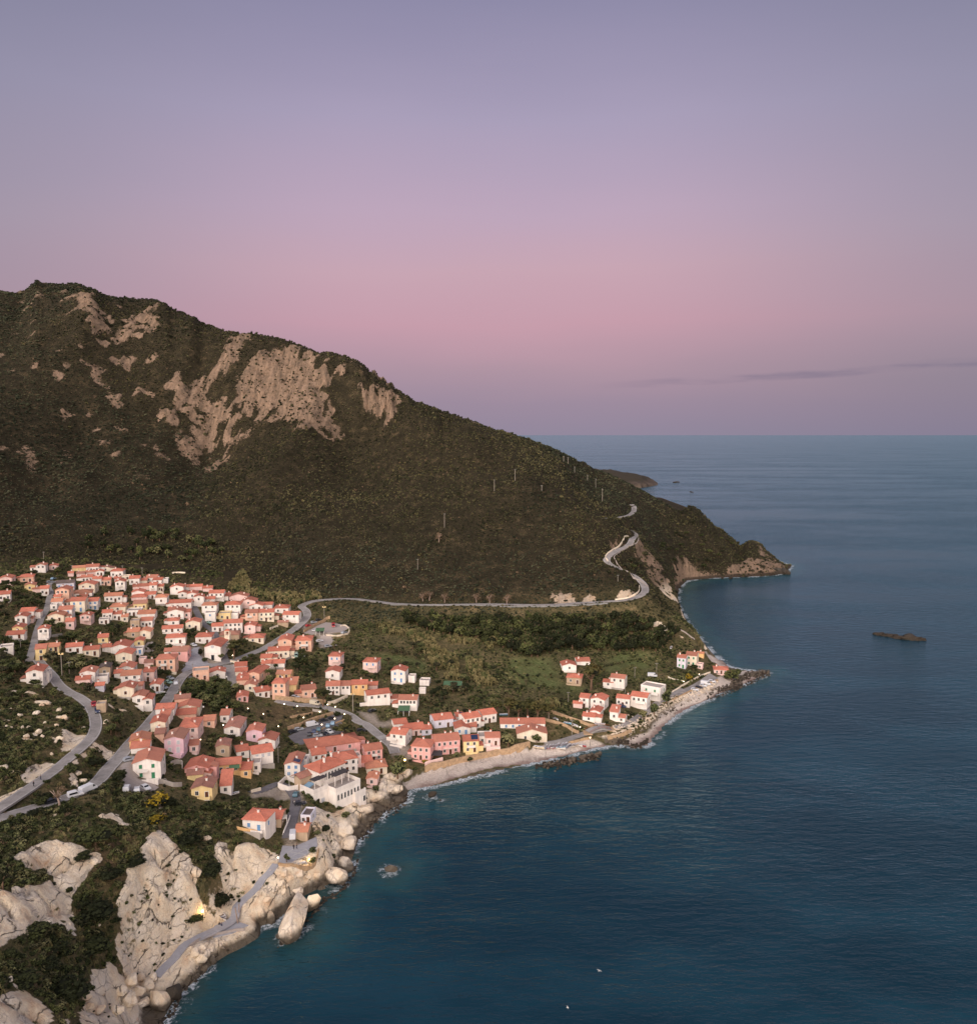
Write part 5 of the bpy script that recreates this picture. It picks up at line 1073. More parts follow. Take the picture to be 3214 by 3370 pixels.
def reeds():
    X, Y, r = jitter(-170, 130, 250, 660, 1.6, 321); ok = (bil(REED, X, Y) > .35) & (bil(ROADD, X, Y) > 1) & (r.random(len(X)) < .9) & (fbm(X / 14, Y / 14, 2, 3) > .3); P = []; SC = []; RO = []; ID = []
    for x, y in zip(X[ok], Y[ok]):
        if not free(x, y, .5): continue
        s = r.uniform(.8, 1.5); P.append((x, y, zt(x, y) + s)); SC.append((s, s, s * r.uniform(1.1, 1.7))); RO.append((r.normal() * .08, r.normal() * .08, r.uniform(0, 6.3))); ID.append(int(r.integers(3)) if r.random() < .5 else 0)
    scatter('reed_bed', P, SC, RO, ID, rp)
reeds()
# ------------------------------------------------------------------ single trees and bushes
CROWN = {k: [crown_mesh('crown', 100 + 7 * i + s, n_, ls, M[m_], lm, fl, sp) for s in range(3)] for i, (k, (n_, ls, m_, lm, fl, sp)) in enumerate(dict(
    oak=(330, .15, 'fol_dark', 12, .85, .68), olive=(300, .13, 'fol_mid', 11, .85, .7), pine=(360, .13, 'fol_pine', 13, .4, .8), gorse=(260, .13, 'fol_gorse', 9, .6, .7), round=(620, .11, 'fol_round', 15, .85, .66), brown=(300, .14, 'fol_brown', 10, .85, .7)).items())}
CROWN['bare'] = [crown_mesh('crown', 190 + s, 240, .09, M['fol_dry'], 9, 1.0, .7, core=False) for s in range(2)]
def trunk_mesh(name, seed, mat, limbs=4, lean=.1):
    r = random.Random(seed); b = MB(); b.tube([(0, 0, -.6), (lean * .3, 0, .25), (lean, .03, .62)], [.075, .06, .042], 6)
    for i in range(limbs):
        a = 6.28 * i / limbs + r.uniform(-.4, .4); z = r.uniform(.4, .6); q = r.uniform(.22, .4)
        b.tube([(lean * z, 0, z), (lean + math.cos(a) * q * .55, math.sin(a) * q * .55, z + .17), (lean + math.cos(a) * q, math.sin(a) * q, z + .34)], [.035, .025, .012], 5)
    return b.me(name, [mat], True)
TRUNK = [trunk_mesh('trunk', s, M['bark']) for s in range(3)]; PTRUNK = [trunk_mesh('trunk', 10 + s, M['bark'], 6, .08) for s in range(2)]; GTRUNK = [trunk_mesh('trunk', 20, M['greybark'], 7, .15)]
tr = random.Random(77)
def tree(kind, P, rad, hgt, label, group, cat='tree', bush=False):
    """rad: half the crown's width; hgt: whole height"""
    t = thing({'pine': 'pine_tree', 'oak': 'evergreen_tree', 'olive': 'olive_green_tree', 'gorse': 'gorse_bush', 'round': 'rounded_bush', 'brown': 'brown_bush', 'bare': 'bare_tree'}[kind], label, cat, P, tr.uniform(0, 6.3), group)
    ch = hgt * (.95 if bush else .72 if kind != 'pine' else .42); ch = min(ch, 2.2 * rad)
    c = obj('crown', CROWN[kind][tr.randrange(len(CROWN[kind]))], t, (0, 0, hgt - ch * .52)); fl = {'pine': .55, 'round': .9, 'gorse': .75}.get(kind, .95)
    c.scale = (rad * tr.uniform(.92, 1.08), rad * tr.uniform(.92, 1.08), ch * .5 / fl)
    k = obj('trunk', (PTRUNK if kind == 'pine' else GTRUNK if kind == 'bare' else TRUNK)[tr.randrange(1 if kind == 'bare' else 2)], t); k.scale = (hgt * .75, hgt * .75, hgt * .95)
    return t
def tree_px(kind, c, x, y, w, h, label, group, bush=True, cat='bush'):
    P = unproj(*px(c, x, y)); s = F / float(proj(*P)[2]) * CR[c][2]; rr_ = w / s / 2; hh_ = h / s * .92
    if bush and P[1] < 300: hh_ = max(rr_ * 1.05, hh_ - .75 * rr_); rr_ *= 1.2
    return tree(kind, P, rr_, hh_, label, group, cat, bush)
L1 = ('dense dark rounded bush growing on the granite headland slope', 'rounded bushes on the granite slope')
for x, y, w, h in ((710, 632, 275, 200), (1415, 632, 205, 160), (1570, 864, 165, 150), (690, 1215, 310, 260), (690, 1470, 270, 215), (530, 1800, 270, 310), (275, 1320, 210, 90), (200, 1690, 200, 200), (625, 750, 130, 95), (1020, 795, 160, 85), (815, 900, 180, 150),
    (520, 990, 60, 75), (185, 605, 80, 105), (300, 340, 115, 120), (370, 295, 60, 90), (545, 95, 100, 100), (630, 150, 90, 70), (885, 150, 105, 130), (20, 970, 70, 180), (430, 1440, 170, 110), (360, 1560, 150, 120), (60, 1480, 120, 100), (600, 1120, 100, 120), (250, 420, 100, 70), (720, 1320, 90, 70), (1250, 350, 120, 90), (1330, 400, 110, 80), (1560, 380, 140, 120), (1690, 430, 120, 100)):
    tree_px('round', 'a', x, y, w, h, *L1)
for (k, c, x, y, w, h, lab, gr, bush, cat) in [
    ('round', 'a', 1640, 1100, 150, 190, 'tall dark bush in the cleft beside the sloping footpath', None, True, 'bush'), ('round', 'a', 1450, 1215, 120, 110, 'bush glowing under the yellow lamp by the landing', None, True, 'bush'),
    ('gorse', 'a', 1180, 350, 180, 130, 'yellow flowering bush below the big roadside house', None, True, 'bush'), ('gorse', 'a', 1170, 480, 130, 80, 'yellow-green flowering bush on the slope above the rounded bushes', None, True, 'bush'), ('bare', 'a', 448, 355, 110, 180, 'bare brown tree leaning over the lower road', None, False, 'tree'),
    ('pine', 'k', 1295, 500, 350, 300, 'broad umbrella pine beside the church with bare pale limbs', None, False, 'tree'), ('round', 'k', 590, 500, 130, 130, 'dark tree beside the salmon house on the piazza', None, True, 'tree'), ('round', 'k', 200, 745, 190, 140, 'round dark tree hiding the pink balcony house', None, True, 'tree'),
    ('olive', 'k', 1110, 520, 130, 140, 'small pale green tree beside the church door', None, False, 'tree'), ('round', 'k', 800, 440, 100, 130, 'dark bush against the church flank', None, True, 'bush'), ('olive', 'k', 870, 530, 130, 80, 'low bush by the church steps', None, True, 'bush'),
    ('pine', '4', 1530, 520, 180, 190, 'umbrella pine beside the beach road with bare trunk', None, False, 'tree'), ('pine', '4', 1740, 815, 240, 130, 'broad low pine spreading over the car park', None, False, 'tree'), ('round', '4', 1675, 610, 90, 55, 'round bush at the car park corner', None, True, 'bush'),
    ('pine', '6', 1010, 650, 250, 270, 'large leaning pine with bare pale trunk beside the farmhouse', None, False, 'tree'), ('olive', '6', 210, 1195, 150, 150, 'leafy tree on the beach wall beside the pink house', None, True, 'tree'), ('olive', '6', 485, 1165, 110, 110, 'leafy tree in front of the wide cream gable house', None, True, 'tree'),
    ('olive', '6', 1510, 920, 105, 100, 'green bush on the shore wall before the villa', None, True, 'bush'), ('olive', '6', 1620, 895, 115, 150, 'tall bush on the shore below the white cube house', None, True, 'bush'), ('olive', '6', 1735, 790, 120, 170, 'leafy tree between the white cube house and the sea', None, True, 'tree'),
    ('gorse', '8', 780, 705, 100, 85, 'yellow-green tree by the shore road wall', None, True, 'tree'), ('oak', '8', 1190, 700, 190, 120, 'dark thicket around the pink bungalow on the pier root', None, True, 'tree'), ('oak', '8', 1240, 660, 120, 90, 'dark bush at the seaward side of the pink bungalow', None, True, 'bush'), ('oak', '8', 830, 600, 90, 60, 'round tree before the cream villa', None, True, 'tree'),
    ('olive', 'b', 1040, 330, 68, 80, 'small tree standing on the plaza edge by the ramp', None, False, 'tree'), ('olive', 'b', 1238, 245, 72, 62, 'bush beside the painted circle on the plaza', None, True, 'bush'), ('olive', 'b', 1240, 325, 62, 70, 'bush by the yellow plaza lamp', None, True, 'bush'),
    ('olive', 'c', 392, 495, 130, 135, 'big round tree at the head of the beach', None, True, 'tree'), ('olive', 'h', 835, 990, 155, 180, 'bushy tree against the white hotel foundation', None, True, 'tree'), ('round', 'h', 515, 1205, 190, 190, 'dark bush among rocks below the hotel', None, True, 'bush'), ('olive', 'h', 390, 1265, 135, 140, 'tree beside the brick hut on the plaza', None, True, 'tree'),
    ('olive', 'h', 1300, 610, 135, 150, 'tree in front of the pink rock hut', None, True, 'tree'), ('oak', 'h', 560, 995, 60, 90, 'small dark bush below the hotel terrace', None, True, 'bush'), ('oak', 'h', 1140, 710, 60, 60, 'little bush on the rocks by the beach', None, True, 'bush'),
    ('olive', 'c', 752, 372, 52, 55, 'bush at the pink inn wall above the beach', None, True, 'bush'), ('olive', 'c', 838, 392, 42, 42, 'round bush rooted in the beach wall', None, True, 'bush'), ('gorse', 'c', 560, 402, 50, 34, 'yellow-green bush by the inn awning', None, True, 'bush'), ('brown', '1', 855, 1400, 110, 120, 'rust-coloured tree in the lower gardens', None, True, 'tree'),
    ('brown', '1', 510, 1120, 190, 140, 'big rust-brown tree hiding the yellow house with orange roof', None, True, 'tree'), ('oak', '3', 340, 310, 120, 70, 'dark tree below the lonely two-level house', None, True, 'tree'), ('round', '3', 1150, 1230, 150, 130, 'dark thicket beside the parking yard of the roadside house', None, True, 'tree'), ('round', '3', 1540, 1225, 110, 65, 'clipped dark hedge at the corner of the big roadside house', None, True, 'hedge'), ('round', '3', 920, 1090, 170, 150, 'dark bush between the two roads', None, True, 'bush')]:
    tree_px(k, c, x, y, w, h, lab, gr, bush, cat)
for x, y, w, h in ((215, 905, 180, 190), (305, 935, 220, 190), (400, 900, 190, 170), (490, 945, 200, 200), (600, 945, 160, 170), (100, 890, 160, 150)):
    tree_px('pine', '6', x, y, w, h, 'umbrella pine in the grove behind the beach houses', 'umbrella pines behind the beach', False, 'tree')
def palm(c, x, y, w, h, label):
    P = unproj(*px(c, x, y)); s = F / float(proj(*P)[2]) * CR[c][2]; t = thing('palm_tree', label, 'palm tree', P, tr.uniform(0, 6)); hh = h / s * .85; R_ = w / s / 2; b = MB(); b.tube([(0, 0, -.5), (0, .1, hh * .5), (.1, .1, hh)], [.28, .22, .2], 7); obj('trunk', b.me('trunk', [M['bark']]), t)
    b = MB()
    for i in range(26):
        a = i * 2.4; el = .9 - 1.3 * (i / 26); p = []; 
        for k in range(6): q = k / 5 * R_; p.append(np.array([math.cos(a) * q * math.cos(el * .6), math.sin(a) * q * math.cos(el * .6), hh + math.sin(el) * q * .9 - .32 * q * q / R_]))
        sd_ = np.array([-math.sin(a), math.cos(a), 0]); wd = [.1, .32, .42, .38, .25, .03]
        for k in range(5): b.add([p[k] - sd_ * wd[k] - [0, 0, wd[k] * .5], p[k], p[k + 1], p[k + 1] - sd_ * wd[k + 1] - [0, 0, wd[k + 1] * .5]], [(0, 1, 2, 3)]); b.add([p[k] + sd_ * wd[k] - [0, 0, wd[k] * .5], p[k], p[k + 1], p[k + 1] + sd_ * wd[k + 1] - [0, 0, wd[k + 1] * .5]], [(3, 2, 1, 0)])
    obj('fronds', mesh('fronds', b.v, b.f, M['fol_dark']), t)
palm('q', 835, 1105, 210, 190, 'palm tree with wide fronds beside the white inn wing'); palm('k', 1800, 790, 110, 160, 'palm tree between stepped cluster and tall salmon house'); palm('2', 1075, 1190, 60, 60, 'small palm in front of the palm house'); palm('1', 1020, 1235, 70, 70, 'palm tree before the old stone house')
def grove(poly, n_, kinds, r0, r1, label, group, ymax, pad=1.0, hk=1.6, bush=False, mind=3.0):
    pts = pxs(*poly); us = [p[0] for p in pts]; vs_ = [p[1] for p in pts]; got = []; tries = 0
    while len(got) < n_ and tries < n_ * 40:
        tries += 1; u, v = tr.uniform(min(us), max(us)), tr.uniform(min(vs_), max(vs_))
        if not inpoly(np.array([u]), np.array([v]), pts)[0]: continue
        P = unproj(u, v); r_ = tr.uniform(r0, r1)
        if P[1] > ymax or not free(P[0], P[1], r_ * .55 + pad) or float(bil(ROADD, P[0], P[1])) < r_ * .7 + .8 or float(bil(PLAT, P[0], P[1])) > .1 or float(bil(Mrock, P[0], P[1])) > .5 or float(bil(Mpale, P[0], P[1])) > .3 or float(bil(Msand, P[0], P[1])) > .1: continue
        if any((P[0] - g[0]) ** 2 + (P[1] - g[1]) ** 2 < mind ** 2 for g in got): continue
        got.append(P); tree(tr.choice(kinds), P, r_, r_ * hk * tr.uniform(.85, 1.25), label, group, 'tree', bush)
grove(('n', "0 1890 300 1860 560 1900 640 2000 560 2260 420 2280 0 2250"), 125, ['oak', 'oak', 'olive', 'brown'], 1.7, 3.2, 'leafy garden tree between the upper village houses', 'garden trees of the upper village', 560)
grove(('n', "620 2060 920 2100 1060 2200 1000 2300 620 2330 560 2240"), 62, ['oak', 'olive', 'oak'], 1.6, 3.2, 'leafy tree around the church and stepped cluster', 'trees around the church', 450)
grove(('k', "540 800 1180 800 1330 900 1340 1250 800 1330 600 1050"), 46, ['oak', 'oak', 'olive'], 1.8, 3.2, 'dense green tree filling the dell below the piazza', 'trees of the dell below the piazza', 400, .3, 1.5, True)
grove(('l', "700 330 1450 330 1500 560 1100 1250 480 1100 450 700"), 44, ['oak', 'olive', 'brown'], 1.2, 2.3, 'leafy tree between the lower village houses', 'trees between the lower village houses', 330)
grove(('n', "0 2180 260 2190 330 2330 460 2430 380 2520 260 2420 200 2300 0 2330"), 46, ['oak', 'brown', 'olive'], 1.2, 2.6, 'scrubby tree on the slope along the upper road', 'trees along the upper road', 330)
grove(('n', "1000 2130 1400 2120 1560 2240 1480 2380 1280 2330 1100 2220"), 66, ['oak', 'olive', 'brown'], 1.3, 2.9, 'bushy tree in the gardens of the stream valley', 'trees of the stream valley', 520)
grove(('n', "1300 2045 1500 2042 1900 2042 2150 2040 2230 2090 2160 2150 1830 2140 1760 2170 1560 2110 1420 2080"), 200, ['oak', 'oak', 'round', 'round'], 2.8, 4.8, 'dense dark evergreen tree in the wood below the hillside road', 'trees of the dark wood below the hillside road', 620, .3, 1.7, True, 3.6)
grove(('n', "250 1740 640 1760 760 1830 640 1860 300 1830"), 40, ['oak', 'oak', 'olive'], 2.6, 4.4, 'broad evergreen tree in the wood at the mountain foot', 'trees of the wood at the mountain foot', 760, .3, 1.7, True, 4.5)
grove(('n', "1480 2330 1800 2200 2150 2230 2000 2300 1650 2400"), 30, ['olive', 'brown', 'oak'], 1.0, 2.0, 'small bush on the meadow behind the beach', 'bushes on the meadow behind the beach', 520)
grove(('n', "700 2640 900 2640 1000 2720 900 2790 760 2790 600 2720"), 20, ['olive', 'oak', 'brown'], .9, 1.8, 'bush around the white villa above the slabs', 'bushes around the white villa', 320)
grove(('n', "2020 1880 2250 1700 2400 1760 2480 1830 2300 1880 2200 1850 2120 1900"), 40, ['oak', 'brown'], 2.2, 3.6, 'wind-bent evergreen tree on the cape slope', 'trees on the cape slope', 960, .3, 1.3, True, 5)
for x, y in ((240, 850), (265, 845), (460, 855), (515, 858), (585, 860), (330, 855), (305, 605)): tree_px('bare', 'd', x, y, 52, 44, 'bare pale tree standing along the hillside road', 'bare trees along the hillside road', True, 'tree')
print('stuff', nm_, ng_, nf_)
# ------------------------------------------------------------------ paved areas
def pad(P, z, mat, name, skirt=1.5):
    b = MB(); b.prism([(p[0], p[1], z - skirt) for p in P], (0, 0, skirt + .09)); obj(name, b.me(name, [mat]), kind='structure')
pad(PLAZA_P, PLAZA_Z, M['paving'], 'plaza_pavement'); pad(CARP_P, CARP_Z, M['asphalt_dark'], 'car_park_pavement'); pad(QUAY_P, QUAY_Z, M['paving'], 'quay_pavement', 2.5); pad(LOT_P, LOT_Z, M['f'], 'viewpoint_pavement', 2.0); pad(PIER_P, PIER_Z, M['asphalt'], 'pier_pavement')
def drape_pad(name, poly, mat, dz=.12):
    P = [unproj(u, v) for u, v in pxs(*poly)]; x0, x1 = min(p[0] for p in P), max(p[0] for p in P); y0, y1 = min(p[1] for p in P), max(p[1] for p in P); st = 1.2
    X, Y = np.meshgrid(np.arange(x0, x1 + st, st), np.arange(y0, y1 + st, st)); ins = inpoly(X, Y, [p[:2] for p in P]); Z = bil(ZZ, X, Y) + dz
    if ins.sum() > 4: obj(name, grid_mesh(name, X, Y, Z, mat, ins), kind='structure')
for c in ('k', "600 520 660 330 760 320 800 480 930 560 1000 600 700 660 540 700 500 640"), ('3', "1150 1080 1240 1000 1290 1060 1320 1230 1500 1200 1480 1330 1200 1350 1140 1200"), ('2', "1490 860 1600 850 1650 950 1560 975 1490 940"), ('1', "1400 920 1470 920 1470 1010 1300 1020"):
    drape_pad('courtyard_pavement', c, M['paving'] if c[0] == 'k' else M['f'])
def ring(name, cu, r, wd, mat, z, ang=0):
    P = at_z(*cu, z); b = MB(); k = 56
    for i in range(k):
        a0, a1 = 2 * math.pi * i / k, 2 * math.pi * (i + 1) / k; b.add([(P[0] + q * math.cos(a), P[1] + q * math.sin(a), z) for a, q in ((a0, r - wd), (a1, r - wd), (a1, r), (a0, r))], [(0, 1, 2, 3)])
    for s_ in (1, -1):
        d = np.array([math.cos(ang + s_ * .6), math.sin(ang + s_ * .6), 0]); q = np.array([-d[1], d[0], 0]); e = P - d * (r - wd) * (1 if s_ > 0 else .9); f = P + d * (r - wd) * (1 if s_ > 0 else .9); zo = np.array([0, 0, .004 * (s_ < 0)])
        b.add([e - q * wd / 2 + zo, f - q * wd / 2 + zo, f + q * wd / 2 + zo, e + q * wd / 2 + zo], [(0, 1, 2, 3)])
    obj(name, b.me(name, [mat]), kind='structure'); return P
s0 = F / float(proj(*unproj(*px('7', 1290, 905)))[2]); RINGC = ring('pavement_marking', px('7', 1290, 905), 102 / 2.931 / s0, .32, M['line'], PLAZA_Z + .12, .3)
# ------------------------------------------------------------------ walls and fences
def wall(name, label, cat, poly, hgt, th, mat, group=None, closed=False, cap=True, down=1.5, asz=None):
    P = [unproj(u, v) for u, v in pxs(*poly)]; R = catmull(P, 2.5) if len(P) > 2 and not closed else np.array(P + ([P[0]] if closed else [])); R[:, 2] = bil(ZZ, R[:, 0], R[:, 1]) if asz is None else asz
    T = np.gradient(R[:, :2], axis=0); T /= np.linalg.norm(T, axis=1)[:, None] + 1e-9; N = np.stack([-T[:, 1], T[:, 0]], 1) * th / 2; b = MB(); vs = []
    for p, n_ in zip(R, N): vs += [(p[0] - n_[0], p[1] - n_[1], p[2] - down), (p[0] - n_[0], p[1] - n_[1], p[2] + hgt), (p[0] + n_[0], p[1] + n_[1], p[2] + hgt), (p[0] + n_[0], p[1] + n_[1], p[2] - down)]
    k = len(R); b.add(vs, [(4 * i + j, 4 * i + (j + 1) % 4, 4 * i + 4 + (j + 1) % 4, 4 * i + 4 + j) for i in range(k - 1) for j in range(4)] + [(0, 1, 2, 3), (4 * k - 4, 4 * k - 3, 4 * k - 2, 4 * k - 1)])
    me = b.me(name, [mat]); c0 = R[0]; me.transform(Matrix.Translation((-c0[0], -c0[1], -c0[2]))); o = obj(name, me, None, c0, label=label, category=cat)
    if group: o['group'] = group
    return o
SW, WH = M['stonewall'], M['W']
wall('retaining_wall', 'long tan retaining wall between the beach and the inn gardens', 'wall', ('c', "560 452 680 420 760 398 880 374 1000 346 1120 314 1205 296"), 2.4, .8, SW, None, False, True, 2.5)
wall('retaining_wall', 'pinkish terrace wall under the brown inn awning', 'wall', ('c', "560 425 600 412 668 392"), 2.2, .6, M['P'])
wall('retaining_wall', 'tan retaining wall above the beach road below the salmon tower house', 'wall', ('4', "1070 452 1180 462 1300 470 1420 478 1560 492"), 2.2, .6, SW)
wall('garden_wall', 'cream ramp wall beside the umbrella pine', 'wall', ('5', "230 790 300 775 380 740 420 720"), 1.6, .5, M['C'])
wall('retaining_wall', 'tan wall along the upper side of the car park', 'wall', ('q', "220 478 330 440 440 408 530 362 640 325 760 288 920 243"), 1.4, .5, SW)
wall('retaining_wall', 'low wall dividing the two levels of the car park', 'wall', ('q', "540 590 680 515 800 455 940 395 1090 340"), .7, .4, SW)
wall('stone_wall', 'rough dry stone wall lit by lamps above the car park', 'wall', ('q', "260 300 380 275 480 258 600 235"), 1.0, .5, SW)
wall('retaining_wall', 'tan wall holding the viewpoint car park', 'wall', ('2', "1350 822 1400 795 1480 748 1560 706 1600 690"), 1.6, .5, SW)
wall('parapet', 'low parapet round the pale viewpoint terrace', 'parapet', ('2', "1700 770 1745 762 1785 822 1700 858 1560 856"), .8, .4, M['C'])
wall('stone_wall', 'pale wall along the near bank of the stream', 'wall', ('6', "560 946 640 965 700 982 800 1025 890 1072"), 1.4, .5, SW)
wall('stone_wall', 'pale wall along the far bank of the stream', 'wall', ('6', "610 862 700 895 800 932 920 970 1060 1012"), 1.4, .5, SW)
wall('parapet', 'cream parapet of the shore road by the car park', 'parapet', ('8', "620 822 680 785 740 745 800 715 880 672 985 632"), .9, .4, M['C'])
wall('parapet', 'tan sea wall parapet of the pier car park', 'parapet', ('8', "620 900 700 860 800 810 900 765 1060 705"), .9, .5, SW)
wall('garden_wall', 'tan garden wall of the cream villa', 'wall', ('8', "580 680 610 695 660 708 730 722"), 1.0, .4, M['C'])
wall('parapet', 'white parapet along the plaza lane below the hotel', 'parapet', ('7', "1215 560 1195 620 1165 690 1145 750"), .9, .3, WH)
wall('parapet', 'tan sea-side parapet of the plaza', 'parapet', ('7', "1105 1022 1190 1034 1300 1044 1430 1036 1470 960 1490 880"), .9, .4, SW, None, False, True, 4.0)
wall('parapet', 'pale parapet curving round the landing quay', 'parapet', ('b', "290 985 350 940 430 908 560 878 640 860 715 852"), .8, .35, M['f'], None, False, True, 3.5)
wall('parapet', 'white walls of the triangular roofless terrace', 'terrace', ('7', "1102 268 1180 195 1300 250 1290 290 1200 305"), 1.7, .4, WH, None, True)
wall('garden_wall', 'orange garden wall below the white villa', 'wall', ('7', "700 672 780 690 860 702 925 715"), .9, .3, M['O'])
wall('garden_wall', 'cream forecourt wall of the arched-doorway house', 'wall', ('5', "540 805 580 800 640 795"), 1.5, .5, WH)
wall('retaining_wall', 'cream walled terrace before the bright orange roof', 'wall', ('o', "860 1320 950 1318 1080 1316 1180 1290"), 2.2, .4, M['C'])
wall('stone_wall', 'bare block wall of an unfinished yard beside the coral-pink house', 'wall', ('l', "370 900 440 868 530 880 535 940"), 1.6, .3, M['G'])
wall('stone_wall', 'second block wall of the yard below the coral-pink house', 'wall', ('l', "150 1165 250 1160 400 1205 530 1200"), 1.5, .3, M['G'])
wall('guard_wall', 'pale guard wall along the outer edge of the hillside road bend', 'wall', ('d', "1120 575 1125 600 1080 630 1040 655 1025 672 1040 700 1090 735 1130 765 1165 790"), .9, .4, M['f'])
wall('guard_wall', 'pale inner wall of the hillside road below the red cutting', 'wall', ('d', "1085 585 1060 605 1020 640 990 668 1000 685"), 1.2, .4, M['C'])
wall('guard_wall', 'cream wall on the inside of the last hillside road bend', 'wall', ('d', "1130 790 1125 815 1090 835 1030 846"), 1.1, .4, M['C'])
wall('guard_rail', 'long pale guard rail of the hillside road above the dark wood', 'guard rail', ('d', "100 866 240 866 390 867 560 872 700 873 850 868 1000 860"), .7, .15, M['metal'])
wall('stone_wall', 'thin pale terrace wall in the scrub above the village', 'wall', ('p', "1515 385 1600 375 1760 380"), .9, .5, M['C'])
wall('stone_wall', 'pale footpath wall on the point above the narrow beach', 'wall', ('8', "682 212 740 240 790 280 835 310"), .8, .6, M['f'])
for i, (c, s_, lb) in enumerate([('1', "350 985 350 1100", ''), ('k', "340 700 450 715", ''), ('1', "500 870 600 855", ''), ('2', "1020 800 1100 770", ''), ('2', "1100 1130 1260 1060", ''), ('4', "640 90 700 100 720 120", ''), ('4', "1430 560 1520 575", ''), ('l', "1550 1300 1690 1260", ''), ('l', "1000 1010 1390 1010", ''), ('4', "1180 30 1260 60", '')]):
    wall('garden_wall', 'short plastered garden wall among village plots', 'wall', (c, s_), 1.2, .3, M['C'] if i % 2 else M['G'], 'garden walls of the village')
# ------------------------------------------------------------------ church
def church():
    P = unproj(*px('k', 985, 505)); s = F / float(proj(*P)[2]) * 4.467; rz = -math.atan2(P[0], P[1]) - .28; t = thing('church', 'white gabled church with dark doorway facing the piazza', 'church', P, rz); w = 235 / s; D = 15; h = 185 / s / .93
    obj('wall', wall_mesh('G', w, D, h).me('wall', [M['W']]), t); rb, top = roof_mesh('G', w, D, h, .3); obj('roof', rb.me('roof', [M['r'], M['W']]), t)
    b = MB(); b.box(-1.0, 1.0, -.12, .1, -.3, 3.1, 0); b.box(-.72, .72, -.16, -.1, 0, 2.75, 1); d = obj('door', b.me('door', [M['trim'], M['pane']]), t)
    b = MB(); k = 14; b.prism([(1.0 * math.cos(6.283 * i / k), -.1, 1.0 * math.sin(6.283 * i / k)) for i in range(k)], (0, .15, 0)); b.prism([(.72 * math.cos(6.283 * i / k), -.13, .72 * math.sin(6.283 * i / k)) for i in range(k)], (0, .05, 0), 1); obj('rose_window', b.me('rose_window', [M['trim'], M['pale']]), t, (0, 0, h + .1))
    b = MB(); [b.box(x - .15, x + .15, -.1, .1, -.5, h * .92) for x in (-w / 2 + .2, w / 2 - .2)]; b.box(-w / 2, w / 2, -.09, .09, h * .5, h * .5 + .2); obj('pilasters', b.me('pilasters', [M['trim']]), t)
    b = MB(); q = 1.3; b.box(-q, q, -q, q, -2, h + 2.2); [b.box(sx * q - .22 * sx - .22, sx * q - .22 * sx + .22, sy * q - .22 * sy - .22, sy * q - .22 * sy + .22, h + 2.2, h + 4.4) for sx in (-1, 1) for sy in (-1, 1)]; b.box(-q - .12, q + .12, -q - .12, q + .12, h + 4.4, h + 4.7); tw = obj('bell_tower', b.me('bell_tower', [M['C']]), t, (w / 2 - .6, D + 1.0, 0))
    b = MB(); V = [(-q - .2, -q - .2, h + 4.7), (q + .2, -q - .2, h + 4.7), (q + .2, q + .2, h + 4.7), (-q - .2, q + .2, h + 4.7), (0, 0, h + 5.8)]; b.add(V, [(0, 3, 2, 1), (0, 1, 4), (1, 2, 4), (2, 3, 4), (3, 0, 4)]); obj('tower_roof', b.me('tower_roof', [M['r']]), tw)
    b = MB(); b.tube([(0, 0, h + 4.35), (0, 0, h + 4.0), (0, 0, h + 3.3), (0, 0, h + 3.15)], [.08, .3, .42, .55], 10); obj('bell', b.me('bell', [M['rust']]), tw)
church()
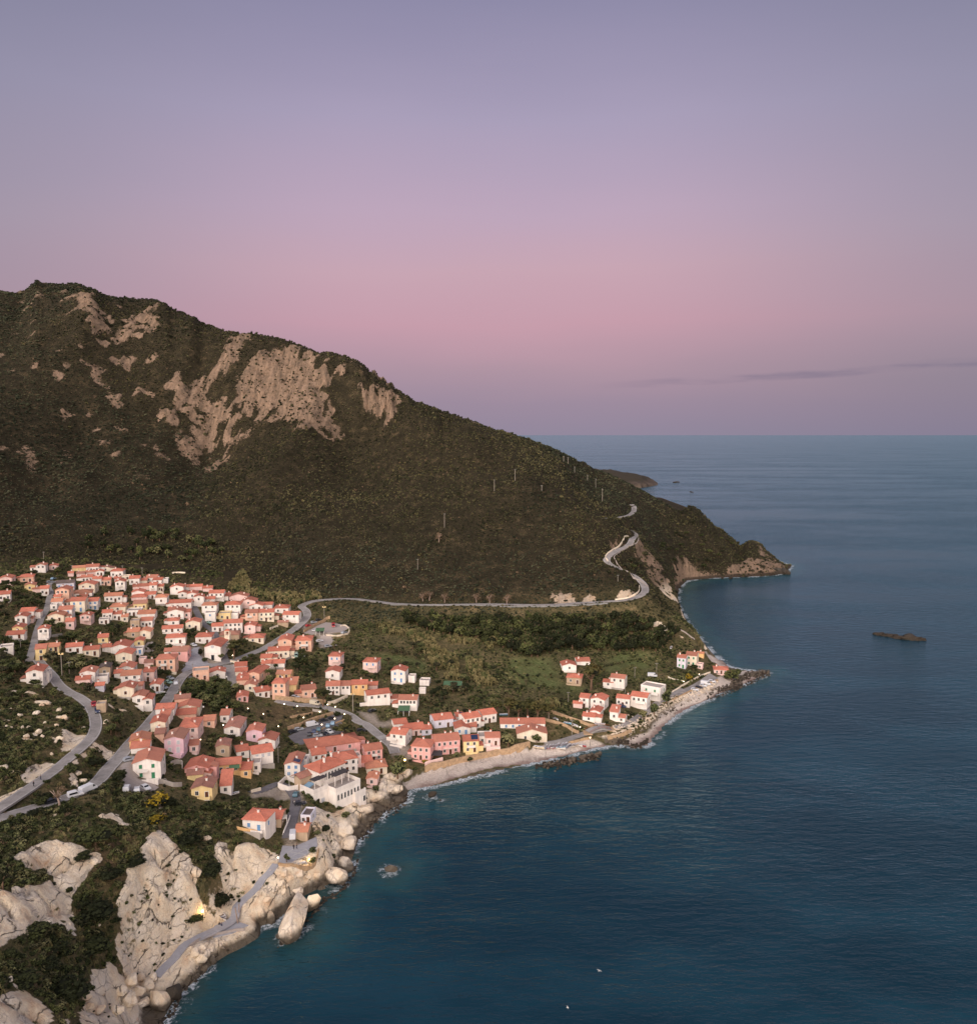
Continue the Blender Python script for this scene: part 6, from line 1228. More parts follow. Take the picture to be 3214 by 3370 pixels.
# ------------------------------------------------------------------ hotel on the rocks
def hotel():
    P = at_z(*px('h', 690, 905), 5.0); t = thing('hotel', 'large white terraced hotel with red hip roof on the shore rocks', 'hotel', (P[0], P[1], 5.0), -math.atan2(P[0], P[1]) + math.radians(40)); W_ = M['W']; sc = 1; t.scale = (1.0, 1.0, 1.55)
    def blk(nm, x0, x1, y0, y1, z0, z1, m=W_): b = MB(); b.box(x0, x1, y0, y1, z0, z1); return obj(nm, b.me(nm, [m]), t)
    blk('wall', 0, 11.5, 0, 9, -6, 4.6); blk('wing_wall', -6.6, -.01, 4.2, 12, -5, 5.0); blk('lower_wall', 8.2, 13.4, -.8, 5, -6, 2.2); blk('terrace_floor', .3, 11.2, .3, 8.8, 4.6, 4.75, M['f']); blk('terrace_floor', -6.3, -.3, 4.5, 11.8, 5.0, 5.12, M['f'])
    def parapet(x0, x1, y0, y1, z, h_=.95, th=.22):
        b = MB(); b.box(x0, x1, y0, y0 + th, z, z + h_); b.box(x0, x0 + th, y0 + th, y1, z, z + h_); b.box(x1 - th, x1, y0 + th, y1, z, z + h_); obj('parapet', b.me('parapet', [W_]), t)
    parapet(-.02, 11.52, -.02, 8.9, 4.6); parapet(-6.62, -.05, 4.18, 11.9, 5.0); parapet(8.18, 13.42, -.82, -.03, 2.2, .8)
    for x0, x1, y0, y1, z in ((2.6, 9.4, 3.6, 6.6, 7.2), (-5.4, .2, 5.2, 8.0, 7.5)):
        b = MB(); b.box(x0, x1, y0, y1, z, z + .18); pg = obj('pergola', b.me('pergola', [M['darkawning']]), t)
        for xx in (x0 + .2, (x0 + x1) / 2, x1 - .2): p_ = MB(); p_.box(xx - .12, xx + .12, y0 + .1, y0 + .34, z - 2.5, z); obj('post', p_.me('post', [W_]), pg)
    u0, u1, v0, v1 = -1.2, 10.4, 7.2, 15.5; b = MB(); b.box(u0, u1, v0, v1, -3, 8.4); obj('upper_wall', b.me('upper_wall', [W_]), t)
    rb, _ = roof_mesh('H', u1 - u0, v1 - v0, 8.4, .6); obj('roof', rb.me('roof', [M['r'], W_]), t, ((u0 + u1) / 2, v0, 0)); blk('rear_wall', -6, -1.22, 12.2, 16, -3, 7.2, M['T']); rb, _ = roof_mesh('E', 5.4, 4.2, 7.2, .4); obj('rear_roof', rb.me('rear_roof', [M['b'], W_]), t, (-3.6, 12.1, 0))
    for i in range(6): o_ = obj('window', window_mesh('d'), t, (1.4 + i * 1.5, v0, 6.9)); o_.scale = (.85, 1, 1.25)
    for i in range(7): o_ = obj('window', window_mesh('d'), t, (1.0 + i * 1.55, 0, 3.2)); o_.scale = (.8, 1, 1)
    for i in range(2): obj('window', window_mesh('w'), t, (-5 + i * 2.4, 4.2, 2.4)).scale = (1.5, 1, 1.2)
    obj('window', window_mesh('d'), t, (12.6, -.8, .6)); obj('window', window_mesh('d'), t, (11.5, 3.0, 3.0), math.pi / 2)
    for y_ in (5.4, 8.6): obj('window', window_mesh('d'), t, (-6.6, y_, 2.6), -math.pi / 2)
    b = MB(); b.prism([(-6.4, 8.2, 5.2), (-3.0, 8.2, 5.9), (-3.0, 11.4, 5.9), (-6.4, 11.4, 5.2)], (0, 0, .1)); obj('tarpaulin', b.me('tarpaulin', [simple('blue_tarpaulin', lin(126, 156, 178), .6, .2)]), t)
    b = MB(); b.box(-9.2, -6.65, 8, 11, -4, 1.0); po = obj('porch_wall', b.me('porch_wall', [W_]), t); rb, _ = roof_mesh('E', 2.6, 3.2, 1.0, .2); obj('porch_roof', rb.me('porch_roof', [M['o'], W_]), po, (-7.95, 7.9, 0))
    for x, y in ((3, 10), (8, 12)): obj('chimney', chimney_mesh(), t, (x, y, 9.6))
    for ix in np.arange(-9, 14, 2.0):
        for iy in np.arange(-1, 16, 2.0): pass
    # tables with chairs on the terrace
    for i, (x, y) in enumerate(((2, 2), (5, 1.9), (8, 2.2), (10, 5))):
        b = MB(); b.box(-.5, .5, -.5, .5, .7, .76); b.box(-.05, .05, -.05, .05, 0, .7); b.box(-.3, .3, -.3, .3, 0, .04); R_ = Matrix.Rotation(t.rotation_euler.z, 3, 'Z') @ Vector((x, y, 0)); tb = obj('terrace_table', b.me('terrace_table', [M['trim']]), None, (P[0] + R_.x, P[1] + R_.y, 9.76), .3 * i, label='white square table standing on the hotel terrace', category='table', group='tables on the hotel terrace')
hotel()
def brown_awning():
    P = unproj(*px('5', 1235, 1335)); t = thing('awning_shelter', 'brown canopy over the inn terrace with posts', 'canopy', P, -math.atan2(P[0], P[1])-.1); b = MB(); b.prism([(-4.2, 0, 2.4), (-4.2, 4, 3.0), (-4.2, 4, 3.1), (-4.2, 0, 2.5)], (8.4, 0, 0)); obj('cover', b.me('cover', [M['darkawning']]), t)
    for x in (-4, 0, 4): b = MB(); b.box(x - .06, x + .06, .05, .17, -1, 2.42); obj('post', b.me('post', [M['darkmetal']]), t)
brown_awning()
def shed_open(c, x, y, w, label):
    P = unproj(*px(c, x, y)); t = thing('open_shed', label, 'shed', P, -math.atan2(P[0], P[1]) - .1); b = MB(); b.prism([(-w / 2, 0, 2.5), (-w / 2, 5, 3.3), (-w / 2, 5, 3.45), (-w / 2, 0, 2.65)], (w, 0, 0)); obj('roof', b.me('roof', [M['awning']]), t)
    for xx in (-w / 2 + .15, 0, w / 2 - .15):
        for yy in (.15, 4.8): b = MB(); b.box(xx - .1, xx + .1, yy - .1, yy + .1, -1, 2.5 + .16 * yy); obj('post', b.me('post', [M['trim']]), t)
    b = MB(); b.box(-w / 2 + .3, w / 2 - .3, 4.55, 4.68, -1, 3.0); obj('back_panel', b.me('back_panel', [M['darkawning']]), t)
shed_open('5', 1430, 652, 9.5, 'long open white shed with green roof in the valley gardens'); shed_open('2', 1500, 855, 5, 'small dark green shelter at the viewpoint car park')
shed_open('5', 960, 900, 5.5, 'open shelter with pale roof edge beside the beach road grove')
def white_canopy():
    P = unproj(*px('7', 1140, 620)); t = thing('pergola', 'white pergola beside the tan house of the villa', 'pergola', P, .2); b = MB(); [b.box(-1.6, 1.6, y, y + .12, 2.3, 2.42) for y in np.arange(-1.4, 1.6, .5)]; obj('slats', b.me('slats', [M['trim']]), t)
    for x in (-1.5, 1.5):
        for y in (-1.4, 1.3): b = MB(); b.box(x - .07, x + .07, y - .07, y + .07, -1, 2.3); obj('post', b.me('post', [M['trim']]), t)
white_canopy()
# ------------------------------------------------------------------ footbridge over the stream
def bridge():
    R, wd = ROADS['shore']; a = unproj(*px('6', 960, 1062)); b_ = unproj(*px('6', 1215, 1030)); i0 = int(np.argmin(np.hypot(R[:, 0] - a[0], R[:, 1] - a[1]))); i1 = int(np.argmin(np.hypot(R[:, 0] - b_[0], R[:, 1] - b_[1]))); Q = R[min(i0, i1):max(i0, i1) + 1].copy(); n_ = len(Q)
    Q[:, 2] += .35 + 1.0 * np.sin(np.linspace(0, math.pi, n_)); m0 = Q[n_ // 2]; t = thing('footbridge', 'low arched road bridge with rusty railings over the stream mouth', 'bridge', m0); off = Matrix.Translation((-m0[0], -m0[1], -m0[2]))
    me = ribbon(Q, [-2.2, 0, 2.2], .12, M['asphalt'], 'deck', .7); me.transform(off); obj('deck', me, t)
    T = np.gradient(Q[:, :2], axis=0); T /= np.linalg.norm(T, axis=1)[:, None]; N = np.stack([-T[:, 1], T[:, 0]], 1)
    for sgn in (-1, 1):
        b = MB(); pth = [(p[0] + n[0] * 2.1 * sgn, p[1] + n[1] * 2.1 * sgn, p[2]) for p, n in zip(Q, N)]
        for hh in (.55, 1.0): b.tube([(p[0], p[1], p[2] + hh) for p in pth], .06, 4)
        for p in pth[::2]: b.box(p[0] - .06, p[0] + .06, p[1] - .06, p[1] + .06, p[2] - .6, p[2] + 1.05)
        me = b.me('railing', [M['rust']]); me.transform(off); obj('railing', me, t)
    b = MB(); q = Q[0]; w_ = Q[-1]
    for p in (q, w_): b.box(p[0] - 2.0, p[0] + 2.0, p[1] - 2.6, p[1] + 2.6, -.5, p[2] - .1)
    me = b.me('abutment', [SW]); me.transform(off); obj('abutment', me, t)
    for k in range(5):
        p = Q[0] + (Q[-1] - Q[0]) * (.55 + .1 * k / 5)
bridge()
wall('retaining_wall', 'tan masonry wall carrying the shore road beside the bridge', 'wall', ('6', "1170 1120 1240 1105 1320 1082 1395 1050"), 1.2, .8, SW); wall('retaining_wall', 'tan ramp wall below the bridge approach above the boats', 'wall', ('6', "800 1165 870 1150 940 1130 1010 1115"), 1.0, .6, SW)
# ------------------------------------------------------------------ rocks
def boulder_mesh(seed, sub=5, rough=.16):
    v, f = ico(sub); r = np.random.default_rng(seed); o_ = r.uniform(0, 90, 3); n_ = fbm(v[:, 0] * 1.1 + o_[0] + v[:, 2] * .7, v[:, 1] * 1.1 + o_[1], 3, seed) - .5; n2 = fbm(v[:, 0] * 3 + o_[2] + v[:, 2] * 2.1, v[:, 1] * 3 - v[:, 2], 3, seed + 3) - .5
    d = 1 + rough * 3 * n_ + rough * .9 * n2
    for i in range(24):   # planed faces
        p = r.normal(size=3); p /= np.linalg.norm(p); c = r.uniform(.5, .8); q = (v * d[:, None]) @ p; d = np.where(q > c, d * (c + (q - c) * .04) / np.maximum(q, 1e-6), d)
    d = d + .05 * (fbm(v[:, 0] * 5 + v[:, 2] * 3, v[:, 1] * 5 - v[:, 2] * 4, 3, seed + 7) - .5)
    return mesh('rock', v * d[:, None], f, M['rock'], None, False)
BM = [boulder_mesh(s) for s in range(6)]; SM_ = [boulder_mesh(20 + s, 2, .2) for s in range(6)]
def matted(me, m_): q = me.copy(); q.materials.clear(); q.materials.append(m_); return q
RM = [matted(x, M['rubble']) for x in SM_]; DM = [matted(x, M['darkrock']) for x in SM_] ; DB = [matted(x, M['darkrock']) for x in BM]
rk = random.Random(3)
def rock(c, x, y, w, h, label, group=None, dep=1.0, rot=0.0, z=None, meshes=None, tilt=0.0, name='boulder', sink=.3):
    u, v = px(c, x, y); P = unproj(u, v) if z is None else at_z(u, v, z); s = F / float(proj(*P)[2]) * CR[c][2]; a = w / s / 2; hh = h / s / 2
    o = obj(name, (meshes or BM)[rk.randrange(len(meshes or BM))], None, (P[0], P[1] + a * dep * .6, P[2] + hh * (1 - sink) - .2), 0, label=label, category='rock'); o.scale = (a * 1.12, a * 1.12 * dep, hh * 1.15); o.rotation_euler = (tilt, rk.uniform(-.15, .15), -math.atan2(P[0], P[1]) + rot)
    if group: o['group'] = group
    if zt(P[0], P[1] + a * dep * .6) < 1.0: WATER_ROCKS.append((P[0], P[1] + a * dep * .6, a * .95))
    return o
WATER_ROCKS = []
rock('b', 1055, 930, 235, 240, 'huge long pale boulder lying in the water below the plaza', None, 2.3, -.35, 0, [BM[0]], .12, sink=.45); rock('b', 1225, 712, 150, 150, 'round grey boulder beside the huge pale boulder', None, 1.1, 0, 0); rock('b', 1128, 575, 90, 70, 'square pale block wedged above the huge boulder', None, .8, 0, 4); rock('b', 1010, 930, 120, 90, 'low seaward end of the huge boulder split by a crack', None, 1.0, .3, 0)
rock('b', 830, 800, 90, 150, 'tall pale buttress rock beside the quay wall', None, 1.2, .2, 0); rock('b', 905, 800, 80, 110, 'grey rounded rock between buttress and huge boulder', None, 1.1, 0, 0)
rock('b', 395, 1180, 72, 66, 'round boulder standing in the water below the shore path', None, 1, 0, 0); rock('b', 580, 990, 120, 70, 'pale wedge boulder against the quay wall', None, .9, .4, 0); rock('b', 460, 975, 90, 60, 'dark flat boulder at the corner of the quay', None, .9, 0, 1)
rock('b', 1830, 405, 118, 62, 'pale low rock standing alone off the plaza', None, .8, .2, 0); rock('c', 602, 612, 64, 48, 'brown rock in the water off the beach head', None, .9, 0, 0, DB); rock('c', 655, 632, 20, 14, 'small rock beside the brown rock off the beach head', None, 1, 0, 0, DM); rock('c', 430, 662, 34, 12, 'flat rock awash below the beach restaurant', None, .8, 0, 0)
rock('a', 1165, 1890, 170, 190, 'great angular boulder at the water below the shore path', None, 1.1, .2, 0); rock('a', 1290, 1800, 110, 150, 'dark slab leaning behind the great angular boulder', None, 1.2, -.2, 1, DB)
rock('b', 1290, 300, 160, 110, 'pale dome of granite beside the plaza', None, 1.3, 0, 3.5); rock('b', 1500, 250, 180, 120, 'broad granite block at the tip of the plaza rocks', None, 1.0, .2, 1.0); rock('b', 1390, 520, 190, 150, 'pale sloping block below the plaza wall', None, 1.4, .3, 0.5); rock('b', 1480, 400, 130, 110, 'grey shoulder rock at the waterline below the plaza', None, 1.2, .1, 0, )
rock('b', 1440, 130, 190, 110, 'wide granite back below the brick hut', None, 1.2, .1, 2.5)
rock('h', 1150, 960, 300, 190, 'pale granite block below the white hotel', None, 1.0, .2, 1); rock('h', 1260, 780, 330, 150, 'brown granite mass under the pink rock hut', None, .9, .1, 1); rock('h', 1560, 640, 330, 170, 'pale granite mass at the head of the beach', None, .9, .1, 1.2); rock('h', 1620, 760, 200, 90, 'low grey rock at the water by the beach head', None, .9, 0, 0)
rock('h', 560, 1230, 150, 90, 'square granite block on the shore below the brick hut tree', None, .9, 0, 3); rock('h', 900, 1180, 230, 130, 'grey cracked granite block below the hotel', None, 1, 0, 1)
G1 = ('weathered boulder jumbled at the foot of the hotel rocks', 'boulders below the hotel')
for x, y, w in ((1040, 1030, 70), (1100, 1050, 80), (1200, 1060, 110), (1260, 1040, 70), (1030, 1110, 60), (1090, 1140, 70), (1160, 1150, 80), (1060, 1180, 60), (1130, 1210, 70), (1100, 1260, 70), (1180, 1100, 60), (1010, 970, 60), (1230, 990, 90), (1150, 1020, 60)): rock('h', x, y, w, w * .8, *G1, 1, rk.uniform(-1, 1), .3)
G2 = ('pale squared granite block in the broken ledges by the shore path', 'broken blocks by the shore path')
for x, y, w, h in ((960, 1700, 130, 100), (1040, 1660, 90, 70), (930, 1630, 80, 60), (1090, 1720, 110, 90), (1010, 1770, 120, 90), (1130, 1660, 80, 70), (950, 1830, 130, 100), (880, 1760, 100, 80), (1060, 1850, 110, 80), (640, 1800, 90, 80), (650, 1870, 80, 70), (720, 1900, 110, 60), (860, 1900, 110, 70), (1440, 1480, 90, 80), (1480, 1530, 100, 90), (1530, 1480, 80, 70), (1560, 1440, 80, 60), (1570, 1520, 70, 70), (1420, 1430, 60, 50), (1500, 1420, 60, 50)): rock('a', x, y, w, h, *G2, .9, rk.uniform(-.6, .6))
G3 = ('rounded granite boulder under the plaza terrace wall', 'boulders under the plaza')
for x, y, w in ((1010, 440, 80), (1060, 470, 70), (1130, 440, 80), (1200, 460, 80), (1260, 450, 80), (1180, 500, 60), (1250, 520, 70), (1300, 560, 80), (980, 520, 80), (1010, 570, 60), (940, 560, 70), (880, 640, 70), (1330, 470, 70), (1030, 520, 60)): rock('b', x, y, w, w * .75, *G3, 1, rk.uniform(-1, 1))
G4 = ('pale boulder lying in the scrub between the two roads and the slope', 'boulders on the scrub slope')
for x, y, w, h in ((390, 520, 60, 45), (455, 500, 60, 50), (330, 600, 90, 50), (555, 570, 70, 50), (610, 640, 60, 60), (190, 610, 50, 40), (75, 545, 60, 25), (355, 780, 70, 60), (250, 820, 70, 60), (400, 820, 50, 50), (540, 710, 50, 40), (560, 840, 90, 50), (700, 570, 90, 25), (490, 985, 40, 40), (100, 1165, 50, 45), (430, 680, 40, 30), (60, 720, 40, 40), (100, 730, 40, 40), (210, 730, 40, 40), (270, 730, 60, 40), (530, 870, 40, 50), (800, 730, 60, 30), (1010, 690, 60, 60), (1030, 880, 70, 50), (740, 1180, 80, 60), (790, 1250, 80, 50), (720, 1260, 60, 50)): rock('3', x, y, w, h, *G4, .9, rk.uniform(-.6, .6))
for x, y, w, h in ((400, 425, 40, 30), (430, 425, 18, 14), (815, 640, 30, 22), (1105, 475, 26, 20), (1195, 505, 20, 14), (1340, 620, 20, 16), (60, 1650, 60, 40), (690, 780, 60, 60), (190, 945, 40, 25), (730, 1240, 30, 20), (515, 1225, 20, 16), (650, 1220, 24, 14), (1530, 600, 70, 30), (1450, 880, 100, 90)): rock('a', x, y, w, h, 'small pale boulder among bushes on the granite headland', 'small boulders on the headland', .9, rk.uniform(-.6, .6))
def line_rocks(c, pts, n_, w0, w1, spread, label, group, meshes, zz=None):
    Q = np.array(pxs(c, pts)); L = np.concatenate([[0], np.cumsum(np.hypot(*np.diff(Q, axis=0).T))])
    for i in range(n_):
        a = rk.uniform(0, L[-1]); u = np.interp(a, L, Q[:, 0]); v = np.interp(a, L, Q[:, 1]); d = rk.gauss(0, 1) * spread / CR[c][2]; w = rk.uniform(w0, w1); P = at_z(u + rk.uniform(-1, 1), v + d, .2 if zz is None else zz)
        z = max(.2 + (.9 - abs(d) * .08 if zz is None else 0), zt(P[0], P[1]) if zt(P[0], P[1]) > 0 else 0); o = obj('rock', meshes[rk.randrange(len(meshes))], None, (P[0], P[1], z), 0, label=label, category='rock', group=group); o.scale = (w, w * rk.uniform(.7, 1), w * rk.uniform(.6, .9)); o.rotation_euler = (rk.uniform(-.4, .4), rk.uniform(-.4, .4), rk.uniform(0, 6))
RIP = []
line_rocks('c', "1290 418 1350 405 1430 390 1500 376 1570 362 1640 350", 80, .7, 1.5, 9, 'rough block of the low breakwater off the beach', 'blocks of the breakwater', RM + DM[:2]); line_rocks('c', "1240 428 1320 424 1420 405 1540 385 1660 356", 36, .5, 1.0, 5, 'dark weedy rock at the seaward foot of the breakwater', 'dark rocks of the breakwater', DM)
line_rocks('8', "1180 740 1260 700 1340 660 1420 645 1500 632 1560 625", 50, .7, 1.4, 15, 'pale rough block of the pier head', 'blocks of the pier head', RM); line_rocks('8', "900 850 1050 800 1200 760 1300 735", 26, .6, 1.2, 12, 'pale rough block below the pier car park', 'blocks below the pier car park', RM); line_rocks('8', "960 880 1150 815 1300 755 1430 700 1560 630", 26, .5, 1.0, 6, 'dark weedy rock at the waterline of the pier', 'dark rocks along the pier', DM)
line_rocks('6', "1250 1120 1350 1090 1450 1040 1560 1000 1700 880 1850 780", 34, .5, 1.1, 22, 'pale rough block of the shore embankment', 'blocks of the shore embankment', RM); line_rocks('6', "1260 1150 1380 1170 1480 1190 1560 1130", 24, .6, 1.2, 12, 'dark weedy rock at the embankment foot by the bridge', 'dark rocks by the bridge', DM)
line_rocks('d', "1285 870 1280 830 1300 800 1290 780", 8, .8, 1.8, 6, 'dark rock at the foot of the hillside cliff', 'dark rocks under the cliff', DM); line_rocks('d', "1440 752 1520 752 1580 745 1650 742 1730 735", 14, .9, 2.2, 3, 'dark rock along the foot of the cape', 'dark rocks under the cape', DM)
def rubble():
    P = []; SC = []; RO = []; ID = []; r = np.random.default_rng(8)
    for c, pts, n_, sp, a, b_ in (('8', "1180 740 1260 700 1340 660 1420 645 1500 632 1560 625", 260, 15, .5, 1.1), ('8', "680 930 760 900 900 850 1050 800 1200 760 1300 735", 380, 16, .4, .9), ('8', "960 880 1150 815 1300 755 1430 700 1560 630", 120, 6, .4, .8), ('6', "1210 1110 1350 1090 1450 1040 1560 1000 1700 880 1850 780", 520, 30, .35, .9), ('6', "1260 1150 1380 1170 1480 1190 1560 1130", 90, 12, .4, .9), ('c', "1290 418 1430 390 1570 362 1640 350", 120, 10, .4, .9), ('b', "260 1150 420 1090 480 1010 600 1000 740 900", 26, 14, .4, .9), ('b', "960 960 1200 760 1330 600 1450 540 1560 400 1590 280", 150, 14, .3, .8), ('a', "1180 1960 1290 1860 1340 1730 1450 1620 1540 1540", 70, 16, .3, .8), ('h', "1000 1280 1180 1200 1300 1000 1500 860 1700 800 1800 640", 150, 40, .3, .75)):
        Q = np.array(pxs(c, pts)); L = np.concatenate([[0], np.cumsum(np.hypot(*np.diff(Q, axis=0).T))])
        for i in range(n_):
            q = r.uniform(0, L[-1]); d = r.normal() * sp / CR[c][2]; X = at_z(np.interp(q, L, Q[:, 0]), np.interp(q, L, Q[:, 1]) + d, .6); w = r.uniform(a, b_); z = zt(X[0], X[1])
            P.append((X[0], X[1], max(z, -.1) + .1)); SC.append((w, w * r.uniform(.7, 1), w * r.uniform(.6, .9))); RO.append(tuple(r.uniform(-.5, .5, 2)) + (r.uniform(0, 6),)); ID.append(int(r.integers(4)) if z > .9 or r.random() < .3 else 4 + int(r.integers(2)))
    scatter('shore_rubble', P, SC, RO, ID, [proto('rubble', m_) for m_ in RM[:4] + DM[:2]])
rubble()
def islet(u0, v0, lumps, label, nm='islet'):
    P = at_z(u0, v0, 0); b = MB(); v, f = ico(3); s = F / float(proj(*P)[2])
    for du, dv, w, h, d in lumps:
        n_ = fbm(v[:, 0] * 2.6 + du, v[:, 1] * 2.6 + v[:, 2] * 2.2, 4, int(w)) * 1.7 + .15; q = v * n_[:, None]; Q = at_z(u0 + du, v0 + dv, 0); b.add(q * [w / s / 2, d, h / s * .75] + (Q - P) + [0, 0, -.3], f)
    me = b.me('islet', [M['darkrock']], True); obj(nm, me, None, P, label=label, category='islet')
islet(2955, 2098, [(-62, -9, 36, 10, 4), (-30, -5, 50, 12, 5), (0, 0, 50, 11, 5), (38, 4, 64, 16, 6), (72, 6, 40, 10, 4)], 'long low black rocky islet out in the open sea'); islet(2274, 1619, [(0, 0, 9, 3, 6), (4, 1, 6, 2, 5)], 'tiny dark rock far out beyond the cape', 'sea_rock')
islet(2230, 1587, [(0, 0, 12, 4, 9), (-10, 1, 12, 4, 8)], 'dark reef at the tip of the far headland', 'sea_rock')
islet(2555, 1885, [(0, 0, 50, 22, 8), (26, 2, 30, 18, 7)], 'dark rock at the point of the cape', 'sea_rock')
# ------------------------------------------------------------------ poles and lamps
def pole_mesh(h, r=.16, mat='pole', arm=True):
    b = MB(); b.tube([(0, 0, -1), (0, 0, h)], [r, r * .7], 7); return b.me('pole_shaft', [M[mat]])
def utility_pole(c, x, yb, yt, label, group='utility poles', kind='wire'):
    P = unproj(*px(c, x, yb)); s = F / float(proj(*P)[2]) * CR[c][2]; h = min(14, max(5, (yb - yt) / s / .95)); t = thing('utility_pole', label, 'pole', P, tr.uniform(-.4, .4), group if group else None); k = max(1, F / float(proj(*P)[2]) and float(proj(*P)[2]) / 420)
    obj('shaft', pole_mesh(h, .15 * k), t)
    b = MB(); b.box(-.8, .8, -.06, .06, h - .5, h - .38); ar = obj('crossarm', b.me('crossarm', [M['metal']]), t)
    for xx in (-.7, 0, .7): b = MB(); b.tube([(xx, 0, h - .38), (xx, 0, h - .2)], .06, 5); obj('insulator', b.me('insulator', [M['trim']]), ar)
    return t, h
for c, x, yb, yt in (('d', 618, 352, 308), ('d', 533, 398, 350), ('d', 818, 275, 252), ('d', 836, 286, 258), ('d', 863, 320, 296), ('d', 916, 358, 330), ('d', 950, 382, 346), ('d', 728, 398, 372), ('d', 328, 545, 490), ('d', 218, 718, 676), ('d', 1041, 770, 742)): utility_pole(c, x, yb, yt, 'thin wooden power pole on the scrub mountainside', 'power poles on the mountainside')
t_ = utility_pole('d', 977, 440, 388, 'braced lattice power pylon standing above the hillside road', None)
for c, x, yb, yt, lab in (('6', 790, 768, 668, 'pale concrete pole behind the footbridge house'), ('6', 825, 1082, 938, 'pale concrete pole beside the stream wall and boats'), ('6', 1338, 690, 548, 'pale concrete pole in front of the vineyard house'), ('6', 1640, 520, 390, 'pale concrete pole by the white camper van'), ('6', 600, 948, 842, 'wooden pole rising beside the umbrella pines'), ('6', 1108, 862, 782, 'pale pole beside the house above the footbridge'),
    ('5', 475, 860, 692, 'pale concrete pole at the beach road fork'), ('3', 1742, 435, 298, 'concrete pole beside the main road near the piazza dell'), ('4', 1102, 1058, 900, 'tall concrete pole next to the solar panel house'), ('1', 670, 1222, 1108, 'pale pole in the trees below the brown-door house'), ('1', 697, 258, 178, 'pale pole on the scrub edge above the village'), ('1', 1183, 250, 182, 'pole behind the tiered red roof near the reeds'), ('1', 1372, 270, 232, 'pole at the upper row of houses'),
    ('k', 690, 720, 556, 'pale pole standing on the piazza'), ('k', 497, 1060, 792, 'tall pole leaning beside the main road dell'), ('2', 742, 870, 800, 'thin pole behind the wide brown hip roof'), ('1', 422, 115, 55, 'thin pole alone in the scrub above the highest white house'), ('6', 1430, 530, 430, 'thin pole in the vineyard'), ('1', 200, 1000, 940, 'thin pole near the flat outbuilding'), ('c', 1467, 222, 130, 'white pole by the stream wall')):
    if c != 'c': utility_pole(c, x, yb, yt, lab, None)
def lit_mat(name, col, st): m, t, b = new_mat(name); b.inputs['Base Color'].default_value = (.8, .75, .65, 1); b.inputs['Emission Color'].default_value = col; b.inputs['Emission Strength'].default_value = st; return m
M['lamp'] = lit_mat('lit_lamp_globe', (1, .78, .5, 1), 6); M['lampy'] = lit_mat('lit_yellow_lamp', (1, .62, .18, 1), 16); M['lampw'] = simple('white_lamp_globe', lin(226, 222, 214), .4, .03)
def globe(r): v, f = IV2, IF2; return v * r, f
def street_lamp(c, x, y, label, group, lit='lamp', hh=3.6, r=.22, power=0, ball_at=True):
    u, v = px(c, x, y); d = ray(u, v); P = unproj(u, v, hh); t = thing('street_lamp', label, 'street lamp', P, 0, group); b = MB(); b.tube([(0, 0, -.8), (0, 0, hh - .2)], [.07, .05], 6); obj('post', b.me('post', [M['darkmetal']]), t)
    b = MB(); q, f = globe(r); b.add(q + np.array([0, 0, hh]), f); obj('globe', b.me('globe', [M[lit]], True), t)
    if power:
        l = bpy.data.lights.new('lamp_light', 'POINT'); l.energy = power; l.color = (1, .66, .28); l.shadow_soft_size = r * 1.3; o = bpy.data.objects.new('lamp_light', l); o.location = (0, 0, hh - .1); link(o, t)
LG = 'lit lamps along the beach road and car park'
for x, y in ((1158, 490), (1282, 512), (1575, 495), (1650, 517), (1500, 565), (1740, 588), (1645, 630), (1520, 688), (1345, 620)): street_lamp('4', x, y, 'slender street lamp glowing beside the beach road car park', LG, 'lamp', 3.6, .26, 60)
for c, x, y, lab in (('4', 958, 585, 'lit lamp in the trees above the lilac-pink house'), ('4', 808, 533, 'lit lamp on the grove path below the little pink house'), ('4', 350, 832, 'round glowing lamp beside the grove near the narrow pink house'), ('4', 1102, 705, 'lit lamp in the reeds behind the car park'), ('4', 570, 692, 'lamp beside the house with patched roof'), ('4', 660, 20, 'lamp in the dell beside the church pine'), ('6', 1000, 1108, 'lit lamp below the footbridge'), ('8', 880, 642, 'lamp on the shore road wall by the yellow-green tree'), ('8', 730, 712, 'lamp at the corner of the villa garden wall'),
    ('6', 903, 1005, 'lamp by the stream wall'), ('b', 972, 288, 'lit lamp at the top of the sloping footpath')): street_lamp(c, x, y, lab, None, 'lamp', 3.6, .24, 40)
for c, x, y, lab in (('q', 1652, 662, 'big white globe lamp by the zebra crossing'), ('q', 1300, 648, 'white globe lamp behind the inn roof'), ('4', 378, 518, 'large white globe lamp in the dell'), ('k', 1166, 655, 'white lamp at the corner of the piazza gable'), ('k', 1188, 748, 'white lamp beside the parking street')): street_lamp(c, x, y, lab, None, 'lampw', 3.4, .42)
street_lamp('b', 390, 702, 'bright yellow lamp burning over the rocks by the landing', None, 'lampy', 3.2, .36, 420); street_lamp('c', 435, 378, 'bright yellow lamp burning at the top of the beach steps', None, 'lampy', 3.4, .42, 600); street_lamp('b', 1213, 300, 'yellow lamp on the plaza edge', None, 'lampy', 3.4, .26, 350)
def flood_mast(c, x, yb, yt, label):
    P = unproj(*px(c, x, yb)); s = F / float(proj(*P)[2]) * CR[c][2]; h = (yb - yt) / s / .95; t = thing('floodlight_mast', label, 'mast', P); obj('shaft', pole_mesh(h, .2), t); b = MB(); b.box(-1, 1, -.1, .1, h - .1, h + .1); [b.box(xx - .35, xx + .35, -.3, .2, h + .1, h + .7) for xx in (-.7, .7)]; obj('floodlights', b.me('floodlights', [M['Y']]), t)
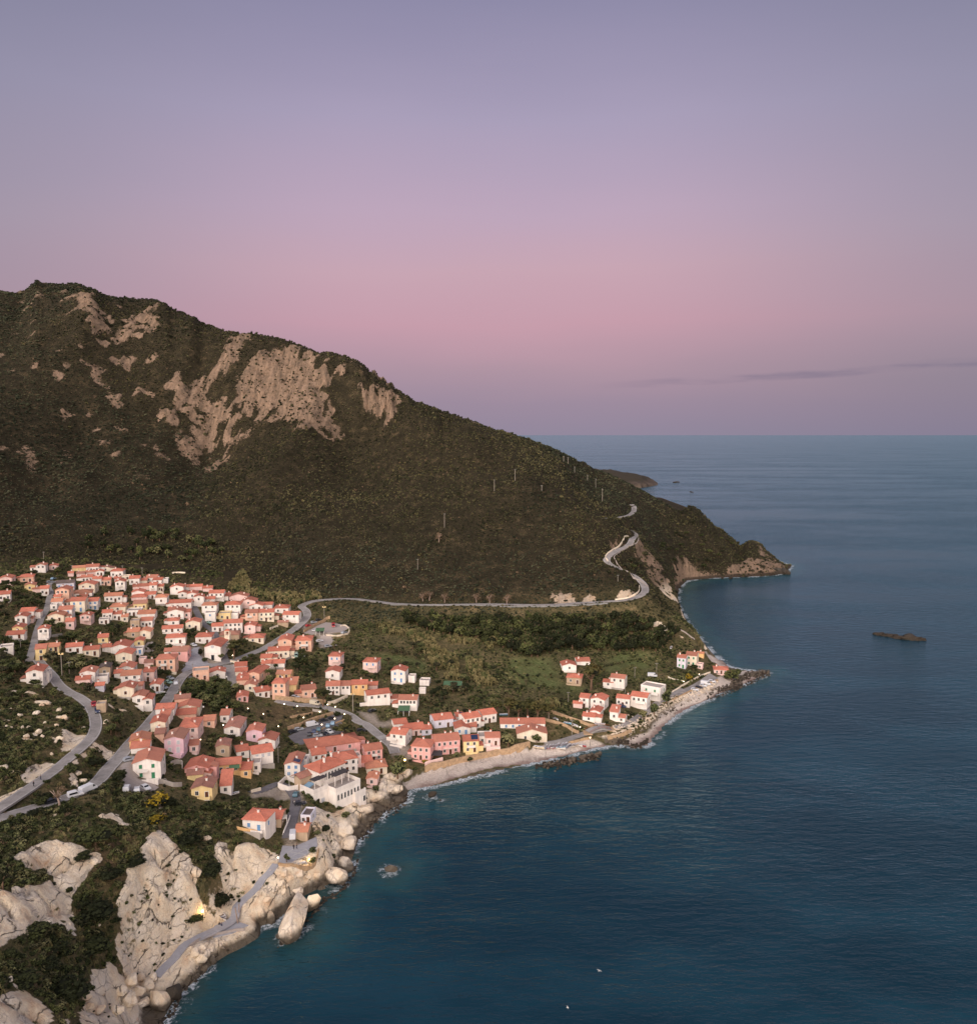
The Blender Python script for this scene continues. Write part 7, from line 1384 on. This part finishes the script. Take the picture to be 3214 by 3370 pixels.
flood_mast('1', 598, 1245, 1045, 'tall floodlight mast in front of the rust-brown tree'); flood_mast('2', 1545, 700, 588, 'floodlight mast at the viewpoint car park'); flood_mast('4', 1820, 560, 405, 'tall pale mast at the fork of the beach road')
def flagpole(): P = unproj(*px('4', 1208, 1305)); t = thing('flagpole', 'thin bare flagpole on the triangular roofless terrace', 'flagpole', P); b = MB(); b.tube([(0, 0, -.5), (0, 0, 7.5)], [.09, .05], 6); obj('shaft', b.me('shaft', [M['trim']]), t); b = MB(); q, f = globe(.12); b.add(q + np.array([0, 0, 7.55]), f); obj('finial', b.me('finial', [M['metal']]), t)
flagpole()
def old_post(c, x, yb, yt, lean, label):
    P = unproj(*px(c, x, yb)); s = F / float(proj(*P)[2]) * CR[c][2]; h = (yb - yt) / s / .9; t = thing('mooring_post', label, 'post', P); b = MB(); b.tube([(0, 0, -.6), (lean, 0, h)], [.2, .16], 7); obj('shaft', b.me('shaft', [M['greybark']]), t); b = MB(); b.tube([(lean, 0, h), (lean, 0, h + .12)], .21, 7); obj('cap', b.me('cap', [M['metal']]), t)
old_post('b', 665, 800, 680, -.7, 'leaning pale wooden post on the landing quay'); old_post('b', 672, 740, 650, .1, 'thin dark post behind the leaning post on the quay')
# ------------------------------------------------------------------ vehicles
CARM = {}
def paint(n, c): return simple('car_paint_' + n, lin(*c), .35, .05, 1, .5)
PAINT = {'white': paint('white', (214, 214, 216)), 'dark': paint('dark', (46, 48, 54)), 'blue': paint('light_blue', (128, 158, 180)), 'teal': paint('teal', (70, 104, 118)), 'red': paint('red', (170, 52, 56)), 'silver': paint('silver', (160, 164, 170)), 'beige': paint('beige', (204, 194, 172)), 'green': paint('pale_green', (150, 180, 168)), 'navy': paint('navy', (48, 60, 92))}
def car_parts(kind):
    if kind in CARM: return CARM[kind]
    L, W_, prof, glass = {'hatch': (4.1, 1.75, [(-2.0, .35), (-2.05, .75), (-1.85, 1.0), (-1.6, 1.42), (.15, 1.45), (.85, 1.0), (1.85, .88), (2.05, .6), (2.0, .35)], [(-1.62, 1.0), (-1.42, 1.34), (.12, 1.36), (.62, 1.0)]),
        'van': (5.2, 1.95, [(-2.6, .4), (-2.6, 2.05), (-2.4, 2.2), (1.3, 2.2), (2.05, 1.35), (2.55, 1.1), (2.62, .4)], [(1.0, 1.3), (1.0, 1.95), (1.38, 1.95), (1.9, 1.3)]),
        'jeep': (4.3, 1.8, [(-2.1, .45), (-2.1, 1.0), (-2.0, 1.85), (.3, 1.88), (.8, 1.15), (1.95, 1.08), (2.1, .7), (2.1, .45)], [(-1.8, 1.15), (-1.75, 1.68), (.22, 1.7), (.6, 1.15)])}[kind]
    b = MB(); b.prism([(x, -W_ / 2, z) for x, z in prof], (0, W_, 0)); me = b.me('body', [PAINT['white']]); bm = bmesh.new(); bm.from_mesh(me); bmesh.ops.bevel(bm, geom=bm.edges[:], offset=.09, segments=2, affect='EDGES'); bm.to_mesh(me); bm.free()
    g = MB(); g.prism([(x, -W_ / 2 - .01, z) for x, z in glass], (0, W_ + .02, 0)); xs = [p for p in glass]; x1, z1 = glass[-1]; x2, z2 = glass[-2]; g.add([(x1 + .3, -W_ / 2 + .14, z1 - .02), (x1 + .3, W_ / 2 - .14, z1 - .02), (x2 + .12, W_ / 2 - .18, z2 + .05), (x2 + .12, -W_ / 2 + .18, z2 + .05)], [(0, 1, 2, 3)])
    w = MB(); k = 14; w.prism([(.34 * math.cos(6.283 * i / k), -.1, .34 * math.sin(6.283 * i / k)) for i in range(k)], (0, .2, 0)); wh = w.me('wheel', [M['rubber']]); r_ = MB(); r_.prism([(.2 * math.cos(6.283 * i / k), -.115, .2 * math.sin(6.283 * i / k)) for i in range(k)], (0, .23, 0)); rim = r_.me('rim', [M['metal']]); h_ = MB(); h_.box(-.05, .05, -.18, .18, -.09, .09)
    CARM[kind] = (L, W_, me, g.me('windows', [M['pane']]), wh, rim, h_.me('headlight', [M['lampw']]), prof); return CARM[kind]
def car(c, x, y, dx, dy, kind, col, label, group=None, z=None):
    u, v = px(c, x, y); P = unproj(u, v) if z is None else at_z(u, v, z + .1); q = at_z(*px(c, x + dx * .5, y + dy * .5), P[2]); rz = math.atan2(q[1] - P[1], q[0] - P[0]); L, W_, body, gl, wh, rim, hl, prof = car_parts(kind)
    t = thing({'van': 'parked_van', 'hatch': 'parked_car', 'jeep': 'parked_jeep'}[kind], label, 'van' if kind == 'van' else 'car', (P[0], P[1], max(P[2], z or 0) + .12), rz, group)
    o = obj('body', body, t); o.material_slots[0].link = 'OBJECT'; o.material_slots[0].material = PAINT[col]; obj('windows', gl, t)
    for sx in (-1.3, 1.3):
        for sy in (-1, 1): w_ = obj('wheel', wh, t, (sx, sy * (W_ / 2 - .12), .34)); obj('rim', rim, w_)
    for sy in (-1, 1): obj('headlight', hl, t, (L / 2 + (.02 if kind != 'van' else .05), sy * W_ * .33, .72))
    return t
car('3', 850, 1338, 80, -35, 'van', 'white', 'white van driving up the lower road'); car('3', 728, 1388, 80, -22, 'jeep', 'white', 'white pickup-like jeep driving behind the white van'); car('3', 500, 1452, 80, -30, 'hatch', 'dark', 'black car parked beside the bare brown tree on the lower road')
car('3', 1222, 1328, 20, -60, 'jeep', 'white', 'white car parked by the thicket in the roadside yard'); car('3', 1322, 1335, 6, -50, 'hatch', 'white', 'small white car in the middle of the roadside yard'); car('3', 1405, 1318, 80, 40, 'hatch', 'white', 'white car parked askew at the yard end'); car('3', 905, 510, 20, 60, 'hatch', 'red', 'dark red car at the bend of the upper road'); car('3', 940, 572, 14, 50, 'hatch', 'navy', 'dark blue car behind the red one at the upper road bend'); car('3', 1250, 1042, 60, -14, 'hatch', 'silver', 'grey car beside the big white roadside house')
car('3', 1700, 300, 30, -80, 'hatch', 'white', 'white car driving on the main road below the piazza'); car('k', 362, 790, 60, 14, 'hatch', 'silver', 'silver car in the roadside car park below the salmon piazza house'); car('k', 335, 850, 60, 14, 'hatch', 'green', 'pale green car in the roadside car park'); car('k', 270, 925, 70, 20, 'hatch', 'silver', 'grey car parked beside the arched white house'); car('k', 660, 775, 10, -40, 'hatch', 'dark', 'dark car against the flat salmon building'); car('k', 705, 300, 30, 8, 'hatch', 'white', 'white car under the flat porch beside the parish house')
car('2', 1440, 738, 60, -12, 'hatch', 'silver', 'silver car parked on the hillside road by the viewpoint'); car('2', 1485, 715, 60, -16, 'hatch', 'dark', 'dark car parked on the hillside road by the viewpoint'); car('2', 1388, 770, 60, -16, 'hatch', 'red', 'crimson car parked at the foot of the viewpoint wall'); car('2', 1632, 772, 10, 60, 'van', 'red', 'red van standing on the viewpoint terrace'); car('2', 1460, 818, 60, 6, 'hatch', 'white', 'white car on the viewpoint terrace'); car('2', 1735, 838, 60, -20, 'hatch', 'silver', 'pale car at the outer edge of the viewpoint terrace'); car('2', 1272, 1062, 6, 60, 'van', 'green', 'pale green van behind the cream house with four windows'); car('2', 1342, 1058, 6, 60, 'hatch', 'white', 'white car behind the cream house with four windows'); car('2', 1500, 918, 40, -6, 'hatch', 'white', 'white car on the lower viewpoint yard'); car('2', 1580, 968, 40, -6, 'hatch', 'silver', 'silver car on the lower viewpoint yard'); car('2', 440, 742, 40, 10, 'hatch', 'green', 'pale green car on the church lane')
CG = 'cars in the beach car park'
for x, y, dx, dy, k, col, lab in ((1428, 706, 60, -12, 'van', 'white', 'long white van in the beach car park'), (1535, 662, 70, -14, 'hatch', 'dark', 'dark car facing the tan wall of the beach car park'), (1612, 642, 70, -14, 'hatch', 'dark', 'black car nearest the corner lamp of the beach car park'), (1580, 712, 8, -40, 'hatch', 'blue', 'light blue car in the middle of the beach car park'), (1626, 690, 8, -40, 'hatch', 'blue', 'pale blue car next to the corner of the beach car park'), (1490, 748, 6, -40, 'hatch', 'teal', 'teal car beside the low dividing wall'), (1446, 768, 6, -40, 'hatch', 'navy', 'navy car beside the teal one'), (1402, 795, 6, -40, 'hatch', 'dark', 'black car at the end of the dividing wall row'), (1595, 772, 50, 20, 'hatch', 'white', 'white car below the dividing wall beside the broad pine'), (1552, 792, 50, 18, 'hatch', 'dark', 'dark car below the dividing wall'), (1300, 748, 60, -10, 'hatch', 'silver', 'silver car at the far end of the beach car park'), (1242, 770, 60, -14, 'hatch', 'dark', 'dark car half hidden at the far end of the beach car park'), (1482, 808, 60, -4, 'hatch', 'silver', 'silver car on the lower level near the palms'), (1765, 812, 10, -30, 'hatch', 'white', 'white car at the edge of the broad pine'), (1705, 825, 10, -30, 'hatch', 'dark', 'dark car under the broad pine'), (1655, 830, 10, -30, 'hatch', 'navy', 'navy car in the lower row by the inn'), (1608, 836, 10, -30, 'hatch', 'dark', 'black car in the lower row by the inn')):
    car('4', x, y, dx, dy, k, col, lab, CG)
car('4', 1455, 500, 70, 14, 'van', 'beige', 'beige van on the beach road under the tan wall'); car('4', 1265, 437, 50, 4, 'hatch', 'white', 'white car in the court of the tall salmon tower house'); car('q', 1355, 510, 60, -8, 'hatch', 'dark', 'dark car beside the pine at the beach road'); car('5', 655, 860, 30, -10, 'hatch', 'dark', 'dark car on the gravel by the arched-doorway house')
car('6', 1310, 818, 70, 14, 'hatch', 'navy', 'dark car parked at the arched-window cottage'); car('8', 835, 802, 60, 4, 'hatch', 'white', 'white car first in the pier car park'); car('8', 876, 782, 60, 6, 'hatch', 'dark', 'black car in the pier car park'); car('8', 918, 764, 60, 8, 'hatch', 'white', 'white car next to the black one in the pier car park'); car('8', 942, 746, 60, 8, 'van', 'white', 'white van in the pier car park'); car('8', 1002, 722, 60, 6, 'hatch', 'white', 'white car nearest the pink bungalow'); car('7', 1242, 752, 8, -60, 'van', 'white', 'white camper-like van parked beside the brick hut'); car('7', 1272, 352, 20, -40, 'hatch', 'teal', 'grey-green car on the hotel lane'); car('7', 1312, 442, 30, -4, 'hatch', 'dark', 'dark car against the hotel porch'); car('6', 1600, 522, 60, 4, 'van', 'white', 'white camper van parked in the vineyard'); car('o', 935, 560, 40, -6, 'hatch', 'silver', 'pale car at the top of the lane'); car('o', 1000, 500, 40, -12, 'hatch', 'blue', 'bluish car at the lane top turning place'); car('l', 250, 1000, 3, 3, 'hatch', 'dark', 'dark car behind the coral-pink house') if False else None
# ------------------------------------------------------------------ boats
def boat_mesh(nm, L=4.6, B=1.7, D=.75):
    nx = 13; secs = []; b = MB()
    for i in range(nx):
        t = i / (nx - 1); x = L * (t - .5); w = B / 2 * (math.sin(math.pi * min(1, (t * .93 + .22))) ** .7 if t < .999 else 0.02); w = B / 2 * (.78 + .22 * math.sin(t * 2.6)) if t < .4 else B / 2 * max(.03, (1 - ((t - .4) / .6) ** 2.4)); sh = D + .3 * t ** 2.5; k = .06 + .25 * max(0, t - .75)
        out = [(x, -w, sh), (x, -w * .92, sh * .55), (x, -w * .5, .1 + k), (x, 0, k), (x, w * .5, .1 + k), (x, w * .92, sh * .55), (x, w, sh)]; inn = [(x, w * .86, sh), (x, w * .7, sh * .5 + .1), (x, 0, .25 + k), (x, -w * .7, sh * .5 + .1), (x, -w * .86, sh)]; secs.append(out + inn)
    n_ = 12; vs = [p for s_ in secs for p in s_]; fs = []; fm = []
    for i in range(nx - 1):
        for j in range(n_): fs.append((i * n_ + j, i * n_ + (j + 1) % n_, (i + 1) * n_ + (j + 1) % n_, (i + 1) * n_ + j)); fm.append(0 if j < 6 else 1 if j in (6, 11) else 2)
    fs += [tuple(range(n_))[::-1], tuple(range((nx - 1) * n_, nx * n_))]; fm += [0, 0]; b.v = vs; b.f = fs; b.m = fm; return b.me(nm, [M['trim'], M['brown'], M['pale']], False)
HULL = boat_mesh('hull'); bb = MB(); bb.box(-.16, .16, -.72, .72, .5, .55); BENCH = bb.me('bench', [M['brown']])
BP = {'white': M['trim'], 'red': simple('red_boat_paint', lin(176, 74, 74), .5, .1), 'sky': simple('sky_blue_boat_paint', lin(132, 178, 200), .5, .1), 'navy': simple('navy_boat_paint', lin(62, 76, 108), .5, .1), 'cream': simple('cream_boat_paint', lin(222, 204, 176), .6, .1)}
def boat(c, x, y, dx, dy, L, col, label, group=None):
    P = unproj(*px(c, x, y)); q = at_z(*px(c, x + dx, y + dy), P[2]); rz = math.atan2(q[1] - P[1], q[0] - P[0]); t = thing('rowing_boat', label, 'boat', (P[0], P[1], P[2] + .05), rz, group); k = L / 4.6; o = obj('hull', HULL, t); o.scale = (k, k, k); o.material_slots[0].link = 'OBJECT'; o.material_slots[0].material = BP[col]
    for xx in (-1.2, .1, 1.1): be = obj('bench', BENCH, t, (xx * k, 0, 0)); be.scale = (k, k, k)
BG = 'boats drawn up on the beach'
for x, y, dx, dy, L, col, lab in ((1262, 308, 40, 8, 5.2, 'cream', 'long cream boat lying alone at the near end of the boat row'), (1308, 302, 6, -10, 4, 'navy', 'dark blue boat next to the long cream boat'), (1328, 302, 10, -14, 4.2, 'red', 'red boat next to the dark blue one'), (1346, 297, 10, -14, 4, 'white', 'white boat wedged behind the red boat'), (1360, 300, 10, -12, 4, 'red', 'second red boat in the boat row'), (1380, 293, 12, -16, 4.6, 'sky', 'sky blue boat in the middle of the boat row'), (1394, 312, 40, 6, 4.8, 'white', 'white boat lying across in front of the row'), (1408, 293, 12, -16, 4.8, 'sky', 'larger sky blue boat beside the middle one'), (1425, 290, 14, -16, 4.6, 'sky', 'pale blue boat last of the three blue ones'), (1446, 296, 14, -10, 4.4, 'navy', 'navy boat with white rim after the blue boats'), (1468, 294, 16, -8, 4.2, 'white', 'white boat after the navy one'), (1490, 292, 16, -8, 4.2, 'cream', 'cream boat near the bridge end of the row'), (1510, 292, 18, 8, 4.4, 'white', 'white boat close to the bridge'), (1530, 294, 24, 10, 4.8, 'red', 'red and white boat last before the bridge')): boat('c', x, y, dx, dy, L, col, lab, BG)
boat('6', 780, 976, 30, 6, 4.2, 'sky', 'light blue boat on the grass beside the stream wall'); boat('6', 850, 1000, 40, 16, 4.8, 'white', 'white boat on the grass beside the stream wall'); boat('6', 1095, 992, 50, 0, 5, 'white', 'white upturned-looking boat on the bank behind the bridge'); boat('6', 670, 936, 20, 10, 4, 'white', 'small white boat between the stream walls'); boat('b', 552, 762, 20, 30, 4.6, 'white', 'white dinghy on the landing quay'); boat('3', 1530, 398, 60, -6, 5.5, 'white', 'white boat stored beside the main road'); boat('8', 610, 392, 14, -20, 4.5, 'white', 'white boat on the slope above the cream villa'); boat('6', 170, 895, 60, 0, 4.6, 'sky', 'blue boat in the shade of the umbrella pines'); boat('l', 1290, 1325, 40, -10, 4, 'white', 'white boat behind the house with single-slope roof')
# ------------------------------------------------------------------ people and gulls
def person(c, x, y, cols, label, z=None, rz=None, stride=.22):
    u, v = px(c, x, y); P = unproj(u, v) if z is None else at_z(u, v, z + .1)
    V = [(0, 0, .95), (0, 0, 1.15), (0, .01, 1.38), (0, .01, 1.5), (0, .03, 1.62), (0, .03, 1.74), (.11, 0, .9), (.11, stride * .4, .5), (.11, stride, .08), (.11, stride + .16, .03), (-.11, 0, .9), (-.11, -stride * .3, .5), (-.11, -stride, .1), (-.11, -stride + .16, .03), (.19, 0, 1.4), (.25, -.06, 1.13), (.24, .06, .88), (.24, .09, .78), (-.19, 0, 1.4), (-.25, .06, 1.13), (-.24, .14, .9), (-.24, .17, .8)]
    E = [(0, 1), (1, 2), (2, 3), (3, 4), (4, 5), (0, 6), (6, 7), (7, 8), (8, 9), (0, 10), (10, 11), (11, 12), (12, 13), (2, 14), (14, 15), (15, 16), (16, 17), (2, 18), (18, 19), (19, 20), (20, 21)]
    R = [.15, .15, .16, .06, .1, .09, .1, .075, .05, .045, .1, .075, .05, .045, .07, .05, .038, .04, .07, .05, .038, .04]; me = bpy.data.meshes.new('person'); me.from_pydata(V, E, []); m, t, b = new_mat('person_clothing'); tc = t.new('ShaderNodeTexCoord').outputs['Object']; s = t.new('ShaderNodeSeparateXYZ'); t.l.new(tc, s.inputs[0])
    cr = t.ramp(t.math('MULTIPLY', s.outputs['Z'], .5), [(0, lin(40, 36, 34)), (.05, cols[1]), (.47, cols[0]), (.755, lin(190, 140, 115))], 'CONSTANT'); t.l.new(cr, b.inputs['Base Color']); me.materials.append(m)
    o = obj('person', me, None, P, tr.uniform(0, 6.3) if rz is None else rz, label=label, category='person'); sk = o.modifiers.new('skin', 'SKIN')
    for i, q in enumerate(R): me.skin_vertices[0].data[i].radius = (q, q * (.75 if i < 3 else 1))
    me.skin_vertices[0].data[0].use_root = True; o.modifiers.new('smooth', 'SUBSURF').render_levels = 1
    hb = MB(); v_, f_ = globe(.112); hb.add(v_[:, :] * [1, 1, .8] + np.array([0, .015, 1.75]), f_); obj('hair', hb.me('hair', [M['rubber']], True), o)
dk, bl, wt, rd = lin(34, 34, 40), lin(50, 60, 84), lin(200, 196, 190), lin(150, 60, 56)
person('7', 1250, 868, (dk, dk), 'person in dark coat standing nearer the painted circle edge', PLAZA_Z); person('7', 1278, 862, (dk, bl), 'person in dark jacket and blue trousers on the painted circle', PLAZA_Z); person('b', 520, 828, (dk, dk), 'person in black walking beside the dinghy on the quay', QUAY_Z); person('b', 537, 836, (bl, dk), 'person in dark blue walking next to the one in black on the quay', QUAY_Z)
person('7', 1244, 432, (dk, dk), 'person in black walking up the hotel lane'); person('7', 1260, 440, (wt, dk), 'person in white top walking up the hotel lane'); person('7', 1298, 425, (dk, bl), 'person in dark clothes near the hotel porch'); person('3', 325, 1290, (dk, dk), 'person in dark clothes walking on the upper road'); person('3', 393, 1228, (dk, bl), 'second walker in dark clothes farther up the upper road')
def gull(u, v, z, label, rz, s):
    P = at_z(u, v, z); t = thing('seagull', label, 'bird', P, rz); b = MB(); b.tube([(-.3, 0, 0), (-.12, 0, .02), (.1, 0, .03), (.24, 0, .06), (.33, 0, .06), (.42, 0, .04)], [.02, .08, .09, .06, .05, .01], 8)
    for sy in (-1, 1): b.add([(.1, sy * .06, .06), (.16, sy * .35, .2), (.0, sy * .75, .12), (-.1, sy * .72, .12), (-.02, sy * .33, .19), (-.1, sy * .06, .05)], [(0, 1, 4, 5), (1, 2, 3, 4)])
    b.add([(-.28, -.03, 0), (-.28, .03, 0), (-.45, .09, 0), (-.45, -.09, 0)], [(0, 1, 2, 3)]); o = obj('body', b.me('body', [M['trim']]), t); o.scale = (s, s, s)
gull(1971, 3196, 22, 'white gull gliding above the dark open water', .9, .85); gull(1867, 3317, 20, 'small white gull low over the water near the bottom edge', .2, .7)
# ------------------------------------------------------------------ plaza furniture
def bench(c, x, y, rz, label): P = at_z(*px(c, x, y), PLAZA_Z + .1); t = thing('stone_bench', label, 'bench', P, rz); b = MB(); b.box(-1.6, 1.6, -.25, .25, .38, .5); obj('seat', b.me('seat', [M['f']]), t); [obj('leg', (lambda q: (q.box(-.15, .15, -.2, .2, 0, .38), q.me('leg', [M['G']]))[1])(MB()), t, (xx, 0, 0)) for xx in (-1.2, 1.2)]
bench('7', 1225, 1008, .1, 'stone bench on the seaward edge of the plaza below the tree'); bench('7', 1335, 1012, .05, 'stone bench on the seaward edge of the plaza by the white boulder'); rock('7', 1340, 1000, 60, 26, 'white painted rock ornament on the plaza', None, .6, 0, PLAZA_Z, [matted(BM[1], M['W'])])
for i, x in enumerate((1150, 1178, 1215, 1250)):
    P = at_z(*px('7', x, 768), PLAZA_Z); b = MB(); b.tube([(0, 0, 0), (0, 0, .75), (0, 0, .85)], [.16, .16, .06], 8); obj('bollard', b.me('bollard', [M['Y']]), None, P, label='short yellow bollard closing the plaza entrance', category='bollard', group='yellow bollards at the plaza')
def zebra():
    R, wd = ROADS['beach']; a = unproj(*px('5', 755, 1105)); i = int(np.argmin(np.hypot(R[:, 0] - a[0], R[:, 1] - a[1]))); p = R[i]; d = R[i + 1] - R[i - 1]; d = d / np.linalg.norm(d); n_ = np.array([-d[1], d[0], 0]); b = MB()
    for k in range(-3, 4): c = p + n_ * k * .68 + np.array([0, 0, .2]); b.add([c - d * 1.4 - n_ * .2, c + d * 1.4 - n_ * .2, c + d * 1.4 + n_ * .2, c - d * 1.4 + n_ * .2], [(0, 1, 2, 3)])
    obj('road_marking', b.me('zebra', [M['line']]), kind='structure')
zebra()
def vine_rows():
    A = [unproj(*px('6', *q)) for q in ((1150, 520), (1300, 590), (1540, 470), (1420, 400))]; pts = []; r = np.random.default_rng(4)
    for i in range(11):
        t = i / 10; a = A[0] * (1 - t) + A[1] * t; b_ = A[3] * (1 - t) + A[2] * t; n_ = int(np.hypot(*(b_ - a)[:2]) / 1.1)
        for k in range(n_): q = a + (b_ - a) * k / n_; pts.append((q[0] + r.normal() * .15, q[1] + r.normal() * .15, zt(q[0], q[1]) + .3))
    HL = ["1110 430 1200 410 1330 380 1480 350", "1540 470 1600 560 1650 590", "640 330 700 420 720 500", "230 440 330 520 480 600 640 640", "900 660 1000 700 1120 660", "1130 520 1200 590 1310 610", "0 400 120 470 230 600 330 690", "660 760 720 800 860 830", "1480 350 1560 400 1640 420", "1060 330 1130 300 1250 310 1400 300"]; hp = []; hs = []
    for q in HL:
        L_ = catmull([unproj(*w_) for w_ in pxs('6', q)], 1.0)
        for e in L_:
            if free(e[0], e[1], .3) and r.random() < .85: hp.append((e[0] + r.normal() * .3, e[1] + r.normal() * .3, zt(e[0], e[1]) + .4)); hs.append(r.uniform(.7, 1.4))
    scatter('field_hedges', hp, np.stack([hs] * 3, 1), np.stack([np.zeros(len(hp)), np.zeros(len(hp)), r.uniform(0, 6, len(hp))], 1), r.integers(0, 5, len(hp)), gp[:5])
    N_ = len(pts); scatter('vineyard_rows', pts, np.stack([r.uniform(.4, .7, N_)] * 3, 1), np.stack([np.zeros(N_), np.zeros(N_), r.uniform(0, 6, N_)], 1), r.integers(0, 2, N_), [gp[1], gp[3]])
vine_rows()

sea()
